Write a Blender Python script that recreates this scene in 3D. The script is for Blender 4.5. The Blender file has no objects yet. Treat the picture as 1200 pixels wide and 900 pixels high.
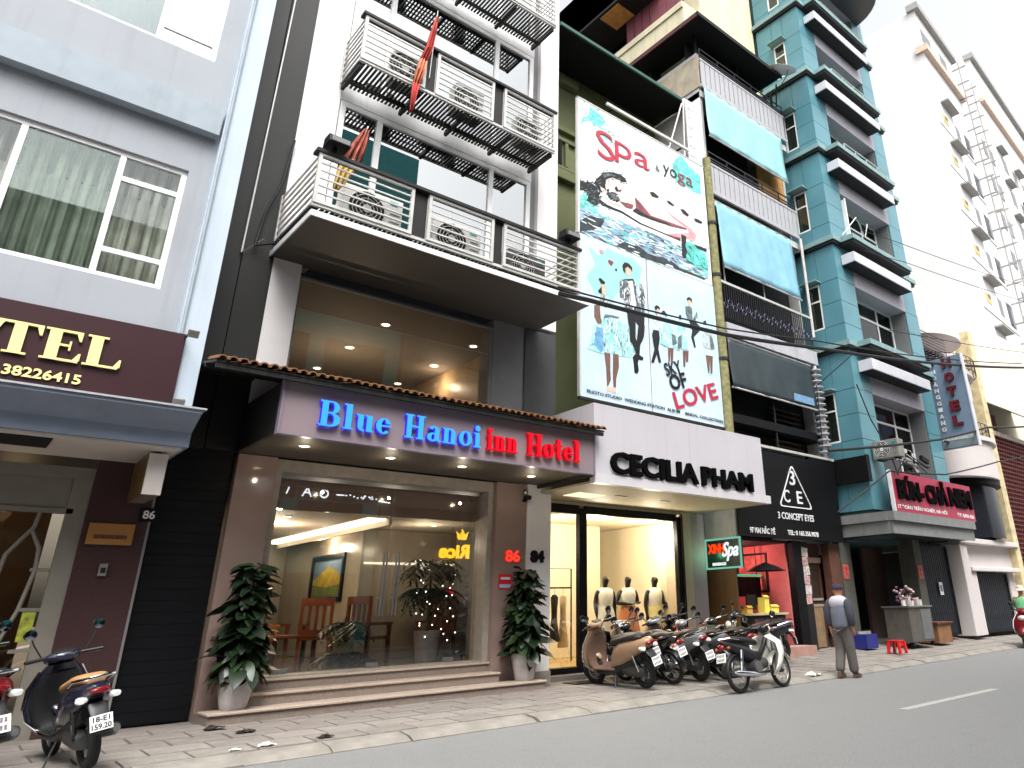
import bpy, bmesh, math, random
from mathutils import Vector, Matrix
random.seed(11)
SC = bpy.context.scene
COL = SC.collection
PI = math.pi
R = math.radians

# ------------------------------------------------------------------ camera
cam_d = bpy.data.cameras.new("camera")
cam = bpy.data.objects.new("camera", cam_d)
COL.objects.link(cam)
yaw, pitch, roll = R(43.0272), R(22.25559), R(-1.45602)
fw = Vector((math.sin(yaw) * math.cos(pitch), math.cos(yaw) * math.cos(pitch), math.sin(pitch)))
rt0 = Vector((math.cos(yaw), -math.sin(yaw), 0))
up0 = rt0.cross(fw)
rt = math.cos(roll) * rt0 + math.sin(roll) * up0
up = -math.sin(roll) * rt0 + math.cos(roll) * up0
cam.matrix_world = Matrix(((rt.x, up.x, -fw.x, 0), (rt.y, up.y, -fw.y, 0), (rt.z, up.z, -fw.z, 1.35), (0, 0, 0, 1)))
cam_d.sensor_fit = 'HORIZONTAL'
cam_d.sensor_width = 36
cam_d.lens = 835.538 / 1200 * 36
cam_d.shift_x = -(724.97 - 600) / 1200
cam_d.shift_y = -(450 - 370.92) / 1200
cam_d.clip_start = 0.05
cam_d.clip_end = 2000
SC.camera = cam

# ------------------------------------------------------------------ light
EXP = 1.45
SC.view_settings.view_transform = 'Standard'
SC.view_settings.look = 'None'
SC.view_settings.gamma = 1
SC.view_settings.exposure = EXP
SC.cycles.max_bounces = 7
SC.cycles.transparent_max_bounces = 12
SC.cycles.glossy_bounces = 4
SC.cycles.diffuse_bounces = 3
SC.cycles.caustics_reflective = False
SC.cycles.caustics_refractive = False
SC.cycles.sample_clamp_indirect = 4
SC.cycles.use_denoising = True
SUN_EL, SUN_AZ = R(58), R(205)      # azimuth measured clockwise from +Y
w = bpy.data.worlds.new("World")
SC.world = w
w.use_nodes = True
nt = w.node_tree
nt.nodes.clear()
sky = nt.nodes.new('ShaderNodeTexSky')
sky.sky_type = 'NISHITA'
sky.sun_disc = False
sky.sun_elevation = SUN_EL
sky.sun_rotation = SUN_AZ
sky.air_density = 1.0
sky.dust_density = 6.0
hs = nt.nodes.new('ShaderNodeHueSaturation')
hs.inputs['Saturation'].default_value = 0.12
bg = nt.nodes.new('ShaderNodeBackground')
bg.inputs['Strength'].default_value = 0.15
wo = nt.nodes.new('ShaderNodeOutputWorld')
nt.links.new(sky.outputs[0], hs.inputs['Color'])
nt.links.new(hs.outputs[0], bg.inputs['Color'])
nt.links.new(bg.outputs[0], wo.inputs['Surface'])
sd = bpy.data.lights.new("sun", 'SUN')
sd.energy = 0.6
sd.angle = R(30)
sd.color = (1, .97, .92)
sun = bpy.data.objects.new("sun", sd)
COL.objects.link(sun)
sdir = Vector((math.sin(SUN_AZ) * math.cos(SUN_EL), math.cos(SUN_AZ) * math.cos(SUN_EL), math.sin(SUN_EL)))
sun.rotation_euler = (-sdir).to_track_quat('-Z', 'Y').to_euler()
sun.location = (0, -20, 60)

# ------------------------------------------------------------------ materials
def lin(c):
    return tuple((x / 12.92 if x <= .04045 else ((x + .055) / 1.055) ** 2.4) for x in c)

_M = {}
def M(name, rgb, rough=.6, metal=0, var=.12, scale=4, bump=0, bscale=60, streak=0, spec=.4, coat=0, dirt=(.12, .11, .1)):
    """rgb are 0-255 display values of the bare albedo"""
    if name in _M: return _M[name]
    m = bpy.data.materials.new(name); m.use_nodes = True
    n = m.node_tree.nodes; l = m.node_tree.links
    p = n['Principled BSDF']
    c = lin([x / 255 for x in rgb])
    p.inputs['Roughness'].default_value = rough
    p.inputs['Metallic'].default_value = metal
    p.inputs['Specular IOR Level'].default_value = spec
    p.inputs['Coat Weight'].default_value = coat
    tc = n.new('ShaderNodeTexCoord')
    no = n.new('ShaderNodeTexNoise'); no.inputs['Scale'].default_value = scale; no.inputs['Detail'].default_value = 6
    l.new(tc.outputs['Object'], no.inputs['Vector'])
    mx = n.new('ShaderNodeMix'); mx.data_type = 'RGBA'
    mx.inputs[6].default_value = tuple(x * (1 - var) for x in c) + (1,)
    mx.inputs[7].default_value = tuple(min(1, x * (1 + var)) for x in c) + (1,)
    ramp = n.new('ShaderNodeMapRange'); ramp.inputs[1].default_value = .3; ramp.inputs[2].default_value = .7
    l.new(no.outputs['Fac'], ramp.inputs[0]); l.new(ramp.outputs[0], mx.inputs[0])
    out = mx.outputs[2]
    if streak:
        mp = n.new('ShaderNodeMapping'); mp.inputs['Scale'].default_value = (2.6, 2.6, .16)
        l.new(tc.outputs['Object'], mp.inputs[0])
        n2 = n.new('ShaderNodeTexNoise'); n2.inputs['Scale'].default_value = 1.6; n2.inputs['Detail'].default_value = 8; n2.inputs['Roughness'].default_value = .65
        l.new(mp.outputs[0], n2.inputs['Vector'])
        r2 = n.new('ShaderNodeMapRange'); r2.inputs[1].default_value = .52; r2.inputs[2].default_value = .78; r2.inputs[4].default_value = streak
        l.new(n2.outputs['Fac'], r2.inputs[0])
        m2 = n.new('ShaderNodeMix'); m2.data_type = 'RGBA'
        m2.inputs[7].default_value = tuple(dirt) + (1,)
        l.new(r2.outputs[0], m2.inputs[0]); l.new(out, m2.inputs[6]); out = m2.outputs[2]
    l.new(out, p.inputs['Base Color'])
    if bump:
        nb = n.new('ShaderNodeTexNoise'); nb.inputs['Scale'].default_value = bscale; nb.inputs['Detail'].default_value = 4
        l.new(tc.outputs['Object'], nb.inputs['Vector'])
        bp = n.new('ShaderNodeBump'); bp.inputs['Strength'].default_value = bump; bp.inputs['Distance'].default_value = .02
        l.new(nb.outputs['Fac'], bp.inputs['Height']); l.new(bp.outputs[0], p.inputs['Normal'])
    _M[name] = m
    return m

def E(name, rgb, lv):
    """a lamp or lit sign face; lv = level as displayed"""
    if name in _M: return _M[name]
    m = bpy.data.materials.new(name); m.use_nodes = True
    n = m.node_tree.nodes; l = m.node_tree.links
    n.remove(n['Principled BSDF'])
    e = n.new('ShaderNodeEmission')
    e.inputs[0].default_value = lin([x / 255 for x in rgb]) + (1,)
    e.inputs[1].default_value = lv / 2 ** EXP
    l.new(e.outputs[0], n['Material Output'].inputs[0])
    _M[name] = m
    return m

def G(name, tint=(235, 240, 238), refl=.08, rough=.0, tr=.9):
    """sheet glass: see-through plus a mirror layer that grows at grazing angles"""
    if name in _M: return _M[name]
    m = bpy.data.materials.new(name); m.use_nodes = True
    n = m.node_tree.nodes; l = m.node_tree.links
    n.remove(n['Principled BSDF'])
    t = n.new('ShaderNodeBsdfTransparent'); t.inputs[0].default_value = tuple(x * tr for x in lin([x / 255 for x in tint])) + (1,)
    g = n.new('ShaderNodeBsdfGlossy'); g.inputs[0].default_value = (.95, .97, .97, 1); g.inputs[1].default_value = rough
    f = n.new('ShaderNodeLayerWeight'); f.inputs[0].default_value = .5
    q = n.new('ShaderNodeMath'); q.operation = 'POWER'; q.inputs[1].default_value = 5
    a = n.new('ShaderNodeMath'); a.operation = 'MULTIPLY_ADD'; a.inputs[1].default_value = 1 - refl; a.inputs[2].default_value = refl
    l.new(f.outputs['Facing'], q.inputs[0]); l.new(q.outputs[0], a.inputs[0])
    mx = n.new('ShaderNodeMixShader')
    l.new(a.outputs[0], mx.inputs[0]); l.new(t.outputs[0], mx.inputs[1]); l.new(g.outputs[0], mx.inputs[2])
    l.new(mx.outputs[0], n['Material Output'].inputs[0])
    _M[name] = m
    return m

# ------------------------------------------------------------------ mesh builder
class Fr:
    """a drawing frame: u along the face, v up, d out of the face"""
    def __init__(s, O, U, V, N):
        s.O, s.U, s.V, s.N = Vector(O), Vector(U), Vector(V), Vector(N)
    def p(s, u, v, d=0):
        return s.O + s.U * u + s.V * v + s.N * d

def FS(y): return Fr((0, y, 0), (1, 0, 0), (0, 0, 1), (0, -1, 0))        # faces the street
def FW(x): return Fr((x, 0, 0), (0, -1, 0), (0, 0, 1), (-1, 0, 0))       # faces -X, u = -y
def FE(x): return Fr((x, 0, 0), (0, 1, 0), (0, 0, 1), (1, 0, 0))
def FD(z): return Fr((0, 0, z), (1, 0, 0), (0, -1, 0), (0, 0, -1))       # faces down

class B:
    def __init__(s): s.v = []; s.f = []; s.m = []; s.mi = 0
    def add(s, vs, fs):
        o = len(s.v); s.v += [tuple(v) for v in vs]
        for f in fs: s.f.append(tuple(i + o for i in f)); s.m.append(s.mi)
        return s
    def box(s, x0, x1, y0, y1, z0, z1):
        vs = [(x, y, z) for z in (z0, z1) for y in (y0, y1) for x in (x0, x1)]
        return s.add(vs, [(0, 2, 3, 1), (4, 5, 7, 6), (0, 1, 5, 4), (2, 6, 7, 3), (0, 4, 6, 2), (1, 3, 7, 5)])
    def fbox(s, F, u0, u1, v0, v1, d0, d1):
        vs = [F.p(u, v, d) for d in (d0, d1) for v in (v0, v1) for u in (u0, u1)]
        return s.add(vs, [(0, 2, 3, 1), (4, 5, 7, 6), (0, 1, 5, 4), (2, 6, 7, 3), (0, 4, 6, 2), (1, 3, 7, 5)])
    def mbox(s, mat, sx, sy, sz):
        vs = [mat @ Vector((x * sx / 2, y * sy / 2, z * sz / 2)) for z in (-1, 1) for y in (-1, 1) for x in (-1, 1)]
        return s.add(vs, [(0, 2, 3, 1), (4, 5, 7, 6), (0, 1, 5, 4), (2, 6, 7, 3), (0, 4, 6, 2), (1, 3, 7, 5)])
    def poly(s, F, pts, d0, d1):
        n = len(pts)
        a = sum(pts[i][0] * pts[(i + 1) % n][1] - pts[(i + 1) % n][0] * pts[i][1] for i in range(n))
        if a < 0: pts = pts[::-1]
        vs = [F.p(u, v, d1) for u, v in pts] + [F.p(u, v, d0) for u, v in pts]
        return s.add(vs, [tuple(range(n)), tuple(range(2 * n - 1, n - 1, -1))] + [(i, n + i, n + (i + 1) % n, (i + 1) % n) for i in range(n)])
    def sheet(s, F, pts, d):
        n = len(pts)
        a = sum(pts[i][0] * pts[(i + 1) % n][1] - pts[(i + 1) % n][0] * pts[i][1] for i in range(n))
        if a < 0: pts = pts[::-1]
        return s.add([F.p(u, v, d) for u, v in pts], [tuple(range(n))])
    def rings(s, rs, closed=True, caps=True):
        n = len(rs[0]); vs = [p for r in rs for p in r]; fs = []
        for k in range(len(rs) - 1):
            for i in range(n if closed else n - 1):
                j = (i + 1) % n
                fs.append((k * n + i, k * n + j, (k + 1) * n + j, (k + 1) * n + i))
        if caps and closed:
            fs.append(tuple(range(n - 1, -1, -1))); fs.append(tuple(range((len(rs) - 1) * n, len(rs) * n)))
        return s.add(vs, fs)
    def cyl(s, p, q, r, r2=None, n=12, caps=True):
        p, q = Vector(p), Vector(q); d = (q - p).normalized()
        a = d.orthogonal().normalized(); b = d.cross(a)
        r2 = r if r2 is None else r2
        mk = lambda c, rr: [c + a * rr * math.cos(2 * PI * i / n) + b * rr * math.sin(2 * PI * i / n) for i in range(n)]
        return s.rings([mk(p, r), mk(q, r2)], caps=caps)
    def tube(s, pts, r, n=6):
        pts = [Vector(p) for p in pts]; rs = []; a = None
        for i, p in enumerate(pts):
            d = ((pts[min(i + 1, len(pts) - 1)]) - pts[max(i - 1, 0)]).normalized()
            if a is None: a = d.orthogonal().normalized()
            a = (a - d * a.dot(d)).normalized(); b = d.cross(a)
            rr = r[i] if isinstance(r, (list, tuple)) else r
            rs.append([p + a * rr * math.cos(2 * PI * k / n) + b * rr * math.sin(2 * PI * k / n) for k in range(n)])
        return s.rings(rs)
    def lathe(s, c, prof, n=20, M_=None):
        c = Vector(c); rs = []
        for r, z in prof:
            ring = [Vector((r * math.cos(2 * PI * i / n), r * math.sin(2 * PI * i / n), z)) for i in range(n)]
            rs.append([c + (M_ @ q if M_ else q) for q in ring])
        return s.rings(rs)
    def torus(s, c, Rr, r, ax='y', n=24, k=8):
        c = Vector(c); rs = []
        for i in range(n + 1):
            a = 2 * PI * i / n; ring = []
            for j in range(k):
                t = 2 * PI * j / k; rad = Rr + r * math.cos(t); w_ = r * math.sin(t)
                if ax == 'y': ring.append(c + Vector((rad * math.cos(a), w_, rad * math.sin(a))))
                elif ax == 'z': ring.append(c + Vector((rad * math.cos(a), rad * math.sin(a), w_)))
                else: ring.append(c + Vector((w_, rad * math.cos(a), rad * math.sin(a))))
            rs.append(ring)
        return s.rings(rs, caps=False)
    def ell(s, c, rx, ry, rz, n=14, m=8, M_=None):
        c = Vector(c); rs = []
        for j in range(m + 1):
            t = -PI / 2 + PI * j / m
            t = max(min(t, PI / 2 - .02), -PI / 2 + .02)
            ring = [Vector((rx * math.cos(t) * math.cos(2 * PI * i / n), ry * math.cos(t) * math.sin(2 * PI * i / n), rz * math.sin(t))) for i in range(n)]
            rs.append([c + (M_ @ q if M_ else q) for q in ring])
        return s.rings(rs)
    def loft(s, secs, n=14, pw=2.6):
        """superellipse sections (x, y, z, half width in y, half height in z)"""
        rs = []
        for x, y, z, hw, hh in secs:
            ring = []
            for i in range(n):
                a = 2 * PI * i / n; ca, sa = math.cos(a), math.sin(a)
                ring.append(Vector((x, y + hw * math.copysign(abs(ca) ** (2 / pw), ca), z + hh * math.copysign(abs(sa) ** (2 / pw), sa))))
            rs.append(ring)
        return s.rings(rs)
    def loftz(s, secs, n=14, pw=2.6):
        """superellipse sections (x, y, z, half depth in x, half width in y)"""
        rs = []
        for x, y, z, hx, hy in secs:
            ring = []
            for i in range(n):
                a = 2 * PI * i / n; ca, sa = math.cos(a), math.sin(a)
                ring.append(Vector((x + hx * math.copysign(abs(ca) ** (2 / pw), ca), y + hy * math.copysign(abs(sa) ** (2 / pw), sa), z)))
            rs.append(ring)
        return s.rings(rs)

OFF = {}
def wpos(o): return OFF.get(o.name, Vector((0, 0, 0))) if o else Vector((0, 0, 0))

def props(o, label=None, cat=None, group=None, kind=None):
    if label: o['label'] = label
    if cat: o['category'] = cat
    if group: o['group'] = group
    if kind: o['kind'] = kind
    return o

def thing(name, label, cat, loc=(0, 0, 0), rot=(0, 0, 0), group=None, local=False):
    o = bpy.data.objects.new(name, None); COL.objects.link(o)
    o.location = loc; o.rotation_euler = rot; o.empty_display_size = .2
    OFF[o.name] = Vector((0, 0, 0)) if local else Vector(loc)
    return props(o, label, cat, group)

def ob(name, b, m, parent=None, smooth=False, bevel=0, label=None, cat=None, group=None, kind=None, ang=40, base=None):
    """link builder b as ONE mesh object; vertices are given in world space (or in the thing's own space when it is local)"""
    off = wpos(parent) if parent else (Vector(base) if base else Vector((0, 0, 0)))
    me = bpy.data.meshes.new(name)
    me.from_pydata([(x - off.x, y - off.y, z - off.z) for x, y, z in b.v], [], b.f)
    ms = m if isinstance(m, (list, tuple)) else [m]
    for q in ms: me.materials.append(q)
    if len(ms) > 1: me.polygons.foreach_set('material_index', b.m)
    if smooth:
        me.polygons.foreach_set('use_smooth', [True] * len(me.polygons))
        me.set_sharp_from_angle(angle=R(ang))
    me.update()
    o = bpy.data.objects.new(name, me); COL.objects.link(o)
    if parent: o.parent = parent
    else: o.location = off
    OFF[o.name] = off
    if bevel:
        md = o.modifiers.new('bevel', 'BEVEL'); md.width = bevel; md.segments = 2; md.limit_method = 'ANGLE'; md.angle_limit = R(40)
    return props(o, label, cat, group, kind)

def inst(name, me_ob, parent, loc=(0, 0, 0), rot=(0, 0, 0), scale=None):
    """another piece sharing the mesh of me_ob (mesh kept in its own local space)"""
    o = bpy.data.objects.new(name, me_ob.data); COL.objects.link(o)
    o.parent = parent; o.location = Vector(loc) - wpos(parent); o.rotation_euler = rot
    if scale: o.scale = scale
    OFF[o.name] = Vector((0, 0, 0))
    return o

def kids(o): return [c for c in bpy.data.objects if c.parent == o]
def dup(root, loc, rot, label=None, group=None):
    ch = {}
    for c in bpy.data.objects:
        if c.parent: ch.setdefault(c.parent.name, []).append(c)
    def rec(o, par):
        c = o.copy(); COL.objects.link(c); c.parent = par
        for k in ch.get(o.name, []): rec(k, c)
        return c
    r = rec(root, None); r.location = loc; r.rotation_euler = rot
    OFF[r.name] = Vector((0, 0, 0))
    if label: r['label'] = label
    if group: r['group'] = group
    return r

def holes(b, F, u0, u1, v0, v1, hs, d0, d1):
    """a wall slab with rectangular openings, cut into strips"""
    vs = sorted({v0, v1} | {h[2] for h in hs} | {h[3] for h in hs}); vs = [v for v in vs if v0 <= v <= v1]
    for a, c in zip(vs, vs[1:]):
        mid = (a + c) / 2
        cut = sorted([(h[0], h[1]) for h in hs if h[2] < mid < h[3]])
        x = u0
        for p, q in cut:
            if p > x: b.fbox(F, x, p, a, c, d0, d1)
            x = max(x, q)
        if x < u1: b.fbox(F, x, u1, a, c, d0, d1)
    return b

def window(par, F, u0, u1, v0, v1, d, us, vs, fm, gm, fw_=.06, th=.06, name='window', cells=None, gd=None):
    """frame with mullions at us and transoms at vs (v, u-from, u-to); one pane per field"""
    b = B()
    b.fbox(F, u0, u1, v0, v0 + fw_, d - th / 2, d + th / 2); b.fbox(F, u0, u1, v1 - fw_, v1, d - th / 2, d + th / 2)
    b.fbox(F, u0, u0 + fw_, v0 + fw_, v1 - fw_, d - th / 2, d + th / 2); b.fbox(F, u1 - fw_, u1, v0 + fw_, v1 - fw_, d - th / 2, d + th / 2)
    for u in us: b.fbox(F, u - fw_ / 2, u + fw_ / 2, v0 + fw_, v1 - fw_, d - th / 2 + .003, d + th / 2 - .003)
    for v, a, c in vs: b.fbox(F, a, c, v - fw_ / 2, v + fw_ / 2, d - th / 2 + .006, d + th / 2 - .006)
    o = ob(name, b, fm, par)
    cols = [u0 + fw_ / 2] + list(us) + [u1 - fw_ / 2]
    for a, c in zip(cols, cols[1:]):
        rows = [v0 + fw_ / 2] + sorted(v for v, p, q in vs if p < (a + c) / 2 < q) + [v1 - fw_ / 2]
        for r0, r1 in zip(rows, rows[1:]):
            g = B().fbox(F, a, c, r0, r1, d - .008, d + .002) if gd is None else B().fbox(F, a, c, r0, r1, d + gd - .004, d + gd)
            ob('pane', g, gm, o)
    return o

# ------------------------------------------------------------------ lettering
_T = {}
def tmesh(s, bold=0.0, depth=.1):
    k = (s, bold, depth)
    if k not in _T:
        cu = bpy.data.curves.new('lettering', 'FONT'); cu.body = s; cu.size = 1; cu.extrude = depth / 2; cu.offset = bold; cu.resolution_u = 3
        o = bpy.data.objects.new('lettering', cu); COL.objects.link(o)
        bpy.context.view_layer.update()
        me = bpy.data.meshes.new_from_object(o)
        vs = [v.co.copy() for v in me.vertices]; fs = [tuple(p.vertices) for p in me.polygons]
        bpy.data.objects.remove(o); bpy.data.curves.remove(cu); bpy.data.meshes.remove(me)
        _T[k] = (vs, fs)
    return _T[k]

def txt(b, F, s, u0, u1, v0, v1, d0, d1, bold=0.0, shear=0.0, rot=0.0):
    """set the string s so that its outline fills the box u0..u1, v0..v1"""
    vs, fs = tmesh(s, bold)
    if not vs: return b
    xs = [v.x for v in vs]; ys = [v.y for v in vs]; zs = [v.z for v in vs]
    X0, X1, Y0, Y1, Z0, Z1 = min(xs), max(xs), min(ys), max(ys), min(zs), max(zs)
    cu_, cv_ = (u0 + u1) / 2, (v0 + v1) / 2
    out = []
    for v in vs:
        a = (v.x - X0) / (X1 - X0); c = (v.y - Y0) / (Y1 - Y0); t = (v.z - Z0) / max(1e-6, Z1 - Z0)
        uu = u0 + a * (u1 - u0) + shear * (c - .5) * (v1 - v0); vv = v0 + c * (v1 - v0)
        if rot:
            du, dv = uu - cu_, vv - cv_
            uu = cu_ + du * math.cos(rot) - dv * math.sin(rot); vv = cv_ + du * math.sin(rot) + dv * math.cos(rot)
        out.append(F.p(uu, vv, d0 + t * (d1 - d0)))
    return b.add(out, fs)

def letters(par, F, s, u0, u1, v0, v1, d0, d1, mats, bold=0.0, name='letter'):
    """every character of s as a raised piece of its own"""
    vs, fs = tmesh(s, bold)
    xs = [v.x for v in vs]; ys = [v.y for v in vs]
    X0, X1, Y0, Y1 = min(xs), max(xs), min(ys), max(ys)
    for i, ch in enumerate(s):
        if ch == ' ': continue
        cv, cf = tmesh(ch, bold)
        pm = max(v.x for v in tmesh(s[:i + 1], bold)[0]); cm = max(v.x for v in cv)
        o = pm - cm; b = B(); zs = [v.z for v in cv]; Z0, Z1 = min(zs), max(zs)
        b.add([F.p(u0 + (v.x + o - X0) / (X1 - X0) * (u1 - u0), v0 + (v.y - Y0) / (Y1 - Y0) * (v1 - v0), d0 + (v.z - Z0) / (Z1 - Z0) * (d1 - d0)) for v in cv], cf)
        if len(mats) > 1:
            b.m = []
            for f in cf:
                b.m.append(0 if all(cv[k].z > (Z0 + Z1) / 2 for k in f) else 1)
        ob(name, b, mats, par)

# heavy roman letters with slab feet, drawn from bars and ring pieces on a unit body
def roman(ch):
    P = []
    def bar(x0, x1, y0, y1): P.append([(x0, y0), (x1, y0), (x1, y1), (x0, y1)])
    def ring(cx, cy, ro, so, ri, si, a0, a1, n=12):
        for k in range(n):
            t0, t1 = R(a0 + (a1 - a0) * k / n), R(a0 + (a1 - a0) * (k + 1) / n)
            P.append([(cx + ro * math.cos(t0), cy + so * math.sin(t0)), (cx + ro * math.cos(t1), cy + so * math.sin(t1)),
                      (cx + ri * math.cos(t1), cy + si * math.sin(t1)), (cx + ri * math.cos(t0), cy + si * math.sin(t0))])
    x = .66; t = .2
    if ch == 'B':
        bar(.08, .30, 0, 1); bar(0, .42, 0, .06); bar(0, .42, .94, 1); bar(.30, .45, .50, .56)
        ring(.42, .75, .28, .25, .08, .19, -90, 90); ring(.42, .27, .34, .27, .11, .21, -90, 90); return P, .80
    if ch == 'l':
        bar(.08, .30, 0, 1); bar(0, .38, 0, .06); bar(0, .10, .94, 1); return P, .40
    if ch == 'i':
        bar(.08, .29, 0, x); bar(0, .37, 0, .06); bar(0, .10, x - .06, x); ring(.18, .86, .13, .13, 0.001, 0.001, 0, 360, 14); return P, .40
    if ch == 'u':
        bar(.07, .28, .2, x); bar(0, .10, x - .06, x); ring(.28, .2, .21, .2, 0.02, .12, 180, 290); bar(.40, .61, 0, x); bar(.33, .42, x - .06, x); bar(.6, .68, 0, .06); return P, .70
    if ch == 'n':
        bar(.07, .28, 0, x); bar(0, .34, 0, .06); bar(0, .10, x - .06, x); ring(.34, x - .2, .26, .2, .06, .13, 0, 120); bar(.39, .60, 0, x - .2); bar(.35, .68, 0, .061); return P, .70
    if ch == 'e':
        ring(.30, x / 2, .30, x / 2, .09, x / 2 - .06, 20, 320); bar(.09, .585, .30, .37); return P, .62
    if ch == 'o':
        ring(.32, x / 2, .32, x / 2, .11, x / 2 - .06, 0, 360, 18); return P, .66
    if ch == 'a':
        bar(.36, .57, .06, x - .2); ring(.32, x - .2, .25, .2, .05, .13, 0, 160); ring(.28, .18, .26, .19, .06, .12, 60, 330); bar(.5, .66, 0, .07); return P, .66
    if ch == 't':
        bar(.12, .33, .16, .9); bar(0, .46, x - .06, x); ring(.33, .17, .21, .17, .02, .10, 180, 300); return P, .48
    if ch == 'H':
        bar(.08, .30, 0, 1); bar(0, .38, 0, .06); bar(0, .38, .94, 1); bar(.58, .80, 0, 1); bar(.5, .88, 0, .06); bar(.5, .88, .94, 1); bar(.3, .58, .47, .54); return P, .90
    if ch == 'T':
        bar(.30, .54, 0, 1); bar(.2, .64, 0, .06); bar(0, .84, .93, 1); P.append([(0, .68), (.05, .68), (.12, .93), (0, .93)]); P.append([(.84, .68), (.79, .68), (.72, .93), (.84, .93)]); return P, .86
    if ch == 'E':
        bar(.08, .32, 0, 1); bar(0, .4, 0, .06); bar(0, .4, .94, 1); bar(.32, .72, .93, .999); bar(.32, .74, 0.001, .07); bar(.32, .5, .48, .54); P.append([(.5, .36), (.54, .36), (.54, .66), (.5, .66)])
        P.append([(.72, .70), (.68, .70), (.6, .93), (.72, .93)]); P.append([(.76, .30), (.72, .30), (.62, .07), (.76, .07)]); return P, .80
    if ch == 'L':
        bar(.08, .32, 0, 1); bar(0, .42, 0, .06); bar(0, .42, .94, 1); bar(.32, .72, .001, .07); P.append([(.76, .32), (.72, .32), (.62, .07), (.76, .07)]); return P, .78
    return P, .35

def roman_letters(par, F, s, u0, u1, v0, v1, d0, d1, mats, gap=.07, edge=0):
    tot = sum((roman(c)[1] if c != ' ' else .35) + gap for c in s) - gap
    k = (u1 - u0) / tot; x = 0
    for c in s:
        if c == ' ': x += .35 + gap; continue
        P, wd = roman(c); b = B()
        for j, p in enumerate(P):
            pts = [(u0 + (x + a) * k, v0 + q * (v1 - v0)) for a, q in p]
            if len(mats) > 1:
                b.mi = 0; b.sheet(F, pts, d1 + .0006 * (j % 5))
                n = len(pts); b.mi = 1
                b.poly(F, pts, d0, d1 - .004 + .0006 * (j % 5))
            else: b.poly(F, pts, d0, d1 + .0006 * (j % 5))
        ob('letter', b, mats, par)
        x += wd + gap
# ================================================================== GROUND
def ky(x):
    """the kerb line eases away from the road towards the far end"""
    return .055 * max(0, min(x, 40) - 14)

def gz(x, y):
    k = .02 + .09 * min(1, max(0, (x - 10) / 10))
    return .08 + max(0, y - 8.85) * k

m_asph = M('asphalt', (125, 125, 124), rough=.75, var=.15, scale=38, streak=.22, dirt=(.10, .10, .098), bump=.45, bscale=140, spec=.3)
m_line = M('road_paint', (160, 160, 156), rough=.7, var=.2, scale=30, bump=.2)
m_conc = M('pavement_concrete', (118, 111, 104), rough=.85, var=.22, scale=2.2, bump=.4, bscale=40)
m_tile1 = M('paver_red_grey', (120, 113, 108), rough=.8, var=.18, scale=5, bump=.35, bscale=50)
m_tile2 = M('paver_beige', (133, 127, 120), rough=.8, var=.15, scale=6, bump=.35, bscale=50)
m_tile3 = M('paver_grey', (124, 118, 112), rough=.8, var=.18, scale=4, bump=.35, bscale=50)
m_kerb = M('kerb_stone', (136, 131, 123), rough=.8, var=.2, scale=4, bump=.35, bscale=45)
b = B()
xs = [-300, -40] + [i * 2 for i in range(-10, 30)] + [80, 300]
ys = [-300, -30, -8, -4.6, -2, 0, 2, 4, 6, 8.7, 12.5]
vs = [(x, y, 0) for y in ys for x in xs]; nx = len(xs)
b.add(vs, [(j * nx + i, j * nx + i + 1, (j + 1) * nx + i + 1, (j + 1) * nx + i) for j in range(len(ys) - 1) for i in range(nx - 1)])
ob('road', b, m_asph, kind='structure')
ob('ground', B().box(-300, 300, 12, 400, -.6, -.05), m_conc, kind='structure')
ob('lane_line', B().box(10.15, 13.2, 5.38, 5.53, .001, .005), m_line, kind='structure')
ob('lane_line', B().box(17.2, 20.2, 5.38, 5.53, .001, .005), m_line, kind='structure')
b = B()
xs = [-20] + [i for i in range(-6, 46, 2)] + [80, 200]; ys = [8.8, 9.6, 10.4, 11.2, 12, 14]
nx = len(xs); vs = [(x, y + ky(x), gz(x, y) - .02) for y in ys for x in xs]
b.add(vs, [(j * nx + i, j * nx + i + 1, (j + 1) * nx + i + 1, (j + 1) * nx + i) for j in range(len(ys) - 1) for i in range(nx - 1)])
pav = ob('pavement', b, m_conc, kind='structure')
rnd = random.Random(3)
def paver(m, lx, ly):
    bb = B(); j = lambda: rnd.uniform(-.004, .004)
    e = .008
    vs = [(-lx + j(), -ly + j(), -.03), (lx + j(), -ly + j(), -.03), (lx + j(), ly + j(), -.03), (-lx + j(), ly + j(), -.03)]
    vs += [(-lx + e, -ly + e, .004 + j() * .3), (lx - e, -ly + e, .004 + j() * .3), (lx - e, ly - e, .004 + j() * .3), (-lx + e, ly - e, .004 + j() * .3)]
    bb.add(vs, [(4, 5, 6, 7), (0, 1, 5, 4), (1, 2, 6, 5), (2, 3, 7, 6), (3, 0, 4, 7)])
    o = ob('paving_tile', bb, m, pav)
    return o
protos = [paver(m, .293, .216) for m in (m_tile1, m_tile1, m_tile3, m_tile2, m_tile2, m_tile3)]
first = set()
cells = [(i, j) for i in range(50) for j in range(5)]
for i, j in cells:
    x = .3 + i * .6 + (.3 if j % 2 else 0); y = 9.08 + j * .446
    pool = [3, 4, 4, 5] if j < 2 else ([0, 1, 2, 0] if x < 9.5 else [2, 5, 3, rnd.choice((1, 2, 4))])
    k = pool[rnd.randrange(4)]
    zz = gz(x, y) + rnd.uniform(-.003, .003); y += ky(x)
    kk = math.atan((gz(x, y + .1) - gz(x, y)) / .1)
    rr = (kk + rnd.uniform(-.004, .004), rnd.uniform(-.004, .004), rnd.uniform(-.006, .006))
    if k not in first:
        first.add(k); o = protos[k]; o.location = (x, y, zz); o.rotation_euler = rr
    else: inst('paving_tile', protos[k], pav, (x, y, zz), rr)
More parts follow.
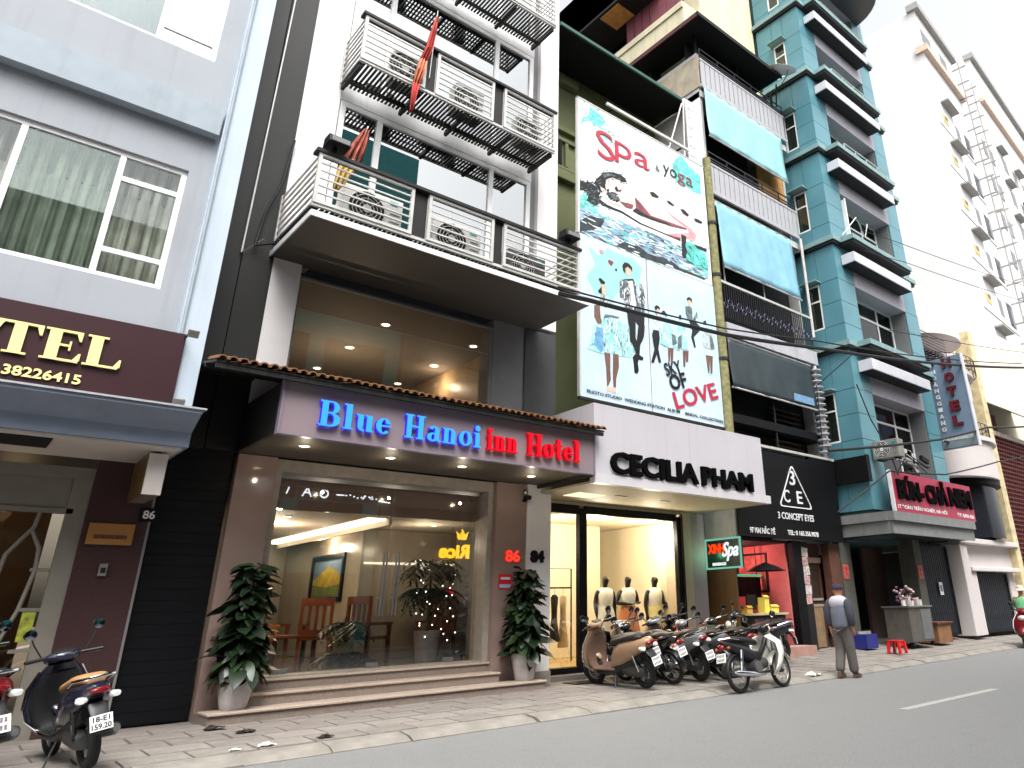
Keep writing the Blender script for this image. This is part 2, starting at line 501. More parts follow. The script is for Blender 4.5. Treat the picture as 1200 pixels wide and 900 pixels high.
kb = ob('kerb', B().box(-20, 80, 8.5, 8.8, -.3, -.2), m_conc, kind='structure')
kp = None
for i in range(44):
    x = -2.2 + i * .9
    if kp is None:
        bb = B().poly(FE(-.443), [(8.5, -.05), (8.5, .015), (8.6, .055), (8.84, .082), (8.84, -.05)], 0, .896)
        kp = ob('kerb_stone', bb, m_kerb, kb); kp.location = (x, 0, 0)
    else:
        o = inst('kerb_stone', kp, kb, (x + rnd.uniform(-.006, .006), ky(x) + rnd.uniform(-.012, .012), rnd.uniform(-.006, .006)), (0, 0, math.atan(ky(x + .5) - ky(x - .5)) + rnd.uniform(-.004, .004)))

# ================================================================== LEFT HOTEL (pale blue)
m_blue = M('pale_blue_render', (154, 158, 164), rough=.75, var=.05, scale=1.2, streak=.22, bump=.12, bscale=80)
m_blue2 = M('pale_blue_pilaster', (180, 192, 204), rough=.7, var=.05, scale=1.5, streak=.15)
m_band = M('blue_grey_band', (150, 160, 168), rough=.7, var=.06, streak=.25)
m_wframe = M('white_window_frame', (232, 232, 230), rough=.35, var=.04)
m_curt = M('grey_green_curtain', (172, 169, 160), rough=.9, var=.3, scale=3)
m_mar = M('maroon_panel', (56, 34, 38), rough=.35, var=.1, scale=2)
m_mar2 = M('maroon_granite', (66, 46, 46), rough=.3, var=.2, scale=40)
m_cream = M('cream_letter', (236, 222, 152), rough=.4, var=.03)
m_cornice = M('cornice_paint', (128, 138, 156), rough=.55, var=.08, streak=.2)
m_soff = M('soffit_white', (200, 192, 186), rough=.7, var=.05)
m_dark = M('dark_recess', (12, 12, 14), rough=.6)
m_black = M('black_paint', (13, 13, 15), rough=.5, var=.2, spec=.2)
m_dgrey = M('door_frame_grey', (122, 117, 108), rough=.5, var=.08)
g_win = G('window_glass_curtained', (246, 250, 248), .05, .0, .97)
g_dark = G('door_glass', (226, 218, 205), .08, .0, .9)
m_gold = M('golden_brown_panel', (92, 70, 38), rough=.4, var=.45, scale=9)
m_steel = M('brushed_steel', (170, 170, 170), rough=.3, metal=.9, var=.05)

LB = thing('hotel_building', 'pale blue grey hotel with net curtains in white framed windows, cut by the left edge', 'building', (0, 11, 0))
F = FS(10.5)
ob('wall', holes(B(), F, -5, 1.70, 3.4, 16, [(-1.7, 1.42, 5.45, 7.32), (-1.7, 1.42, 9.3, 11.3)], -.22, 0), m_blue, LB)
ob('pilaster', B().box(1.70, 2.04, 10.34, 11.5, 3.62, 16), m_blue2, LB)
ob('drain_pipe', B().cyl((1.74, 10.32, 3.75), (1.74, 10.32, 16), .025, n=8), m_band, LB, smooth=True)
ob('ledge', B().box(-5, 1.66, 10.33, 10.497, 7.96, 8.43), m_band, LB)
ob('core', B().box(-5, 2.03, 10.95, 17, 3.4, 16), m_dark, LB)
for z0, z1 in ((5.45, 7.32), (9.3, 11.3)):
    h = z1 - z0
    tr = [(z0 + .40, .67, 1.42), (z1 - .40, .67, 1.42)] if z0 < 6 else [(z0 + .32, .67, 1.42)]
    window(LB, F, -1.7, 1.42, z0, z1, -.08, [.65, -.42], tr, m_wframe, g_win if z0 < 6 else G('sky_mirror_glass', (220, 228, 228), .4, .0, .6), fw_=.07)
    b = B(); n = 220; rs = []
    for zz in (z0 - .02, z0 + h * .5, z1 + .02):
        rs.append([Vector((-1.75 + 3.2 * i / n, 10.80 + .06 * math.sin(i * .55 + .8 * math.sin(i * .13)) + .02 * math.sin(i * 1.7), zz)) for i in range(n + 1)])
    b.rings(rs, closed=False)
    ob('curtain', b, m_curt, LB, smooth=True, ang=80)
    ob('curtain_track', B().box(-1.75, 1.45, 10.83, 10.87, z1 - .5, z1), m_dark, LB)
ob('cornice', B().poly(FE(0), [(9.80, 3.74), (9.80, 3.70), (10.16, 3.52), (10.16, 3.34), (11.45, 3.34), (11.45, 3.80), (10.3, 3.80)], -5, 2.06), m_cornice, LB)
ob('flashing', B().box(-5, 2.10, 9.77, 10.34, 3.742, 3.765), M('zinc_flashing', (206, 208, 212), rough=.3, metal=.5), LB)
ob('soffit', B().box(-5, 2.0, 10.2, 11.49, 3.315, 3.337), m_soff, LB)
ob('soffit_recess_panel', B().box(-.25, .72, 10.35, 10.95, 3.30, 3.314), m_dark, LB)  # flat dark box stands for the dark recessed panel in the soffit
ob('pillar', B().box(1.34, 2.04, 11.5, 12.0, 0, 3.32), m_mar2, LB)
# glazed door with bowed bars
b = B(); F2 = FS(11.5)
for u0, u1, v0, v1 in ((1.20, 1.34, .1, 3.2), (-.02, .10, .1, 3.2), (.10, 1.20, 3.05, 3.2), (.10, 1.20, 2.62, 2.68), (1.13, 1.20, .1, 3.05), (.10, .17, .1, 3.05), (-2, -.02, 3.05, 3.2), (-.1, -.02, .1, 3.05)):
    b.fbox(F2, u0, u1, v0, v1, -.1, -.02)
b.fbox(F2, .17, 1.13, 2.68, 3.05, -.09, -.05)
dr = ob('door', b, m_dgrey, LB)
b = B()
for pl_ in ([(.88, 2.63), (.86, 2.45), (.66, 2.12), (.60, 1.5), (.52, 1.1), (.68, .8), (.86, .45), (.88, .12)], [(.84, 2.42), (.96, 2.2), (.98, 1.95), (.92, 1.5), (.80, 1.1), (.62, .78), (.45, .5), (.42, .12)]):
    pts = []
    for (a0, c0), (a1, c1) in zip(pl_, pl_[1:]):
        for k in range(4): pts.append(F2.p(a0 + (a1 - a0) * k / 4, c0 + (c1 - c0) * k / 4, -.05))
    pts.append(F2.p(*pl_[-1], -.05)); b.tube(pts, .024, 6)
for v in (1.95, 1.5, 1.05): b.fbox(F2, .17, .62, v - .02, v + .02, -.07, -.03); b.fbox(F2, .93, 1.13, v - .02, v + .02, -.07, -.03)
ob('bar', b, m_dgrey, dr, smooth=True)
ob('pane', B().fbox(F2, .15, 1.15, .12, 2.64, -.085, -.078), g_dark, dr)
ob('pane', B().fbox(F2, -2, -.08, .12, 3.06, -.085, -.078), g_dark, dr)
m_lobw = M('warm_wall', (140, 110, 72), rough=.6, var=.25, scale=1.5)
ob('lobby', B().box(-3, 1.3, 15, 15.2, .05, 3.2), m_lobw, LB)
ob('lobby_floor', B().box(-3, 1.3, 11.62, 15, .05, .12), m_mar2, LB)
sc_ = thing('notice_board', 'yellow green poster stuck on the glass door of the left hotel', 'poster', (1.03, 11.56, 1.3))
ob('sheet', B().box(.97, 1.10, 11.54, 11.547, 1.15, 1.5), M('lime_print', (150, 156, 58), var=.5, scale=14), sc_)

SG = thing('shop_sign', 'maroon fascia sign with cream serif letters TEL and the number 38226415', 'sign', (0, 10.3, 4.35))
ob('panel', B().box(-4, 1.80, 10.29, 10.48, 3.80, 4.83), m_mar, SG)
F3 = FS(10.28)
roman_letters(SG, F3, 'TEL', -.07, 1.17, 4.20, 4.58, 0, .03, [m_cream], gap=.02)
letters(SG, F3, 'HO', -1.1, -.15, 4.20, 4.58, 0, .03, [m_cream], bold=.03)
letters(SG, F3, '38226415', .09, .82, 3.95, 4.07, 0, .015, [m_cream], bold=.025, name='digit')
for zz in (4.78, 3.86):
    lt = thing('flood_light', 'small wall floodlight on the %s right corner of the maroon sign' % ('upper' if zz > 4.5 else 'lower'), 'lamp', (1.86, 10.2, zz))
    ob('bracket', B().box(1.78, 1.80, 10.1, 10.3, zz - .01, zz + .02), m_black, lt)
    ob('housing', B().mbox(Matrix.Translation((1.83, 10.06, zz)) @ Matrix.Rotation(.5, 4, 'X'), .13, .05, .10), M('lamp_housing', (120, 118, 112), rough=.5), lt, bevel=.008)
LX = thing('light_box_sign', 'small projecting box sign with white edge hung under the left hotel soffit', 'sign', (1.8, 10.9, 3.3))
ob('edge_panel', B().box(1.72, 1.92, 10.45, 10.5, 2.78, 3.28), m_soff, LX)
ob('side_panel', B().box(1.72, 1.74, 10.501, 11.35, 2.78, 3.28), m_gold, LX)
ob('side_panel', B().box(1.90, 1.92, 10.501, 11.35, 2.78, 3.28), m_gold, LX)
ob('base_panel', B().box(1.741, 1.899, 10.501, 11.35, 2.78, 2.80), M('pale_brown', (110, 96, 90)), LX)
ob('bracket', B().box(1.78, 1.86, 10.6, 10.7, 3.28, 3.316), m_steel, LX)
HN = thing('house_number', 'small black plaque with white number 86 on the maroon pillar edge', 'sign', (2.0, 11.48, 2.65))
ob('plate', B().box(1.92, 2.13, 11.46, 11.49, 2.57, 2.74), m_black, HN)
m_white = M('white_print', (225, 225, 225), rough=.5)
letters(HN, FS(11.46), '86', 1.955, 2.095, 2.60, 2.71, 0, .006, [m_white], bold=.02, name='digit')
PQ = thing('wall_plaque', 'orange plaque on the maroon pillar beside the glass door', 'sign', (1.65, 11.48, 2.4))
ob('plate', B().box(1.40, 1.90, 11.46, 11.49, 2.26, 2.52), M('orange_plate', (158, 112, 62), rough=.4), PQ)
ob('text_line', B().box(1.47, 1.83, 11.455, 11.459, 2.33, 2.38), M('brown_print', (90, 55, 30), var=.8, scale=45), PQ)
SW = thing('switch_box', 'small grey switch box on the maroon pillar below the orange plaque', 'switch', (1.66, 11.48, 1.95))
ob('box', B().box(1.61, 1.70, 11.45, 11.49, 1.88, 2.03), M('grey_plastic', (120, 116, 112)), SW, bevel=.006)
ob('button', B().box(1.63, 1.68, 11.44, 11.449, 1.92, 1.98), m_dark, SW)

l_ = bpy.data.lights.new('door_lobby_lamp', 'POINT'); l_.energy = 3; l_.color = (1, .72, .4); l_.shadow_soft_size = .1
o_ = bpy.data.objects.new('door_lobby_lamp', l_); COL.objects.link(o_); o_.location = (.6, 13.6, 2.8)
# ================================================================== MIDDLE HOTEL (dark strip, balconies, lit lobby)
m_blk = M('charcoal_cladding', (30, 29, 28), rough=.5, var=.15, scale=1.5, streak=.15, dirt=(.03, .03, .03))
m_shut = M('roller_shutter_black', (11, 12, 16), rough=.5, var=.15, spec=.2)
m_wcol = M('white_render', (226, 222, 222), rough=.7, var=.05, scale=1.5, streak=.12, dirt=(.35, .34, .33))
m_mauve = M('mauve_panel', (134, 119, 123), rough=.45, var=.05, scale=1)
m_mauve2 = M('mauve_trim', (126, 116, 130), rough=.4, var=.04)
m_pink = M('pink_marble', (146, 125, 116), rough=.08, var=.1, scale=1.6, spec=.5)
m_grey = M('grey_render', (120, 120, 122), rough=.7, var=.06)
m_slab = M('dark_slab_soffit', (84, 81, 76), rough=.6, var=.08, scale=.8)
m_whm = M('white_metal', (224, 224, 224), rough=.4, var=.05, streak=.2)
m_rail = M('galvanised_rail', (196, 194, 190), rough=.4, metal=.2, var=.1, streak=.3)
m_brn = M('dark_rail_cap', (26, 24, 22), rough=.6, var=.2)
m_grat = M('dark_grating', (26, 25, 24), rough=.6, var=.2)
m_stepm = M('step_granite', (128, 115, 106), rough=.4, var=.12, scale=30, streak=.1)
m_nose = M('step_nosing', (172, 156, 142), rough=.35, var=.08, scale=30)
m_rtile = M('terracotta_tile', (112, 74, 44), rough=.7, var=.3, scale=6)
m_sofd = M('awning_soffit', (72, 66, 58), rough=.6, var=.06, scale=1)
m_stone = M('grey_stone_surround', (150, 142, 132), rough=.35, var=.12, scale=8)
g_up = G('reflective_window_glass', (120, 140, 140), .42, .0, .25)
g_shop = G('shop_glass', (250, 249, 246), .09, .0, .95)
g_mez = G('mezzanine_glass', (246, 242, 236), .10, .0, .95)
e_spot = E('downlight_lamp', (255, 226, 180), 14)

HT = thing('hotel_building', 'dark and white hotel with steel balconies, lit glass lobby and a tiled awning', 'building', (5.9, 11.5, 0))
# ---- facade strip on the left
ob('cladding', B().box(2.05, 2.52, 11.5, 12, 3.62, 18), m_blk, HT)
ob('cladding', B().box(2.535, 3.0, 11.5, 12, 3.62, 18), m_blk, HT)
cb = thing('hanging_cable', 'thin grey cable running down the dark strip of the hotel front', 'cable', (2.5, 11.45, 9))
ob('cable', B().tube([(2.62, 11.46, 18), (2.58, 11.46, 13), (2.53, 11.45, 9), (2.50, 11.45, 6.75), (2.78, 11.40, 7.05)], .016, 6), m_rail, cb, smooth=True)
cb = thing('hanging_cable', 'black cable looping from the balcony corner down the dark strip', 'cable', (2.8, 11.4, 8))
ob('cable', B().tube([(2.98, 11.42, 9.1), (2.9, 11.40, 8.2), (2.72, 11.40, 7.5), (2.66, 11.40, 6.9), (2.95, 11.3, 7.0)], .02, 6), m_black, cb, smooth=True)
sh = ob('roller_shutter', B().box(2.06, 2.98, 11.64, 11.70, .1, 3.6), m_black, HT)
pr = None
for i in range(24):
    z = .14 + i * .145
    if pr is None:
        pr = ob('slat', B().box(2.07, 2.97, 11.60, 11.638, .002, .143), m_shut, sh); pr.location.z = z
    else: o = inst('slat', pr, sh, wpos(HT) + Vector((0, 0, z)))
ob('jamb', B().box(2.04, 2.07, 11.5, 11.6, .05, 3.6), m_grey, HT)
# ---- columns
ob('column', B().box(3.003, 3.56, 11.5, 12.0, .05, 3.6), m_pink, HT)
ob('column', B().box(7.52, 8.20, 11.5, 12.0, .05, 3.6), m_pink, HT)
ob('column', B().box(8.203, 8.76, 11.47, 12.0, .34, 4.8), m_wcol, HT)
ob('plinth', B().box(8.203, 8.78, 11.45, 12.0, 0, .338), m_stone, HT)
ob('column', B().box(3.003, 3.46, 11.5, 12.0, 4.0, 6.84), m_wcol, HT)
ob('column', B().box(7.30, 8.06, 11.53, 12.0, 4.0, 6.84), m_grey, HT)
ob('column', B().box(8.063, 8.86, 11.5, 12.0, 4.8, 6.84), M('dark_grey_render', (70, 70, 72), rough=.7), HT)
ob('column', B().box(3.003, 3.66, 11.5, 12.0, 6.93, 18), m_wcol, HT)
ob('column', B().box(8.30, 8.86, 11.5, 12.0, 6.93, 18), m_wcol, HT)
ob('column', B().box(8.10, 8.297, 11.62, 12.0, 6.93, 18), m_grey, HT)
# ---- slab and balconies
ob('floor_slab', B().box(2.95, 8.34, 9.76, 11.6, 6.845, 6.925), m_slab, HT)
ob('slab_edge', B().box(2.93, 8.36, 9.735, 9.758, 6.835, 6.93), m_whm, HT)
ob('slab_edge', B().box(2.925, 2.947, 9.76, 11.5, 6.835, 6.93), m_whm, HT)

def balcony(y0, xl, xr, zb, zt, panels, nr, solid, ylim=11.45):
    bc = ob('balcony', B().box(xl, xr, y0 + .02, y0 + .07, zb - .05, zb), m_rail, HT)
    b = B()
    n = int((xr - xl) / .078)
    for i in range(n):
        x = xl + .02 + i * (xr - xl - .04) / n
        b.box(x, x + .038, y0 + .08, ylim - .05, zb - .045, zb - .012)
    ob('grating', b, m_grat, bc)
    b = B()
    for x in (xl + .03, xl + (xr - xl) * .27, xl + (xr - xl) * .5, xl + (xr - xl) * .74, xr - .09):
        b.box(x, x + .06, y0 + .08, ylim - .02, zb - .13, zb - .047)
    b.box(xl, xr, ylim - .3, ylim - .24, zb - .11, zb - .05)
    ob('joist', b, m_grat, bc)
    for a, c in panels:
        f = B()
        f.box(a, a + .055, y0, y0 + .05, zb, zt); f.box(c - .055, c, y0, y0 + .05, zb, zt)
        f.box(a + .055, c - .055, y0, y0 + .05, zb, zb + .05); f.box(a + .055, c - .055, y0, y0 + .05, zt - .045, zt)
        pn = ob('railing_panel', f, m_rail, bc)
        p = None
        for k in range(1, nr):
            z = zb + .05 + (zt - zb - .08) * k / nr
            ob('rail', B().box(a + .055, c - .055, y0 + .012, y0 + .038, z - .013, z + .013), m_rail, pn)
    for a, c in zip(panels, panels[1:]):
        ob('gap_board', B().box(a[1] + .002, c[0] - .002, y0 + .06, y0 + .075, zb, zt), m_brn, bc)  # dark board fills the dark gap between two railing panels
    ob('rail_cap', B().box(xl - .05, xr + .03, y0 - .03, y0 + .16, zt + .003, zt + .06), m_brn, bc)
    for xs_ in (xl, xr - .05):
        f = B(); f.box(xs_, xs_ + .05, ylim - .06, ylim, zb, zt)
        for k in range(nr + 1):
            z = zb + .02 + (zt - zb - .05) * k / nr
            f.box(xs_ + .012, xs_ + .038, y0 + .05, ylim - .06, z - .013, z + .013)
        ob('side_railing', f, m_rail, bc)
    return bc
balcony(9.76, 2.93, 8.10, 7.08, 7.95, [(2.93, 4.53), (4.80, 6.10), (6.31, 8.10)], 6, True)
balcony(10.5, 3.58, 8.02, 10.70, 11.70, [(3.58, 4.86), (5.08, 6.41), (6.66, 8.02)], 7, False)
balcony(10.5, 3.58, 8.02, 14.28, 15.3, [(3.58, 4.86), (5.08, 6.41), (6.66, 8.02)], 7, False)
for (z0, z1) in ((6.95, 10.42), (10.76, 14.02), (14.36, 17.5)):
    window(HT, FS(11.55), 3.68, 8.09, z0, z1, 0, [4.48, 7.05], [], m_wframe, g_up, fw_=.11, th=.09)
for z0, z1 in ((10.43, 10.75), (14.03, 14.35)):
    ob('lintel', B().box(3.67, 8.10, 11.50, 12, z0, z1), m_whm, HT)
ob('room', B().box(3.1, 8.8, 13.5, 13.6, 6.95, 18), m_grey, HT)
ob('rear_wall', B().box(2.1, 8.85, 20, 20.2, 0, 18), m_grey, HT)
ob('side_wall', B().box(2.06, 2.26, 12.01, 20, 0, 18), m_blk, HT)
ob('side_wall', B().box(8.65, 8.84, 12.01, 20, 0, 18), m_grey, HT)
# ---- mezzanine room behind the upper glass
m_mz = M('mezzanine_plaster', (116, 106, 95), rough=.8, var=.05)
ob('mezzanine_ceiling', B().box(2.3, 8.64, 11.62, 20, 6.66, 6.70), m_mz, HT)
ob('mezzanine_floor', B().box(2.3, 8.64, 11.7, 20, 4.0, 4.06), m_mz, HT)
ob('mezzanine_wall', B().box(8.0, 8.06, 12.01, 20, 4.07, 6.65), M('mezzanine_marble', (150, 128, 100), rough=.4, var=.35, scale=1.2), HT)
ob('mezzanine_wall', B().box(2.3, 8.64, 18.4, 18.5, 4.07, 6.65), m_mz, HT)
ob('window', holes(B(), FS(11.56), 3.462, 7.298, 4.0, 6.66, [(3.5, 7.25, 4.05, 6.62)], -.04, .02), m_grey, HT)
ob('pane', B().box(3.5, 7.25, 11.575, 11.583, 4.05, 6.62), g_mez, HT)
def downlight(par, x, y, z, r=.055):
    o = ob('downlight', B().lathe((x, y, z), [(r * 1.5, 0), (r * 1.5, -.012), (r * 1.05, -.014)], 14), m_whm, par, smooth=True)
    ob('lamp', B().lathe((x, y, z), [(r, -.0145), (r * .5, -.0175), (.001, -.018)], 12), e_spot, o)
def lamp(name, x, y, z, pw, col=(1, .83, .62), r=.06):
    l = bpy.data.lights.new(name, 'POINT'); l.energy = pw; l.color = col; l.shadow_soft_size = r
    o = bpy.data.objects.new(name, l); COL.objects.link(o); o.location = (x, y, z)
for x in (5.55, 7.55):
    for y in (12.7, 14.4, 16.2): downlight(HT, x, y, 6.66, .075)
lamp('mezzanine_lamp', 5.5, 14.5, 5.6, 34); lamp('mezzanine_wall_lamp', 7.75, 14.6, 6.3, 10)
# ---- awning
ob('awning_box', B().box(3.003, 8.40, 9.86, 11.498, 3.61, 3.66), m_sofd, HT)
ob('awning_side', B().box(8.402, 8.45, 9.86, 11.46, 3.55, 4.3), m_blk, HT)
ob('awning_side', B().box(2.95, 3.0, 9.86, 11.49, 3.605, 4.3), m_blk, HT)
RF = ob('awning_roof', B().poly(FE(0), [(9.62, 4.335), (9.62, 4.365), (11.495, 4.80), (11.495, 4.76)], 2.06, 8.55), m_blk, HT)
b = B()
for y in (10.2, 10.7, 11.2): b.box(2.07, 2.95, y, y + .06, 4.30 + (y - 9.62) * .22, 4.36 + (y - 9.62) * .225)
b.box(2.07, 8.54, 9.63, 9.68, 4.27, 4.33)
ob('batten', b, m_blk, RF)
n = 52; pr = None
for i in range(n):
    x = 2.12 + i * (8.50 - 2.12) / (n - 1)
    if pr is None:
        bb = B(); rs = []
        for yy, zz in ((0, 0), (.55, .125)):
            rs.append([Vector((.062 * math.cos(PI * k / 6), yy, zz + .058 * math.sin(PI * k / 6))) for k in range(7)] + [Vector((.045 * math.cos(PI * k / 6), yy, zz + .042 * math.sin(PI * k / 6))) for k in range(6, -1, -1)])
        bb.rings(rs)
        pr = ob('roof_tile', B(), m_rtile, RF)
        me = bpy.data.meshes.new('roof_tile'); me.from_pydata([tuple(v) for v in bb.v], [], bb.f); me.materials.append(m_rtile); pr.data = me
        pr.location = Vector((x, 9.57, 4.372)) - wpos(RF)
    else: inst('roof_tile', pr, RF, (x, 9.57 + rnd.uniform(-.015, .015), 4.372), (rnd.uniform(-.03, .03), rnd.uniform(-.06, .06), rnd.uniform(-.04, .04)))
for x, y in ((3.57, 10.47), (4.92, 10.55), (6.19, 10.55), (7.68, 10.65)):
    downlight(HT, x, y, 3.61); lamp('awning_lamp', x, y, 3.40, 2.0, r=.025)
# ---- steps
for nm, a in (('step', (3.0, 8.19, 10.82, 12, 0, .225)), ('step', (3.56, 7.52, 11.22, 12, .2, .375)), ('step', (3.56, 7.52, 11.56, 12, .3, .52))):
    s_ = ob(nm, B().box(*a), m_stepm, HT)
    ob('nosing', B().box(a[0] - .015, a[1] + .015, a[2] - .03, min(a[3], a[2] + .42), a[5] + .002, a[5] + .035), m_nose, s_, bevel=.008)
# ---- shopfront
Fg = FS(11.9)
ob('surround', holes(B(), FS(11.72), 3.562, 7.518, .557, 3.6, [(3.68, 7.40, .58, 3.42)], -.28, .12), m_stone, HT)
gl = ob('glass_front', B().box(3.69, 7.39, 11.84, 11.90, 3.36, 3.42), m_steel, HT)
for a, c in ((3.69, 4.02), (4.03, 5.66), (5.67, 7.02), (7.03, 7.39)):
    ob('pane', B().box(a, c, 11.86, 11.872, .585, 3.36), g_shop, gl)
for x in (5.56, 5.78):
    h = B()
    for dx in (0, .055): h.cyl((x + dx, 11.80, 1.33), (x + dx, 11.80, 2.30), .016, n=8)
    h.cyl((x, 11.80, 1.6), (x, 11.87, 1.6), .01, n=6); h.cyl((x, 11.80, 2.1), (x, 11.87, 2.1), .01, n=6)
    ob('handle', h, m_steel, gl, smooth=True)
for x in (4.05, 5.45, 6.8):
    ob('patch_fitting', B().box(x, x + .2, 11.845, 11.885, .585, .65), m_steel, gl)
ob('bulkhead', B().box(3.57, 8.40, 12.02, 12.12, 2.92, 3.6), m_pink, HT)
# ---- lobby
m_marb = M('beige_marble', (150, 141, 126), rough=.25, var=.18, scale=1.1, bump=0)
m_lceil = M('lobby_ceiling', (188, 178, 162), rough=.7, var=.03)
m_lfl = M('lobby_floor', (92, 76, 60), rough=.15, var=.12, scale=4)
ob('lobby_floor', B().box(2.3, 8.64, 12.0, 20, .45, .55), m_lfl, HT)
ob('lobby_ceiling', B().box(2.3, 8.64, 12.13, 20, 2.96, 3.0), m_lceil, HT)
ob('lobby_wall', B().box(6.35, 8.64, 14.4, 14.5, .56, 2.95), m_marb, HT)
ob('lobby_wall', B().box(6.30, 6.345, 14.4, 19.9, .56, 2.95), m_marb, HT)
ob('lobby_wall', B().box(2.3, 6.29, 18.6, 18.7, .56, 2.95), m_marb, HT)
ob('lobby_wall', B().box(2.3, 2.36, 12.1, 18.5, .56, 2.95), m_marb, HT)
ob('lobby_wall', B().box(8.4, 8.46, 12.13, 14.39, .56, 2.95), m_grey, HT)
ob('cove_edge', B().box(5.97, 6.02, 12.6, 18.4, 2.84, 2.955), m_lceil, HT)
ob('cove_lamp', B().box(5.61, 5.95, 12.7, 18.3, 2.93, 2.955), E('cove_light', (255, 238, 205), 5), HT)
for x, y in ((4.4, 13.2), (4.4, 15), (6.0, 13.4), (7.2, 13.2), (6.0, 15.6), (3.4, 14), (6.0, 17.2)): downlight(HT, x, y, 2.96, .05)
lamp('lobby_lamp', 4.6, 14.4, 2.6, 34); lamp('lobby_lamp', 7.0, 13.2, 2.6, 10); lamp('lobby_wall_lamp', 6.05, 15.8, 2.7, 14)
ob('lobby_wall_light', B().box(6.36, 8.39, 14.36, 14.395, 2.28, 2.32), E('wall_strip_light', (255, 240, 210), 1.6), HT)

# ---- sign
SB = thing('shop_sign', 'mauve awning sign with glowing blue and red letters reading Blue Hanoi inn Hotel', 'sign', (5.7, 9.8, 3.9))
ob('panel', B().box(2.98, 8.42, 9.78, 9.855, 3.60, 4.27), m_mauve, SB)
fr_ = B(); fr_.box(2.97, 8.43, 9.76, 9.86, 3.575, 3.598); fr_.box(2.97, 8.43, 9.76, 9.86, 4.272, 4.31); fr_.box(2.95, 2.978, 9.76, 9.86, 3.575, 4.31); fr_.box(8.422, 8.45, 9.76, 9.86, 3.575, 4.31)
ob('trim', fr_, m_mauve2, SB)
eb = E('cyan_letter_face', (70, 178, 255), 1.25); eb2 = E('violet_letter_edge', (60, 40, 255), 1.15)
er = E('red_letter_face', (255, 30, 48), 1.15); er2 = E('red_letter_edge', (220, 8, 30), .8)
Fs = FS(9.78)
roman_letters(SB, Fs, 'Blue', 3.44, 4.50, 3.745, 4.10, .02, .075, [eb, eb2], gap=.06)
roman_letters(SB, Fs, 'Hanoi', 4.70, 6.02, 3.745, 4.10, .02, .075, [eb, eb2], gap=.06)
roman_letters(SB, Fs, 'inn', 6.12, 6.72, 3.745, 4.10, .02, .075, [er, er2], gap=.04)
roman_letters(SB, Fs, 'Hotel', 6.90, 8.06, 3.745, 4.12, .02, .075, [er, er2], gap=.03)

N1 = thing('house_number', 'red lit number 86 on the pink pillar right of the hotel door', 'sign', (7.9, 11.48, 2.3))
letters(N1, FS(11.5), '86', 7.73, 8.06, 2.18, 2.40, .002, .03, [E('red_number', (255, 70, 50), 1.0), er2], bold=.05, name='digit')
N2 = thing('house_number', 'black number 84 on the white pillar between hotel and dress shop', 'sign', (8.45, 11.45, 2.3))
letters(N2, FS(11.47), '84', 8.28, 8.60, 2.18, 2.40, .002, .03, [m_black], bold=.06, name='digit')
ST = thing('sticker', 'small red sticker with a white band on the pink pillar under the number 86', 'sticker', (7.8, 11.49, 1.85))
ob('sheet', B().box(7.62, 7.90, 11.488, 11.497, 1.72, 1.97), M('red_vinyl', (210, 40, 60), rough=.4), ST)
ob('band', B().box(7.64, 7.88, 11.482, 11.487, 1.74, 1.80), M('blue_white_vinyl', (170, 180, 220), rough=.4), ST)
ob('band', B().box(7.66, 7.86, 11.482, 11.487, 1.88, 1.92), m_white, ST)
CV = thing('security_camera', 'small dark security camera on the pillar under the awning corner', 'camera', (8.12, 11.45, 3.35))
ob('mount', B().cyl((8.12, 11.5, 3.30), (8.12, 11.42, 3.30), .03, n=10), m_black, CV, smooth=True)
ob('body', B().cyl((8.14, 11.46, 3.36), (8.06, 11.22, 3.32), .045, n=12), m_black, CV, smooth=True)
ob('dome', B().ell((8.10, 11.40, 3.44), .05, .05, .06), m_steel, CV, smooth=True)

for px, lab in ((2.98, 'black floodlight clamped on the left corner of the lowest hotel balcony'), (7.62, 'black floodlight clamped on the right corner of the lowest hotel balcony')):
    fl = thing('flood_light', lab, 'lamp', (px + .15, 9.75, 8.1))
    ob('bracket', B().box(px + .12, px + .17, 9.70, 9.78, 8.01, 8.10), m_black, fl)
    ob('housing', B().poly(FE(px), [(9.56, 8.09), (9.86, 8.09), (9.82, 8.25), (9.62, 8.25)], 0, .34), m_black, fl, bevel=.01)
    ob('lens', B().box(px + .03, px + .31, 9.55, 9.575, 8.11, 8.19), m_grey, fl)

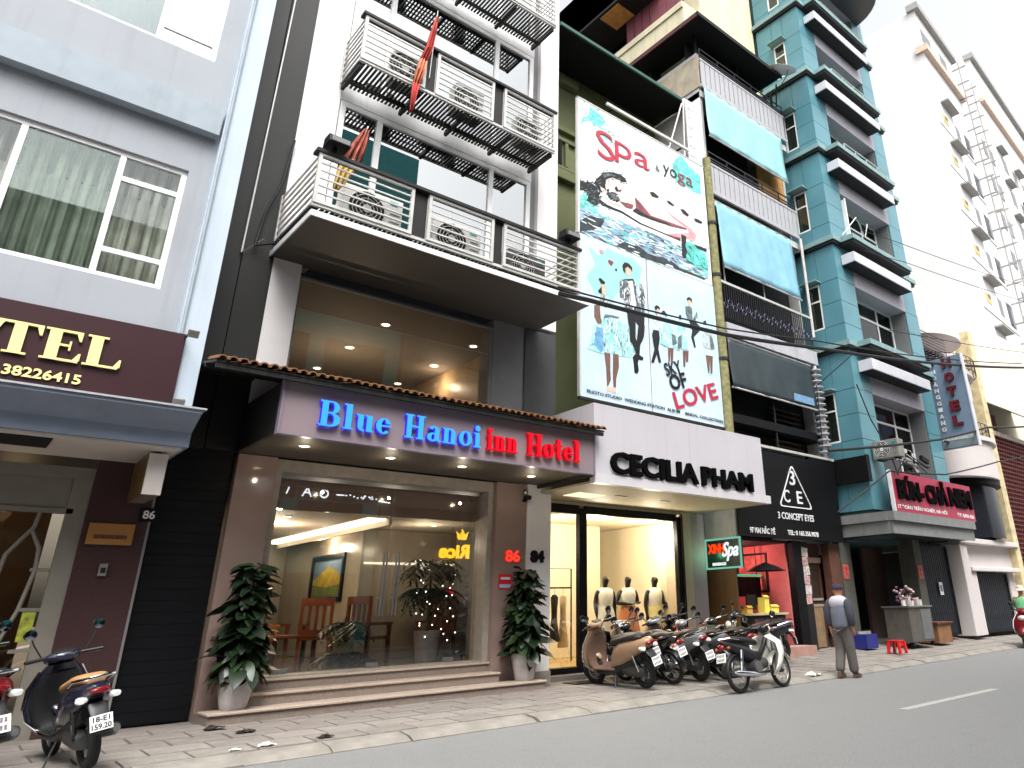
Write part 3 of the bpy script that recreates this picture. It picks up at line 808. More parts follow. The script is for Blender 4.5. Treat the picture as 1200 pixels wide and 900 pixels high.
# ---- air conditioners on the balconies
m_ac = M('ac_casing', (212, 211, 206), rough=.5, var=.06, streak=.25)
m_acd = M('ac_casing_grimy', (92, 92, 92), rough=.6, var=.1)
m_acg = M('ac_grille', (110, 110, 108), rough=.5)
def aircon(lab, x0, y0, z0, w=.92, h=.68, d=.34, m=None, group=None, rz=0):
    m = m or m_ac
    t = thing('air_conditioner', lab, 'air conditioner', (x0, y0, z0), (0, 0, rz), group, local=True)
    ob('casing', B().box(0, w, 0, d, .04, h), m, t, bevel=.012)
    ob('foot', B().box(.1, .16, .02, d - .02, 0, .04), m_black, t); ob('foot', B().box(w - .16, w - .1, .02, d - .02, 0, .04), m_black, t)
    cx, cz, rr = w * .38, .04 + (h - .04) * .5, (h - .04) * .44
    b = B()
    for k in range(5): b.torus((cx, -.012, cz), rr * (k + 1) / 5, .006, 'y', 24, 4)
    for k in range(8): b.cyl((cx, -.012, cz), (cx + rr * math.cos(k * PI / 4), -.012, cz + rr * math.sin(k * PI / 4)), .005, n=4)
    ob('fan_guard', b, m_ac, t)
    ob('fan_well', B().cyl((cx, -.003, cz), (cx, .004, cz), rr, n=24), m_dark, t)
    ob('hub', B().cyl((cx, -.025, cz), (cx, -.006, cz), rr * .24, n=12), m_ac, t)
    b = B()
    for k in range(3): b.box(w * .78, w * .95, -.008, -.002, .14 + k * .15, .16 + k * .15)
    ob('vent', b, m_acg, t)
    ob('badge', B().box(w * .76, w * .90, -.008, -.002, h - .12, h - .05), M('teal_badge', (60, 170, 170)), t)
    return t
aircon('white air conditioner behind the first panel of the lowest balcony', 3.52, 10.15, 7.10, 1.0, .74)
aircon('white air conditioner behind the middle panel of the lowest balcony', 5.10, 10.15, 7.10, .96, .72)
aircon('grimy grey air conditioner behind the right panel of the lowest balcony', 6.68, 10.15, 7.10, .86, .62, m=m_acd)
aircon('small air conditioner behind the first panel of the second balcony', 4.3, 10.75, 10.73, .62, .80, .3)
aircon('small air conditioner behind the middle panel of the second balcony', 5.65, 10.75, 10.73, .66, .72, .3)
aircon('small air conditioner behind the right panel of the second balcony', 7.2, 10.75, 10.73, .62, .70, .3)

# ---- flags
def cloth(rows, m, par, nm='cloth'):
    """rows: (centre x, y, z, half width, phase); the strip hangs in shallow folds"""
    b = B(); rs = []
    for cx, cy, cz, hw, ph in rows:
        rs.append([Vector((cx + hw * (k / 6 - 1), cy + .05 * math.sin(k * 1.5 + ph), cz - abs(k - 6) * .004)) for k in range(13)])
    b.rings(rs, closed=False)
    o = ob(nm, b, m, par, smooth=True, ang=90)
    md = o.modifiers.new('thick', 'SOLIDIFY'); md.thickness = .004
    return o
m_flag = M('red_flag_cloth', (178, 66, 58), rough=.85, var=.15, scale=3)
m_flag2 = M('orange_flag_cloth', (206, 122, 92), rough=.85, var=.3, scale=4)
fg = thing('flag', 'furled red flag hanging from a pole on the second hotel balcony', 'flag', (5.0, 10.85, 11.3))
ob('pole', B().cyl((4.93, 10.51, 10.98), (4.87, 10.28, 12.48), .012, n=6), m_steel, fg)
cloth([(4.879, 10.318, 12.359, 0.013, 0), (4.846, 10.340, 11.982, 0.052, 0.4), (4.803, 10.361, 11.550, 0.065, 1), (4.728, 10.383, 11.226, 0.074, 1.8)], m_flag, fg)
cloth([(4.727, 10.383, 11.226, 0.074, 1.8), (4.695, 10.383, 10.956, 0.087, 2.4), (4.642, 10.405, 10.632, 0.077, 3)], m_flag2, fg)
cloth([(4.640, 10.405, 10.632, 0.077, 3), (4.609, 10.405, 10.255, 0.060, 3.5), (4.587, 10.426, 9.953, 0.026, 4)], m_flag, fg)
fg = thing('flag', 'faded red and yellow flag draped behind the lowest hotel balcony', 'flag', (3.8, 10.7, 9))
cloth([(4.0, 10.9, 9.55, .05, 0), (3.92, 10.9, 9.2, .12, .8), (3.82, 10.9, 8.8, .15, 1.6)], M('faded_red_cloth', (150, 80, 66), rough=.85, var=.4, scale=5), fg)
cloth([(3.819, 10.9, 8.8, .15, 1.6), (3.72, 10.9, 8.5, .12, 2.2), (3.66, 10.9, 8.1, .1, 3)], M('faded_yellow_cloth', (180, 150, 80), rough=.85, var=.3, scale=5), fg)
ob('pole', B().cyl((3.6, 11.0, 7.4), (4.02, 10.88, 9.6), .012, n=6), m_steel, fg)

# ---- plants
m_leaf = M('dark_green_leaf', (28, 44, 26), rough=.38, var=.35, scale=3, spec=.5)
m_leaf2 = M('mid_green_leaf', (40, 60, 32), rough=.4, var=.3, scale=3, spec=.5)
m_stem = M('plant_stem', (78, 74, 48), rough=.7)
m_pot = M('white_pot', (178, 172, 172), rough=.45, var=.12, scale=9, bump=.5, bscale=14)
m_soil = M('soil', (50, 40, 32), rough=.95)
def leafmesh(L, W, m, par, droop=.35, n=6):
    b = B(); rs = []
    for i in range(n + 1):
        t = i / n; wd = W * math.sin(PI * min(1, t * .93 + .07)) ** .75 * (1 if t < 1 else 0) + .002
        z = -droop * L * t * t; y = L * t
        rs.append([Vector((-wd, y, z + .18 * wd)), Vector((0, y, z)), Vector((wd, y, z + .18 * wd))])
    b.rings(rs, closed=False)
    me = bpy.data.meshes.new('leaf'); me.from_pydata([tuple(v) for v in b.v], [], b.f); me.materials.append(m)
    me.polygons.foreach_set('use_smooth', [True] * len(me.polygons))
    o = bpy.data.objects.new('leaf', me); COL.objects.link(o); o.parent = par
    return o
def potplant(lab, loc, seed, hgt=1.36):
    t = thing('potted_plant', lab, 'plant', loc, group='potted plants flanking the hotel steps', local=True)
    rr = random.Random(seed)
    ob('pot', B().lathe((0, 0, 0), [(.001, 0), (.15, 0), (.165, .03), (.225, .30), (.232, .40), (.225, .42), (.20, .42), (.19, .36), (.001, .36)], 24), m_pot, t, smooth=True, ang=50)
    ob('soil', B().cyl((0, 0, .362), (0, 0, .385), .188, n=18), m_soil, t)
    b = B(); b.cyl((0, 0, .37), (.02, 0, hgt + .3), .03, .012, n=8)
    ob('stem', b, m_stem, t, smooth=True)
    ps = [leafmesh(.30, .085, m_leaf, t), leafmesh(.26, .075, m_leaf2, t), leafmesh(.22, .07, m_leaf, t, .5)]
    n = 230
    for i in range(n):
        f = i / n; z = .42 + hgt * f
        a = i * 2.39996 + rr.uniform(-.4, .4)
        rad = .03 + (.12 * (1 - f) + .05) * rr.random()
        s = (1.28 - .36 * f) * rr.uniform(.75, 1.15)
        rot = (rr.uniform(-.75, .35) + .25 * f, rr.uniform(-.5, .5), a - PI / 2)
        loc_ = (rad * math.cos(a), rad * math.sin(a), z)
        k = rr.choice((0, 0, 1, 2))
        if i < 3: o = ps[i]; o.location = loc_; o.rotation_euler = rot; o.scale = (s, s, s)
        else:
            o = bpy.data.objects.new('leaf', ps[k].data); COL.objects.link(o); o.parent = t
            o.location = loc_; o.rotation_euler = rot; o.scale = (s, s, s)
    return t
potplant('tall leafy plant in a white pot left of the hotel steps', (3.36, 11.12, .262), 5)
potplant('tall leafy plant in a white pot right of the hotel steps', (7.95, 11.10, .262), 8)

# ---- lobby contents
m_wood = M('red_brown_wood', (104, 54, 30), rough=.35, var=.3, scale=8)
m_gwood = M('honey_wood', (150, 98, 48), rough=.35, var=.3, scale=8)
def chair(lab, x, y, rz, m):
    t = thing('lobby_chair', lab, 'chair', (x, y, .55), (0, 0, rz), 'carved chairs in the hotel lobby', local=True)
    ob('seat', B().box(-.3, .3, -.28, .28, .38, .44), m, t, bevel=.01)
    for a, c in ((-.27, -.25), (.27, -.25), (-.27, .25), (.27, .25)): ob('leg', B().box(a - .03, a + .03, c - .03, c + .03, 0, .379), m, t)
    b = B().box(-.3, .3, .24, .29, .44, .56); b.box(-.3, -.24, .24, .29, .56, 1.12); b.box(.24, .3, .24, .29, .56, 1.12); b.box(-.24, .24, .24, .29, .98, 1.12)
    for k in range(3): b.box(-.16 + k * .13, -.10 + k * .13, .25, .28, .56, .98)
    ob('backrest', b, m, t)
    for s in (-1, 1): ob('armrest', B().box(s * .29 - .035, s * .29 + .035, -.28, .24, .62, .67).box(s * .29 - .03, s * .29 + .03, -.26, -.2, .44, .62), m, t)
chair('honey wood carved chair at the left of the hotel lobby', 4.75, 15.0, .9, m_gwood)
chair('red brown carved chair beside the honey wood one in the lobby', 5.35, 16.2, .8, m_wood)
chair('red brown carved chair behind the glass door handles', 5.85, 15.0, 2.6, m_wood)
chair('red brown carved chair left of the big lobby palm pot', 6.3, 13.75, 1.9, m_wood)
chair('honey wood carved chair at the back of the lobby beside the red flowers', 4.4, 16.4, .3, m_gwood)
chair('red brown carved chair facing the palm at the right of the lobby', 7.75, 13.85, -.9, m_wood)
tb = thing('coffee_table', 'low red brown wooden table between the lobby chairs', 'table', (5.35, 15.2, .55), local=True)
ob('top', B().box(-.5, .5, -.32, .32, .42, .48), m_wood, tb, bevel=.01)
for a, c in ((-.44, -.26), (.44, -.26), (-.44, .26), (.44, .26)): ob('leg', B().box(a - .035, a + .035, c - .035, c + .035, 0, .419), m_wood, tb)
PT = thing('painting', 'dark framed landscape painting of a yellow hill on the lobby wall', 'painting', (6.28, 15.9, 2.05))
Fp = FW(6.295)
ob('frame', holes(B(), Fp, -16.8, -15.1, 1.62, 2.55, [(-16.72, -15.18, 1.70, 2.47)], 0, .05), m_black, PT)
b = B(); b.sheet(Fp, [(-16.72, 1.70), (-15.18, 1.70), (-15.18, 2.47), (-16.72, 2.47)], .01)
cv = ob('canvas', b, M('painted_sky', (96, 116, 134), var=.2, scale=3), PT)
ob('painted_hill', B().sheet(Fp, [(-16.70, 1.85), (-15.2, 1.85), (-15.2, 2.08), (-15.5, 2.2), (-15.9, 2.33), (-16.25, 2.2), (-16.70, 2.05)], .013), M('painted_yellow', (150, 130, 44), var=.3, scale=5), cv)
ob('painted_field', B().sheet(Fp, [(-16.70, 1.72), (-15.2, 1.72), (-15.2, 1.95), (-16.0, 1.9), (-16.70, 1.97)], .016), M('painted_green', (84, 96, 50), var=.3, scale=6), cv)
def palm(lab, loc, pot_h, pot_r, n, L, mp, seed, z0):
    t = thing('potted_palm', lab, 'plant', loc, local=True); rr = random.Random(seed)
    ob('pot', B().lathe((0, 0, 0), [(.001, 0), (pot_r * .75, 0), (pot_r, pot_h * .8), (pot_r * 1.03, pot_h), (pot_r * .9, pot_h), (pot_r * .85, pot_h * .9), (.001, pot_h * .9)], 20), mp, t, smooth=True, ang=50)
    ob('trunk', B().cyl((0, 0, pot_h * .85), (0, 0, z0 + .15), .035, .02, n=8), m_stem, t, smooth=True)
    p = None
    for i in range(n):
        a = i * 2.4; tier = i % 2
        b = B(); el = rr.uniform(.25, 1.0); LL = L * rr.uniform(.75, 1.1)
        pts = [Vector((math.cos(a) * LL * s_ * math.cos(el * (1 - s_ * .9)), math.sin(a) * LL * s_ * math.cos(el * (1 - s_ * .9)), LL * (math.sin(el) * s_ - .75 * s_ * s_))) for s_ in [k / 6 for k in range(7)]]
        off = Vector((0, 0, z0 - (.5 if tier else 0)))
        pts = [q + off for q in pts]
        b.tube(pts, [.008] * 6 + [.003], 4)
        side = Vector((-math.sin(a), math.cos(a), 0))
        for k in range(1, 7):
            for sg in (-1, 1):
                q = pts[k]; d_ = (pts[k] - pts[k - 1]).normalized()
                tip = q + side * sg * LL * .36 + d_ * LL * .22 + Vector((0, 0, -.07))
                mid = (q + tip) / 2; wv = d_ * .034
                b.add([q, mid + wv, tip, mid - wv], [(0, 1, 2, 3)])
        ob('frond', b, m_leaf, t)
palm('big two tiered palm in a pale pot inside the hotel window', (7.15, 13.1, .55), .5, .24, 64, .56, m_pot, 4, 1.62)
palm('bushy plant in a cream pot in the middle of the hotel lobby', (5.75, 13.5, .55), .36, .17, 40, .48, M('cream_pot', (196, 184, 160), rough=.5), 9, .62)
rf = thing('flower_vase', 'red flower arrangement in a vase at the left of the lobby', 'flowers', (5.0, 15.9, 1.05), local=True)
ob('vase', B().lathe((0, 0, 0), [(.001, 0), (.06, 0), (.08, .1), (.04, .22), (.05, .26)], 14), m_soff, rf, smooth=True)
b = B()
for k in range(26):
    a = k * 2.4; r_ = .16 * math.sqrt(k / 26); b.ell((r_ * math.cos(a), r_ * math.sin(a), .34 + .06 * math.cos(k)), .05, .05, .04, 6, 4)
ob('bloom', b, M('red_petal', (214, 60, 50), rough=.6), rf, smooth=True)
ped = thing('plant_stand', 'small honey wood stand holding the red flowers', 'stand', (5.0, 15.9, .55), local=True)
ob('top', B().box(-.2, .2, -.2, .2, .46, .5), m_gwood, ped)
for a, c in ((-.16, -.16), (.16, -.16), (-.16, .16), (.16, .16)): ob('leg', B().box(a - .02, a + .02, c - .02, c + .02, 0, .459), m_gwood, ped)

sl_ = thing('string_lights', 'string of tiny white lights wound over the big lobby palm', 'lights', (7.15, 13.1, 1.6))
b = B(); rr = random.Random(6); pts = []
for k in range(34):
    a = k * 1.1; q = Vector((7.25 + (.34 + .1 * math.sin(k)) * math.cos(a), 12.95 + .3 * math.sin(a), 2.0 - k * .034 + rr.uniform(-.05, .05))); pts.append(q); b.ell(q, .012, .012, .012, 6, 4)
ob('bead', b, E('tiny_lamp', (255, 250, 240), 9), sl_, kind='stuff'); ob('wire', B().tube(pts, .002, 3), m_black, sl_)
rd_ = thing('red_lantern', 'small red lantern beside the big lobby palm', 'lantern', (7.62, 13.2, 1.75))
ob('shade', B().ell((7.62, 13.2, 1.72), .09, .09, .07, 12, 8), E('red_lantern_shade', (255, 40, 60), .9), rd_, smooth=True); ob('cord', B().cyl((7.62, 13.2, 1.78), (7.62, 13.2, 2.95), .004, n=4), m_black, rd_)
# printed shapes on the two advertising boards: name, ink, layer, outline (x, z) in metres
PRINTS = [
  ('water_strip','p_water',1,[(9.13,10.0),(9.69,10.03),(10.84,10.14),(12.54,10.15),(13.55,10.2),(13.59,9.4),(11.27,9.27),(9.12,9.28)]),
  ('dark_water','p_dark',2,[(9.13,9.59),(9.44,9.84),(9.9,9.88),(9.78,9.67),(9.51,9.47),(9.12,9.28)]),
  ('dark_water','p_dark',2,[(10.33,9.39),(10.57,9.55),(11.07,9.55),(11.32,9.46),(12.12,9.55),(12.48,9.43),(13.59,9.44),(13.59,9.39),(11.27,9.27),(10.24,9.29)]),
  ('teal_blotch','p_teal',1,[(9.17,12.31),(9.23,12.52),(9.42,12.69),(9.47,12.97),(9.71,12.91),(9.87,12.88),(9.99,12.76),(9.82,12.53),(9.58,12.44),(9.5,12.55),(9.3,12.43)]),
  ('teal_blotch','p_teal',1,[(9.81,12.3),(10.02,12.44),(10.14,12.39),(10.1,12.26),(9.91,12.26)]),
  ('teal_blotch','p_teal',1,[(12.53,12.77),(12.79,13.03),(13.08,12.86),(13.27,12.78),(13.57,12.67),(13.56,12.06),(13.25,12.02),(12.91,12.07),(12.52,12.06),(12.4,12.4)]),
  ('teal_blotch','p_teal',1,[(9.13,10.24),(9.3,10.38),(9.45,10.34),(9.41,10.16),(9.69,10.07),(9.69,10.0),(9.13,9.95)]),
  ('hair','p_ink',3,[(9.57,10.79),(9.67,10.96),(9.83,11.14),(10.02,11.28),(10.22,11.36),(10.45,11.39),(10.62,11.35),(10.66,11.26),(10.53,11.2),(10.34,11.2),(10.14,11.18),(9.97,11.05),(9.92,10.87),(9.96,10.72),(9.86,10.71),(9.8,10.6),(9.67,10.67)]),
  ('hair','p_ink',3,[(9.98,10.73),(10.12,10.71),(10.27,10.72),(10.39,10.63),(10.24,10.57),(10.04,10.61)]),
  ('curl','p_suit',4,[(9.85,11.13),(10.06,11.27),(10.18,11.27),(10.05,11.18),(9.89,11.06)]),
  ('hand','p_skin',3,[(9.76,10.76),(9.92,10.74),(10.16,10.59),(10.4,10.53),(10.53,10.51),(10.16,10.43),(9.84,10.53)]),
  ('back','p_skin',1,[(10.97,10.95),(11.43,11.35),(12.26,11.39),(13.43,11.22),(13.43,10.8),(12.83,10.7),(12.2,10.58),(11.47,10.55),(11.13,10.69)]),
  ('towel','p_white',2,[(9.7,10.2),(10.85,10.32),(12.55,10.25),(12.56,10.11),(10.76,10.09),(9.69,10.03)]),
  ('hair','p_ink',3,[(9.13,10.68),(9.26,10.67),(9.45,10.75),(9.65,10.69),(9.76,10.39),(9.95,10.34),(10.15,10.34),(10.03,10.28),(9.76,10.31),(9.64,10.18),(9.33,10.19),(9.41,10.43),(9.13,10.44)]),
  ('face','p_skin',2,[(9.95,11.06),(10.34,11.27),(10.64,11.28),(10.92,10.97),(10.95,10.65),(10.78,10.53),(10.44,10.56),(10.04,10.68),(9.94,10.78)]),
  ('face_shadow','p_rose',3,[(10.4,10.6),(10.57,10.63),(10.7,10.66),(10.87,10.68),(10.82,10.55),(10.61,10.5)]),
  ('eye','p_ink',3,[(10.23,10.9),(10.29,11.0),(10.37,10.9),(10.48,10.98),(10.43,10.88),(10.29,10.83)]),
  ('neck_shadow','p_rose',3,[(10.92,10.93),(11.13,10.83),(11.47,10.6),(12.11,10.66),(12.83,10.72),(12.83,10.68),(12.2,10.56),(11.47,10.53),(11.12,10.58),(10.95,10.62)]),
  ('arm_line','p_ink',4,[(10.95,10.62),(11.12,10.58),(11.47,10.55),(12.06,10.6),(12.2,10.57),(11.47,10.49),(11.05,10.47),(10.82,10.5)]),
  ('arm_line','p_ink',3,[(9.76,10.31),(10.44,10.35),(11.1,10.25),(11.72,10.26),(12.55,10.27),(12.55,10.23),(11.72,10.22),(11.06,10.2),(10.44,10.28),(9.79,10.26)]),
  ('shade','p_rose2',2,[(12.04,10.98),(12.36,10.9),(12.98,10.79),(13.22,10.65),(13.15,10.44),(12.85,10.41),(12.17,10.24),(12.04,10.27),(12.92,10.62),(12.88,10.72),(12.36,10.83)]),
  ('shadow','p_rose',3,[(12.18,10.28),(12.56,10.34),(12.55,10.27),(12.22,10.24)]),
  ('stone','p_ink',3,[(11.47,11.3),(11.61,11.36),(11.81,11.3),(11.76,11.23),(11.55,11.2)]),
  ('stone','p_ink',3,[(12.09,11.29),(12.21,11.32),(12.39,11.27),(12.36,11.22),(12.18,11.22)]),
  ('stone','p_ink',3,[(12.63,11.24),(12.76,11.28),(12.97,11.19),(12.91,11.11),(12.72,11.13)]),
  ('stone','p_ink',3,[(13.15,11.14),(13.3,11.19),(13.52,11.17),(13.46,11.09),(13.23,11.07)]),
  ('dark_bar','p_ink',4,[(12.59,10.46),(12.78,10.46),(12.77,9.78),(12.58,9.79)]),
  ('teal_blotch','p_teal',2,[(12.82,10.32),(13.14,10.32),(13.57,10.17),(13.61,9.62),(13.12,9.69),(12.75,9.79)]),
  ('dark_blot','p_ink',3,[(13.06,10.33),(13.34,10.35),(13.62,10.37),(13.58,10.26),(13.23,10.24)]),
  ('mist','p_mist',1,[(9.38,9.02),(9.69,8.86),(9.98,9.17),(10.16,9.14),(10.49,9.12),(10.79,9.16),(11.09,8.98),(10.91,8.44),(10.23,8.1),(10.01,7.7),(9.6,7.78),(9.47,8.02),(9.31,8.23),(9.58,8.62)]),
  ('mist','p_mist2',1,[(11.38,8.78),(12.32,8.96),(13.57,9.04),(13.67,8.19),(13.71,6.78),(13.31,6.7),(12.63,7.2),(11.33,7.16),(11.31,8.17)]),
  ('mist','p_mist2',1,[(9.2,6.53),(11.04,6.66),(11.45,6.42),(11.4,5.64),(10.29,5.66),(9.19,5.62)]),
  ('heart','p_rose',3,[(9.96,8.83),(10.04,8.88),(10.08,8.86),(10.14,8.86),(10.13,8.8),(10.06,8.72),(9.99,8.77)]),
  ('heart','p_rose2',3,[(9.7,9.01),(9.76,9.06),(9.83,9.06),(9.83,8.97),(9.78,8.94),(9.72,8.98)]),
  ('heart','p_ink',3,[(10.18,8.68),(10.24,8.71),(10.25,8.67),(10.21,8.62)]),
  ('groom_hair','p_ink',4,[(10.42,8.86),(10.5,8.96),(10.63,8.97),(10.74,8.9),(10.74,8.78),(10.69,8.83),(10.59,8.87),(10.51,8.8),(10.51,8.68),(10.44,8.72)]),
  ('groom_face','p_skin2',3,[(10.51,8.8),(10.59,8.88),(10.7,8.83),(10.69,8.7),(10.6,8.62),(10.53,8.67)]),
  ('groom_jacket','p_suit',3,[(10.32,8.41),(10.5,8.53),(10.76,8.59),(10.85,8.49),(10.86,8.25),(10.97,8.1),(10.91,8.03),(11.11,8.02),(11.1,7.82),(10.88,7.79),(10.55,7.78),(10.46,7.76),(10.45,8.02),(10.32,8.01)]),
  ('groom_shirt','p_white',4,[(10.59,8.48),(10.74,8.54),(10.77,8.25),(10.83,7.98),(10.83,7.89),(10.62,7.86),(10.69,8.14)]),
  ('groom_arm','p_suit',4,[(10.97,8.53),(11.04,8.54),(11.16,8.16),(11.08,8.01),(10.91,8.06),(10.86,8.13),(10.97,8.22)]),
  ('groom_tie','p_ink',5,[(10.54,8.53),(10.76,8.6),(10.76,8.55),(10.65,8.54),(10.54,8.48)]),
  ('groom_trousers','p_ink',4,[(10.51,7.8),(11.1,7.79),(11.05,7.2),(10.97,7.04),(10.8,7.0),(10.88,7.44),(10.79,7.53),(10.77,6.99),(10.6,6.95),(10.58,7.25)]),
  ('groom_trousers','p_ink',4,[(10.6,7.37),(10.79,7.42),(10.77,7.11),(10.82,7.01),(10.88,7.44),(11.09,7.49),(11.06,7.26),(10.91,6.94),(10.88,6.71),(10.77,6.72),(10.69,6.89),(10.59,7.03)]),
  ('groom_shoe','p_ink',4,[(10.66,6.61),(10.74,6.7),(10.88,6.71),(11.01,6.67),(10.98,6.6),(10.84,6.59),(10.82,6.51),(10.84,6.32),(10.79,6.24),(10.7,6.25),(10.68,6.48)]),
  ('bride_hair','p_ink',4,[(9.66,8.28),(9.73,8.31),(9.87,8.24),(9.83,8.18),(9.73,8.18)]),
  ('bride_hair','p_ink',4,[(9.64,7.97),(9.75,8.1),(9.75,8.16),(9.76,7.94),(9.69,7.92)]),
  ('bride_face','p_skin2',3,[(9.73,8.17),(9.85,8.19),(9.9,8.0),(9.83,7.91),(9.74,7.93)]),
  ('bride_top','p_suit2',3,[(9.6,7.81),(9.78,7.91),(9.98,7.89),(10.07,7.74),(9.87,7.63),(9.6,7.63)]),
  ('bride_arm','p_brown',3,[(9.53,7.59),(9.69,7.65),(9.71,7.34),(9.78,7.17),(9.66,7.14),(9.53,7.32)]),
  ('bride_sash','p_suit',4,[(9.84,7.45),(10.04,7.48),(10.29,7.49),(10.21,7.44),(10.01,7.42),(9.8,7.34)]),
  ('bride_skirt','p_skirt',3,[(9.8,7.36),(10.04,7.45),(10.35,7.37),(10.59,6.98),(10.59,6.94),(9.46,6.68),(9.56,6.9),(9.73,7.21)]),
  ('bride_skirt','p_skirt',3,[(9.5,7.11),(10.6,7.39),(10.72,6.79),(10.61,6.59),(10.26,6.55),(9.88,6.58),(9.75,6.49),(9.3,6.52),(9.42,6.68)]),
  ('skirt_fold','p_blue',4,[(9.59,7.09),(9.78,7.09),(9.78,6.58),(9.7,6.51),(9.54,6.63),(9.49,6.62)]),
  ('skirt_fold','p_blue',4,[(9.63,7.02),(9.78,7.08),(9.75,6.77),(9.59,6.73)]),
  ('bride_leg','p_brown',3,[(9.8,6.54),(9.98,6.55),(9.97,6.17),(9.98,5.94),(9.9,5.79),(9.86,5.78),(9.85,6.15)]),
  ('bride_leg','p_brown',3,[(10.06,6.56),(10.23,6.58),(10.23,6.28),(10.14,6.0),(10.13,5.8),(10.05,5.79),(10.04,5.98)]),
  ('bride_shoe','p_skin2',3,[(9.84,5.76),(10.13,5.79),(10.13,5.67),(9.96,5.68),(9.86,5.66)]),
  ('boy_hair','p_ink',4,[(11.44,8.06),(11.52,8.13),(11.62,8.11),(11.64,8.03),(11.55,8.06),(11.49,7.97)]),
  ('boy_face','p_skin2',3,[(11.48,8.02),(11.62,8.06),(11.61,7.94),(11.5,7.9)]),
  ('boy_shirt','p_suit2',3,[(11.35,7.73),(11.5,7.88),(11.65,7.89),(11.64,7.42),(11.56,7.47),(11.35,7.41)]),
  ('boy_trousers','p_ink',4,[(11.37,7.45),(11.56,7.47),(11.58,7.28),(11.51,6.99),(11.59,6.68),(11.51,6.66),(11.45,6.85),(11.34,6.62),(11.25,6.61),(11.38,6.96),(11.32,7.31)]),
  ('girl_hair','p_ink',4,[(11.68,7.99),(11.77,8.06),(11.87,7.99),(11.85,7.89),(11.78,7.95),(11.69,7.92)]),
  ('girl_dress','p_skirt',3,[(11.77,7.74),(11.96,7.72),(12.08,7.53),(12.19,7.26),(12.05,7.14),(11.83,7.12),(11.6,7.16)]),
  ('girl_fold','p_suit',4,[(11.99,7.51),(12.14,7.48),(12.18,7.29),(12.02,7.19)]),
  ('girl_leg','p_brown',3,[(11.85,7.11),(12.05,7.14),(12.0,6.78),(11.93,6.77),(11.93,7.05),(11.89,6.76),(11.84,6.75)]),
  ('girl2_hair','p_ink',4,[(12.3,8.06),(12.39,8.1),(12.4,7.98),(12.32,7.95)]),
  ('girl2_dress','p_skirt',3,[(12.23,7.76),(12.46,7.82),(12.56,7.45),(12.58,7.23),(12.13,7.12)]),
  ('girl2_fold','p_suit',4,[(12.23,7.47),(12.37,7.56),(12.34,7.2),(12.18,7.15)]),
  ('girl2_leg','p_brown',3,[(12.38,7.15),(12.59,7.19),(12.55,6.9),(12.47,6.88),(12.48,7.11),(12.43,6.75),(12.37,6.73)]),
  ('man_hair','p_ink',4,[(12.64,8.62),(12.74,8.69),(12.85,8.66),(12.83,8.55),(12.76,8.62),(12.66,8.56)]),
  ('man_face','p_skin2',3,[(12.67,8.58),(12.81,8.62),(12.79,8.47),(12.69,8.43)]),
  ('man_jacket','p_suit',3,[(12.57,8.38),(12.74,8.44),(12.83,8.38),(12.82,8.07),(13.01,8.36),(13.02,8.19),(12.84,8.01),(12.63,8.03),(12.57,8.18)]),
  ('man_trousers','p_ink',4,[(12.68,8.04),(12.89,8.06),(13.11,7.95),(13.06,7.83),(12.82,7.61),(12.87,7.35),(12.82,7.31),(12.72,7.58),(12.77,7.76)]),
  ('lady_hair','p_ink',4,[(13.23,8.14),(13.33,8.19),(13.37,8.08),(13.24,8.05)]),
  ('lady_dress','p_suit2',3,[(13.17,7.81),(13.36,7.97),(13.54,7.88),(13.61,7.46),(13.39,7.41),(13.16,7.45)]),
  ('lady_fold','p_suit',4,[(13.44,7.82),(13.55,7.75),(13.61,7.46),(13.44,7.45)]),
  ('lady_leg','p_brown',3,[(13.23,7.22),(13.51,7.25),(13.44,6.77),(13.37,6.76),(13.39,7.14),(13.32,6.75),(13.28,6.76)]),
]
# ================================================================== DRESS SHOP AND OLIVE HOUSE ABOVE IT
m_olive = M('olive_render', (112, 117, 82), rough=.8, var=.12, scale=1.2, streak=.3)
m_alu = M('white_cladding_sheet', (190, 186, 191), rough=.45, var=.03, scale=1, streak=.22, dirt=(.32, .29, .33))
m_alu2 = M('white_cladding_lip', (198, 194, 197), rough=.45, var=.03, streak=.1)
m_shopw = M('cream_shop_wall', (236, 226, 200), rough=.8, var=.04)
m_beige = M('beige_soffit', (168, 158, 132), rough=.65, var=.05)
m_pil = M('beige_pillar', (196, 180, 156), rough=.6, var=.06, streak=.12)
m_mauvp = M('mauve_pillar', (168, 154, 158), rough=.6, var=.05)
m_roofb = M('black_roof_underside', (11, 11, 12), rough=.8, var=.3)
m_grn = M('green_gutter', (44, 84, 72), rough=.5, var=.1)

OH = thing('shop_house', 'narrow olive house with a dress shop below and a deep black roof overhang', 'building', (11.4, 11.5, 0))
ob('wall', B().box(8.87, 13.93, 13.0, 13.3, 4.9, 15.75), m_olive, OH)
ob('roof', B().poly(FE(0), [(11.5, 15.62), (11.5, 15.68), (13.4, 15.95), (20, 15.95), (20, 15.85), (13.3, 15.85)], 8.88, 13.93), m_roofb, OH)
ob('gutter', B().box(8.88, 13.95, 11.44, 11.50, 15.60, 15.70), m_grn, OH)
ob('floor_slab', B().box(8.87, 13.93, 12.15, 20, 4.75, 4.9), m_olive, OH)
for z0, z1, y0 in ((13.6, 13.75, 12.86), (13.3, 13.42, 12.9), (12.4, 12.5, 12.9), (12.05, 12.35, 12.84), (15.2, 15.5, 12.8)):
    ob('moulding', B().box(8.87, 10.6, y0, 12.998, z0, z1), m_olive, OH, bevel=.02)
for k in range(4): ob('baluster', B().box(9.55 + k * .22, 9.65 + k * .22, 12.9, 12.99, 12.52, 13.28), m_black if k % 2 == 0 else m_olive, OH)
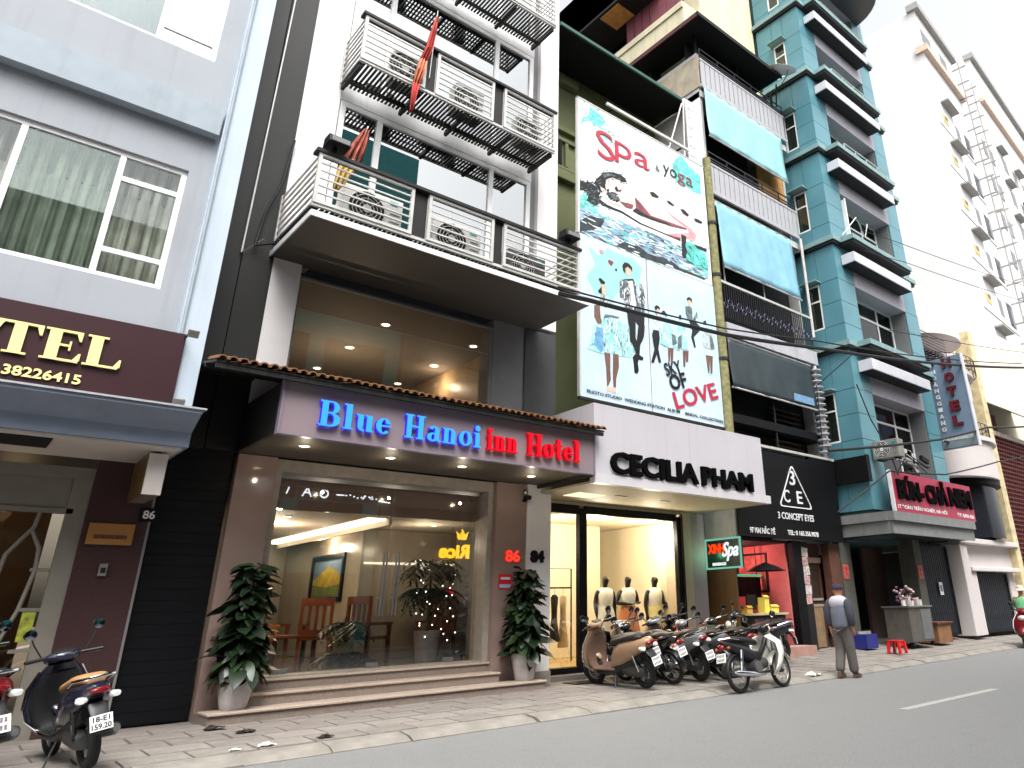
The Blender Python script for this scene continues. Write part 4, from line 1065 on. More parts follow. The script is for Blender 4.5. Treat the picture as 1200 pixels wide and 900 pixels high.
ob('party_wall', B().box(13.94, 13.99, 11.1, 20, 4.9, 15.7), m_wcol, OH)
# white tiled pier beside the board
pr = None
for k in range(7):
    for j in range(2):
        ob('wall_tile', B().box(13.55 + j * .2, 13.74 + j * .2, 11.36, 11.4, 13.3 + k * .34, 13.62 + k * .34), M('grey_white_tile', (196, 200, 208), rough=.35, var=.06), OH)
b = B(); b.cyl((13.3, 11.3, 13.1), (13.42, 11.3, 15.5), .03, n=6); b.cyl((13.5, 11.28, 13.0), (13.5, 11.28, 15.4), .03, n=6); b.cyl((12.6, 11.3, 13.2), (13.35, 11.3, 15.3), .025, n=6)
ob('stay_rod', b, m_rail, OH)
# shop room and front
ob('shop_floor', B().box(8.85, 13.2, 12.1, 17, .2, .32), M('pale_wood_floor', (206, 172, 116), rough=.4, var=.12), OH)
ob('shop_ceiling', B().box(8.85, 13.4, 12.2, 17, 3.3, 3.36), m_shopw, OH)
ob('shop_wall', B().box(8.85, 13.4, 15.4, 15.5, .33, 3.29), m_shopw, OH)
ob('shop_wall', B().box(13.3, 13.4, 12.25, 15.39, .33, 3.29), m_shopw, OH)
ob('partition', B().box(10.55, 12.4, 14.2, 14.26, .33, 3.29), m_shopw, OH)
e_shop = E('shop_ceiling_panel', (255, 232, 178), 5)
for x, y in ((9.5, 12.9), (11.0, 12.8), (12.4, 12.8), (9.6, 14.4)):
    p_ = ob('ceiling_light', B().box(x - .45, x + .45, y - .18, y + .18, 3.27, 3.298), m_whm, OH)
    ob('diffuser', B().box(x - .42, x + .42, y - .15, y + .15, 3.262, 3.268), e_shop, p_)
lamp('shop_lamp', 12.6, 12.5, 2.9, 46, (1, .88, .70), .12); lamp('shop_lamp', 10.9, 12.45, 2.9, 46, (1, .88, .70), .12); lamp('shop_lamp', 9.7, 13.6, 2.8, 44, (1, .88, .70), .12)
ff = B()
ff.box(9.94, 10.14, 12.02, 12.14, .16, 3.34); ff.box(12.93, 13.08, 12.02, 12.14, .16, 3.34); ff.box(8.79, 9.938, 12.03, 12.13, 3.22, 3.40); ff.box(10.142, 12.928, 12.03, 12.13, 3.24, 3.40)
ff.box(8.79, 9.938, 12.03, 12.13, .12, .30); ff.box(10.142, 12.928, 12.03, 12.13, .12, .42)
fo = ob('shop_front_frame', ff, m_black, OH)
ob('pane', B().box(8.79, 9.94, 12.075, 12.083, .30, 3.22), g_shop, fo)
ob('pane', B().box(10.14, 12.93, 12.075, 12.083, .42, 3.24), g_shop, fo)
ob('bulkhead', B().box(8.79, 13.1, 12.035, 12.1, 3.402, 3.46), m_beige, OH)
ob('pillar', B().box(13.10, 13.42, 12.02, 12.6, .1, 3.46), m_pil, OH)
ob('pillar', B().box(13.423, 13.94, 12.04, 12.6, .1, 3.46), m_mauvp, OH)
ob('conduit', B().cyl((13.09, 11.99, .2), (13.09, 11.99, 3.4), .02, n=6), m_black, OH, smooth=True)
ob('canopy_soffit', B().box(8.50, 13.72, 9.90, 12.03, 3.462, 3.50), m_beige, OH)
ob('soffit_light', B().box(9.0, 9.7, 10.9, 11.4, 3.452, 3.461), E('soffit_panel', (255, 240, 200), 1.3), OH)
for x in (9.9, 11.2): ob('soffit_slot', B().box(x, x + .3, 10.8, 10.86, 3.455, 3.461), m_dark, OH)
ob('entrance_step', B().box(8.79, 13.5, 11.72, 12.02, .0, .2), m_conc, OH)

m_sblk = M('matt_black_letter', (10, 10, 11), rough=.9, spec=.04)
CS = thing('shop_sign', 'white sheet fascia over the dress shop with black letters CECILIA PHAM', 'sign', (11, 9.85, 4.2))
ob('face_panel', B().box(8.50, 11.12, 9.85, 9.9, 3.632, 4.92), m_alu, CS)
ob('face_panel', B().box(11.124, 13.60, 9.85, 9.9, 3.632, 4.92), m_alu, CS)
ob('return_panel', B().box(8.50, 8.53, 9.903, 11.3, 3.66, 4.92), m_alu, CS)
ob('return_panel', B().box(13.57, 13.60, 9.903, 12.0, 3.66, 4.92), m_alu, CS)
ob('lip', B().box(8.48, 13.73, 9.815, 9.96, 3.455, 3.628), m_alu2, CS)
ob('top_cap', B().box(8.50, 13.60, 9.85, 11.2, 4.922, 4.94), m_alu2, CS)
letters(CS, FS(9.85), 'CECILIA', 8.87, 11.28, 3.66, 4.07, .003, .075, [m_sblk], bold=.035)
letters(CS, FS(9.85), 'PHAM', 11.40, 13.10, 3.66, 4.05, .003, .075, [m_sblk], bold=.035)

# ---- advertising boards
m_bw = M('board_print_white', (226, 229, 230), rough=.35, var=.02, scale=1)
m_bw2 = M('board_print_pale_blue', (190, 208, 222), rough=.35, var=.03, scale=.6)
INK = dict(p_water=M('ink_water', (136, 164, 188), rough=.35, var=.45, scale=2.5), p_dark=M('ink_dark_water', (40, 52, 56), rough=.35, var=.7, scale=5),
           p_teal=M('ink_teal', (92, 196, 186), rough=.35, var=.35, scale=3), p_ink=M('ink_black', (14, 14, 17), rough=.35, var=.4, scale=8),
           p_skin=M('ink_pale_skin', (222, 206, 200), rough=.35, var=.04, scale=3), p_skin2=M('ink_skin', (206, 178, 160), rough=.35, var=.12, scale=6),
           p_rose=M('ink_rose', (128, 62, 70), rough=.35, var=.35, scale=4), p_rose2=M('ink_pale_rose', (206, 150, 154), rough=.35, var=.3, scale=3),
           p_mist=M('ink_mist', (150, 214, 204), rough=.35, var=.14, scale=1.5), p_mist2=M('ink_pale_mist', (186, 216, 226), rough=.35, var=.1, scale=1.2),
           p_suit=M('ink_grey_suit', (92, 104, 108), rough=.35, var=.6, scale=9), p_suit2=M('ink_pale_grey', (176, 190, 194), rough=.35, var=.35, scale=9),
           p_white=M('ink_white', (238, 240, 240), rough=.35, var=.02), p_skirt=M('ink_aqua_skirt', (150, 212, 214), rough=.35, var=.22, scale=6),
           p_blue=M('ink_blue_fold', (104, 156, 196), rough=.35, var=.3, scale=8), p_brown=M('ink_brown', (110, 78, 68), rough=.35, var=.25, scale=7))
FB = FS(11.0)
m_redi = M('ink_red_letter', (176, 40, 62), rough=.35, var=.05)
AB = thing('billboard', 'white spa and yoga advertising board with a sleeping woman, upper of two boards', 'billboard', (11.4, 11, 11))
ob('panel', B().box(9.10, 13.74, 11.0, 11.06, 9.30, 13.05), m_bw, AB)
ob('edge', B().box(9.06, 9.095, 10.99, 11.07, 9.28, 13.08), m_rail, AB); ob('edge', B().box(9.06, 13.76, 10.99, 11.07, 13.055, 13.09), m_rail, AB)
LW = thing('billboard', 'white wedding photo advertising board reading SKY OF LOVE, lower of two boards', 'billboard', (11.4, 11, 7))
ob('panel', B().box(9.14, 11.23, 11.0, 11.06, 5.44, 9.28), m_bw2, LW); ob('panel', B().box(11.235, 13.76, 11.0, 11.06, 5.44, 9.28), m_bw2, LW)
ob('edge', B().box(9.10, 13.78, 10.985, 11.07, 5.38, 5.435), m_brn, LW); ob('edge', B().box(9.10, 9.135, 10.99, 11.07, 5.44, 9.28), m_rail, LW)
ob('seam', B().box(11.222, 11.243, 10.992, 10.999, 5.44, 9.28), M('seam_brown', (150, 120, 110)), LW)
seq = 0
for nm, mk, ly, pts in PRINTS:
    up_ = sum(p[1] for p in pts) / len(pts) > 9.2
    if up_: pts = [(min(13.735, max(9.105, u)), min(13.045, max(9.305, v))) for u, v in pts]
    else: pts = [(min(13.755, max(9.145, u)), min(9.275, max(5.445, v))) for u, v in pts]
    cl = []
    for p in pts:
        if not cl or abs(p[0] - cl[-1][0]) + abs(p[1] - cl[-1][1]) > .004: cl.append(p)
    if len(cl) < 3: continue
    seq += 1
    ob('printed_' + nm, B().sheet(FB, cl, .003 * ly + .00003 * seq), INK[mk], AB if up_ else LW)
def specks(par, nm, mat, box, n, su, sv, tilt, ly, seed, test=None):
    r_ = random.Random(seed); b = B()
    for k in range(n):
        u, v = r_.uniform(box[0], box[1]), r_.uniform(box[2], box[3])
        if test and not test(u, v): continue
        a, c = su * r_.uniform(.3, 1.3), sv * r_.uniform(.4, 1.4); t_ = tilt + r_.uniform(-.25, .25); pts = []
        for q in range(7):
            w_ = 2 * PI * q / 7; e, f = a * math.cos(w_) * r_.uniform(.7, 1.2), c * math.sin(w_) * r_.uniform(.7, 1.2)
            pts.append((min(13.72, max(9.12, u + e * math.cos(t_) - f * math.sin(t_))), v + e * math.sin(t_) + f * math.cos(t_)))
        b.sheet(FB, pts, .003 * ly + .0004 + .00001 * k)
    ob('printed_' + nm, b, mat, par, kind='stuff')
def inside(pts):
    def f(u, v):
        c = False
        for (a, d), (e, g_) in zip(pts, pts[1:] + pts[:1]):
            if (d > v) != (g_ > v) and u < (e - a) * (v - d) / (g_ - d) + a: c = not c
        return c
    return f
for i_, (nm, mk, ly, pts) in enumerate(PRINTS):
    us, vs_ = [p[0] for p in pts], [p[1] for p in pts]; bx_ = (min(us), max(us), min(vs_), max(vs_)); fin = inside(pts)
    pr_ = AB if sum(vs_) / len(vs_) > 9.2 else LW
    if nm == 'water_strip':
        specks(pr_, 'ripple', INK['p_dark'], bx_, 260, .14, .012, -.02, ly, 1, fin); specks(pr_, 'ripple', INK['p_white'], bx_, 240, .16, .016, -.02, ly + .3, 2, fin); specks(pr_, 'ripple', INK['p_teal'], bx_, 120, .12, .03, 0, ly + .15, 3, fin)
    elif nm == 'hair':
        specks(pr_, 'curl', INK['p_ink'], (bx_[0] - .06, bx_[1] + .06, bx_[2] - .05, bx_[3] + .06), 150, .05, .018, .6, ly, i_, lambda u, v: any(fin(u + a, v + c) for a, c in ((.06, 0), (-.06, 0), (0, .06), (0, -.06)))); specks(pr_, 'curl', INK['p_suit'], bx_, 60, .06, .012, .5, ly + 1.2, i_ + 50, fin)
    elif nm in ('bride_skirt', 'girl_dress', 'girl2_dress', 'groom_jacket', 'groom_arm', 'bride_top', 'lady_dress', 'man_jacket', 'boy_shirt'):
        ar = (bx_[1] - bx_[0]) * (bx_[3] - bx_[2]); specks(pr_, 'fold', INK['p_suit'] if 'skirt' in nm or 'dress' in nm else INK['p_ink'], bx_, int(20 + ar * 110), .012, .06, 0, ly + .3, i_, fin); specks(pr_, 'fold', INK['p_white'], bx_, int(14 + ar * 90), .012, .06, .1, ly + .5, i_ + 90, fin)
    elif nm == 'teal_blotch': specks(pr_, 'droplet', INK['p_mist'], bx_, 50, .05, .03, .4, ly + .3, i_, fin); specks(pr_, 'droplet', INK['p_teal'], (bx_[0] - .15, bx_[1] + .15, bx_[2] - .1, bx_[3] + .1), 40, .035, .025, .4, ly, i_ + 9)
    elif nm in ('face', 'shade', 'back'): specks(pr_, 'shading', INK['p_rose2'], bx_, 26, .07, .012, -.3, ly + .2, i_, fin)
def word(par, s, *a, m=None, **k):
    b = B(); txt(b, FB, s, *a, **k); ob('lettering', b, m, par)
word(AB, 'S', 9.66, 10.25, 11.62, 12.42, .018, .022, m=m_redi, bold=-.004, shear=-.1)
word(AB, 'pa', 10.27, 11.50, 11.72, 12.36, .018, .022, m=m_redi, bold=.0)
word(AB, '&', 11.72, 11.90, 12.08, 12.26, .018, .022, m=INK['p_suit'])
word(AB, 'yo', 12.02, 12.56, 12.02, 12.40, .018, .022, m=INK['p_ink']); word(AB, 'ga', 12.58, 13.22, 12.02, 12.40, .018, .022, m=INK['p_rose'])
word(AB, 'Spa', 12.72, 13.6, 9.55, 10.3, .018, .022, m=INK['p_teal'], bold=.02)
word(AB, 'luxuria', 9.95, 10.45, 12.52, 12.64, .018, .022, m=INK['p_suit2'])
word(LW, 'SKY', 11.68, 12.28, 6.46, 6.78, .018, .022, m=INK['p_ink'], bold=.02, rot=.35)
word(LW, 'OF', 11.82, 12.44, 6.13, 6.51, .018, .022, m=INK['p_ink'], bold=.03, rot=.33)
word(LW, 'LOVE', 11.92, 13.58, 5.87, 6.29, .018, .022, m=m_redi, bold=.02, rot=.33)
word(LW, 'PHOTO STUDIO  WEDDING STATION  ALBUM', 9.29, 12.14, 5.535, 5.605, .018, .021, m=INK['p_ink'], bold=.03)
word(LW, 'BRIDAL COLLECTION', 12.32, 13.70, 5.535, 5.605, .018, .021, m=INK['p_ink'], bold=.03)
BA = thing('board_lamp', 'long pale lamp bar above the top edge of the spa board', 'lamp', (12, 10.9, 13.3))
ob('tube', B().box(10.0, 13.1, 10.93, 10.99, 13.28, 13.36), m_rail, BA)
for x in (10.2, 11.5, 12.8): ob('arm', B().box(x, x + .04, 10.991, 11.4, 13.26, 13.30), m_black, BA)
PO = thing('upright_pole', 'tall weathered olive pole at the right edge of the advertising boards', 'pole', (13.9, 11, 4.9))
ob('shaft', B().cyl((13.90, 10.98, 4.9), (13.90, 10.98, 13.4), .13, .12, n=10), M('weathered_olive_wood', (126, 122, 84), rough=.85, var=.35, scale=9, streak=.4), PO, smooth=True)
for z in (7.2, 9.6, 11.2): ob('clamp', B().cyl((13.90, 10.98, z), (13.90, 10.98, z + .08), .15, n=10), m_brn, PO)

# ---- dress shop window display
m_body = M('black_mannequin', (26, 24, 24), rough=.3, var=.05, spec=.5)
SKR = 1.3
def skin_body(name, V, Ed, m, par, sub=2, smooth=True):
    """V: {joint: (x, y, z, rx, ry)}; a continuous skinned body along the edges"""
    ks = list(V); ix = {k: i for i, k in enumerate(ks)}
    me = bpy.data.meshes.new(name); me.from_pydata([V[k][:3] for k in ks], [(ix[a], ix[c]) for a, c in Ed], [])
    me.materials.append(m)
    o = bpy.data.objects.new(name, me); COL.objects.link(o); o.parent = par
    md = o.modifiers.new('skin', 'SKIN'); md.use_smooth_shade = True; md.branch_smoothing = .6
    for i, k in enumerate(ks):
        sv = me.skin_vertices[0].data[i]; rr = [q * SKR for q in V[k][3:]]
        sv.radius = (rr[0], rr[1] if len(rr) > 1 else rr[0]); sv.use_root = (i == 0)
    ss = o.modifiers.new('sub', 'SUBSURF'); ss.levels = sub; ss.render_levels = sub
    OFF[o.name] = Vector((0, 0, 0))
    return o
def arm_chain(V, Ed, s, sh, el, wr, r=(.05, .042, .032), hand=True, curl=.5):
    V[s + 'sh'] = sh + (r[0], r[0]); V[s + 'el'] = el + (r[1], r[1]); V[s + 'wr'] = wr + (r[2], r[2])
    Ed += [('chest', s + 'sh'), (s + 'sh', s + 'el'), (s + 'el', s + 'wr')]
    if hand:
        e, w_ = Vector(el), Vector(wr); d = (w_ - e).normalized()
        side = d.cross(Vector((0, 0, 1)))
        side = side.normalized() if side.length > .2 else Vector((1, 0, 0)).cross(d).normalized()
        pl_ = w_ + d * .07
        V[s + 'pm'] = tuple(pl_) + (.034, .018); Ed.append((s + 'wr', s + 'pm'))
        nrm = side.cross(d)
        for k in range(4):
            q = pl_ + side * (k - 1.5) * .018 + d * .035; tip = q + d * (.05 - .006 * abs(k - 1.4)) + nrm * curl * .03
            V[s + 'f%d' % k] = tuple(q) + (.009, .009); V[s + 't%d' % k] = tuple(tip) + (.007, .007)
            Ed += [(s + 'pm', s + 'f%d' % k), (s + 'f%d' % k, s + 't%d' % k)]
        q = w_ + d * .03 + side * -.035; tip = q + d * .045 + side * -.012
        V[s + 'th'] = tuple(q) + (.010, .010); V[s + 'tt'] = tuple(tip) + (.008, .008)
        Ed += [(s + 'wr', s + 'th'), (s + 'th', s + 'tt')]
def mannequin(lab, x, y, rz, dress, lower, arms, sleeve=None):
    t = thing('mannequin', lab, 'mannequin', (x, y, .32), (0, 0, rz), 'mannequins in the dress shop window', local=True)
    V = {'hip': (0, 0, .92, .13, .10), 'waist': (0, 0, 1.08, .105, .085), 'chest': (0, 0, 1.30, .135, .095), 'neck': (0, 0, 1.46, .042, .042), 'jaw': (0, -.02, 1.56, .066, .075), 'head': (0, 0, 1.66, .095, .112), 'crown': (0, .005, 1.74, .07, .085), 'nose': (0, -.125, 1.625, .014, .014)}
    Ed = [('hip', 'waist'), ('waist', 'chest'), ('chest', 'neck'), ('neck', 'jaw'), ('jaw', 'head'), ('head', 'crown'), ('head', 'nose')]
    for s, sx in (('l', -1), ('r', 1)):
        V[s + 'th_'] = (sx * .09, 0, .80, .085, .085); V[s + 'kn'] = (sx * .085, -.01, .48, .055, .055); V[s + 'an'] = (sx * .08, 0, .09, .035, .035); V[s + 'to'] = (sx * .085, -.12, .03, .03, .02)
        Ed += [('hip', s + 'th_'), (s + 'th_', s + 'kn'), (s + 'kn', s + 'an'), (s + 'an', s + 'to')]
    for s, (sh, el, wr) in arms.items(): arm_chain(V, Ed, s, sh, el, wr)
    skin_body('body', V, Ed, m_body, t)
    b = B(); rs = []
    for z, hx, hy in ((.30, .30, .23), (.55, .27, .21), (.92, .215, .17), (1.08, .165, .135)):
        rs.append([Vector((hx * math.cos(2 * PI * k / 24) * (1 + .05 * math.cos(k * 3)), hy * math.sin(2 * PI * k / 24), z)) for k in range(24)])
    b.rings(rs, caps=False); sk = ob('skirt', b, lower, t, smooth=True, ang=80)
    b = B(); rs = []
    for z, hx, hy in ((1.075, .17, .14), (1.2, .185, .145), (1.32, .205, .15), (1.42, .185, .125), (1.47, .10, .085)):
        rs.append([Vector((hx * math.cos(2 * PI * k / 20), hy * math.sin(2 * PI * k / 20), z)) for k in range(20)])
    b.rings(rs, caps=False); ob('bodice', b, dress, t, smooth=True, ang=80)
    ob('base', B().cyl((0, 0, 0), (0, 0, .015), .17, n=20), m_steel, t)
    return t
m_ivory = M('ivory_dress', (240, 238, 228), rough=.8, var=.06); m_peach = M('peach_dress', (222, 142, 96), rough=.8, var=.12); m_lemon = M('pale_lemon_dress', (230, 216, 150), rough=.8, var=.1)
AR1 = {'l': ((-.19, 0, 1.40), (-.24, .02, 1.12), (-.22, -.03, .86)), 'r': ((.19, 0, 1.40), (.24, .02, 1.12), (.22, -.03, .86))}
AR2 = {'l': ((-.19, 0, 1.40), (-.31, -.02, 1.14), (-.06, -.16, 1.12)), 'r': ((.19, 0, 1.40), (.25, 0, 1.14), (.20, -.14, 1.14))}
AR3 = {'l': ((-.19, 0, 1.40), (-.25, .02, 1.12), (-.27, -.06, .86)), 'r': ((.19, 0, 1.40), (.25, .0, 1.12), (.42, -.14, 1.02))}
mannequin('black mannequin in an ivory dress with arms down, leftmost in the shop window', 11.45, 12.95, -.25, m_ivory, m_ivory, AR1)
mannequin('black mannequin in a white top and peach skirt with bent arms, between the other two', 12.15, 12.95, -.3, m_ivory, m_peach, AR2)
mannequin('black mannequin in a white and lemon dress, rightmost in the shop window', 12.98, 12.9, -.2, m_ivory, m_lemon, AR3)
RK = thing('clothes_rail', 'black metal clothes rail left of the mannequins inside the dress shop', 'rack', (10.3, 13.2, .32))
b = B()
b.tube([(9.85, 13.3, .33), (9.85, 13.3, 2.2), (10.75, 13.3, 2.2), (10.75, 13.3, .33)], .018, 6); b.tube([(9.85, 13.3, 1.8), (10.75, 13.3, 1.8)], .018, 6)
ob('frame', b, m_black, RK)
for k, (x, m, zl) in enumerate(((10.05, M('black_brown_dress', (60, 40, 32), rough=.8, var=.3), .72), (10.28, M('black_lace_dress', (40, 30, 28), rough=.8, var=.4), .72), (10.52, M('cream_dress', (214, 190, 150), rough=.8), .6))):
    dx = thing('hanging_dress', ('dark brown dress hanging leftmost on the shop clothes rail', 'black dress hanging in the middle of the shop clothes rail', 'cream dress hanging rightmost on the shop clothes rail')[k], 'dress', (x, 13.3, 1.3), group='dresses on the shop rail')
    b = B(); rs = []
    for z, hx in ((1.66, .04), (1.60, .085), (1.35, .065), (1.2, .06), (zl, .12)):
        rs.append([Vector((x + hx * math.cos(2 * PI * q / 14), 13.3 + hx * 1.1 * math.sin(2 * PI * q / 14), z)) for q in range(14)])
    b.rings(rs); ob('cloth', b, m, dx, smooth=True, ang=80)
    ob('hanger', B().tube([(x, 13.3, 1.66), (x, 13.3, 1.76), (x + .02, 13.3, 1.82)], .006, 5), m_steel, dx)
# ================================================================== GREY TUBE HOUSE WITH BLUE AWNINGS
m_greyw = M('grimy_white_wall', (178, 178, 176), rough=.8, var=.12, streak=.4)
m_plast = M('stained_plaster', (168, 158, 138), rough=.85, var=.25, scale=2, streak=.4)
m_slat = M('white_railing_board', (164, 164, 168), rough=.5, var=.06, streak=.3)
m_railk = M('dark_iron', (34, 34, 38), rough=.5, var=.2)
m_awn = M('cyan_tarpaulin', (140, 186, 190), rough=.6, var=.07, scale=2, bump=.3, bscale=6)
m_awn2 = M('sky_blue_tarpaulin', (124, 172, 190), rough=.5, var=.1, scale=2, bump=.6, bscale=5)
m_tarp = M('dark_green_grey_tarpaulin', (46, 56, 60), rough=.5, var=.15, scale=2, bump=.5, bscale=5)
m_yel = M('yellow_stained_render', (208, 200, 170), rough=.85, var=.12, scale=1, streak=.45, dirt=(.22, .2, .14))
m_redr = M('dark_red_roof_edge', (78, 34, 36), rough=.6, var=.2)
m_orange = M('orange_plywood', (196, 142, 78), rough=.8, var=.2)
TH = thing('tube_house', 'narrow grey house with railed balconies and two blue tarpaulin awnings', 'building', (16.2, 11, 0))
ob('side_wall', B().box(14.0, 14.12, 11.12, 20, 2.6, 17.5), m_greyw, TH)
ob('side_wall', B().box(18.34, 18.46, 11.3, 20, 2.6, 17.5), m_greyw, TH)
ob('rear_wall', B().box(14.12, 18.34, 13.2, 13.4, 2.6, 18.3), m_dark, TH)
ob('roof', B().box(13.55, 17.9, 10.58, 16, 18.36, 18.44), m_roofb, TH)
ob('roof_edge', B().box(13.5, 13.548, 10.56, 16, 18.30, 18.46), m_redr, TH)
ob('roof_edge', B().box(13.5, 17.92, 10.53, 10.579, 18.32, 18.46), m_black, TH)
for x, y in ((14.1, 11.2), (16.2, 11.2), (18.3, 11.3)): ob('roof_post', B().box(x, x + .07, y, y + .07, 17.5, 18.36), m_black, TH)
ob('side_panel', B().box(13.97, 13.998, 11.05, 12.9, 16.15, 17.35), m_plast, TH)
for zf in (5.9, 8.4, 12.2, 16.0): ob('floor_slab', B().box(14.0, 18.45, 11.06, 13.2, zf - .22, zf), m_greyw if zf > 9 else m_black, TH)  # lower slabs are blackened so the open floors read as dark interior
for a in ((14.13, 18.33, 5.0, 5.67), (14.13, 18.33, 5.92, 7.9), (14.13, 18.33, 8.42, 11.95), (14.13, 16.85, 12.22, 15.75), (14.13, 18.33, 16.02, 18.3)): ob('room_shade_sheet', B().box(a[0], a[1], 11.62, 11.68, a[2], a[3]), m_dark, TH)  # black sheets paint the shade of the rooms behind the openings
def slat_balcony(z0, z1, ztop):
    bc = ob('balcony', B().box(14.0, 18.42, 10.98, 11.05, z0 - .12, z0).box(14.0, 18.42, 10.985, 11.045, z1, z1 + .07), m_slat, TH)
    pr = None; n = 19
    ob('backing', B().box(14.03, 18.4, 11.034, 11.044, z0, z1), m_railk, bc)
    for k in range(n):
        x = 14.02 + k * 4.38 / n
        if pr is None: pr = ob('board', B().box(x, x + .20, 11.0, 11.03, z0, z1), m_slat, bc)
        else: inst('board', pr, bc, wpos(TH) + Vector((k * 4.38 / n, 0, 0)))
    for z in (z1 + .16, z1 + .26, ztop): ob('rail', B().box(14.0, 18.42, 11.0, 11.03, z - .018, z + .018), m_railk, bc)
    for k in range(6): ob('post', B().box(14.0 + k * .876, 14.03 + k * .876, 11.0, 11.03, z1 + .07, ztop), m_railk, bc)
    return bc
slat_balcony(16.25, 17.15, 17.6); slat_balcony(12.45, 13.30, 13.75)
def awning(name, lab, m, top, bot, yt, yb, x0, x1, seed):
    t = thing(name, lab, 'awning', ((x0 + x1) / 2, yt, top)); b = B(); rs = []; rr = random.Random(seed)
    n, k = 26, 10; ph = [rr.uniform(0, 6) for _ in range(5)]
    for j in range(k + 1):
        s_ = j / k; rs.append([Vector((x0 + (x1 - x0) * i / n, yt + (yb - yt) * s_ + .02 * math.sin(i * .7 + ph[0] + s_ * 3) * s_ + .012 * math.sin(i * 1.9 + ph[1] - s_ * 5), top + (bot - top) * s_)) for i in range(n + 1)])
    b.rings(rs, closed=False); o = ob('sheet', b, m, t, smooth=True, ang=90)
    md = o.modifiers.new('thick', 'SOLIDIFY'); md.thickness = .006
    ob('bottom_bar', B().cyl((x0, yb, bot - .01), (x1, yb, bot - .01), .025, n=8), m_rail, t, smooth=True)
    ob('top_bar', B().cyl((x0, yt + .01, top + .02), (x1, yt + .01, top + .02), .025, n=8), m_rail, t, smooth=True)
    return t
awning('awning', 'pale cyan tarpaulin awning under the topmost railed balcony', m_awn, 16.05, 14.25, 10.95, 10.88, 14.02, 17.98, 1)
awning('awning', 'crinkled sky blue tarpaulin awning slanting out from the middle balcony', m_awn2, 12.05, 9.92, 10.95, 10.80, 14.10, 17.75, 2)
awning('awning', 'dark grey green tarpaulin blind hung above the black triangle sign', m_tarp, 7.88, 6.55, 10.95, 10.92, 14.12, 18.0, 3)
bs_ = thing('label_strip', 'small pale blue strip on the lower right of the dark grey green blind', 'label', (17.4, 10.9, 6.75))
ob('strip', B().box(16.85, 17.85, 10.895, 10.902, 6.64, 6.86), M('pale_blue_strip', (110, 146, 176), rough=.5, var=.2, scale=9), bs_)
ob('plywood', B().box(16.9, 18.3, 11.3, 11.34, 13.4, 15.2), m_orange, TH)
bl = thing('water_drum', 'black round water drum standing on the second tube house balcony', 'tank', (16.5, 11.6, 13.2))
ob('drum', B().lathe((16.45, 11.7, 13.32), [(.001, 0), (.42, 0), (.45, .1), (.45, .8), (.4, .95), (.001, 1.0)], 18), m_black, bl, smooth=True)
ob('lid', B().cyl((16.45, 11.7, 14.322), (16.45, 11.7, 14.38), .2, n=14), m_black, bl)
bc = ob('balcony', B().box(14.05, 18.42, 10.95, 11.02, 9.5, 9.57), m_rail, TH)
pr = None
for k in range(44):
    x = 14.1 + k * .098
    bb = B().box(x, x + .02, 10.97, 10.99, 8.5, 9.5) if pr is None else None
    if pr is None: pr = ob('baluster', bb, m_railk, bc)
    else: inst('baluster', pr, bc, wpos(TH) + Vector((k * .098, 0, 0)))
b = B()
for k in range(21):
    x = 14.2 + k * .2; b.torus((x, 10.965, 8.85 + .12 * (k % 2)), .085, .012, 'y', 10, 4)
ob('scroll', b, M('violet_grey_iron', (84, 80, 104), rough=.5), bc)
ob('ledge', B().poly(FS(10.9), [(14.08, 8.32), (18.35, 8.40), (18.35, 7.98), (14.08, 7.95)], -.16, .0), M('white_ledge', (170, 170, 176), rough=.7, var=.08, streak=.5), TH)
for k in range(3):
    ob('blind_rod', B().cyl((14.3 + k * 1.8, 11.0, 9.57), (14.3 + k * 1.8, 11.02, 12.1), .02, n=6), m_rail, TH)
ob('corner_pipe', B().cyl((18.40, 10.96, 8.9), (18.36, 10.94, 12.3), .05, n=8), m_rail, TH, smooth=True)
m_lv = M('timber_louvre', (92, 80, 66), rough=.8, var=.3, scale=5)
for k in range(9): ob('louvre', B().mbox(Matrix.Translation((17.2, 11.5, 5.3 + k * .15)) @ Matrix.Rotation(.5, 4, 'X'), 1.3, .16, .03), m_lv, TH)
ob('mullion', B().box(16.1, 16.14, 11.1, 11.14, 5.1, 6.6), m_railk, TH)
PS = thing('vent_stack', 'column of stacked white ribbed rings at the right edge of the tube house', 'pipe', (18.25, 10.95, 5.4))
b = B()
ob('pipe', B().cyl((18.22, 10.98, 5.2), (18.22, 10.98, 7.95), .07, n=10), m_rail, PS, smooth=True)
for k in range(15): ob('ring', B().lathe((18.22, 10.98, 5.3 + k * .175), [(.07, 0), (.2, .03), (.2, .06), (.07, .09)], 12), m_slat, PS, smooth=True, ang=50)
# yellow block rising behind
YB = thing('apartment_block', 'stained yellow rendered block rising behind the tube house roof', 'building', (16.6, 15, 0))
ob('wall', B().box(14.6, 18.68, 11.98, 26, 17.4, 20.75).box(14.6 + .9, 18.68, 11.983, 26, 20.75, 27), m_yel, YB)
ob('wall', B().box(15.5, 18.685, 13.0, 26, 20.75, 27), m_yel, YB)
ob('parapet', B().box(14.55, 14.598, 12.0, 26, 20.5, 20.76), m_yel, YB)
ob('roof', B().box(13.9, 15.6, 13.2, 26, 22.3, 22.4), m_roofb, YB)
pr = None
for k in range(7): ob('shutter', B().box(14.9, 14.94, 12.2 + k * .42, 12.58 + k * .42, 20.77, 22.28), M('dark_pink_shutter', (118, 64, 74), rough=.6, var=.1), YB)
ob('ceiling_board', B().box(14.0, 14.85, 14.6, 15.6, 22.24, 22.29), m_orange, YB)
ob('wall_vent', B().box(17.4, 17.7, 11.95, 11.985, 19.3, 19.8), m_dark, YB)
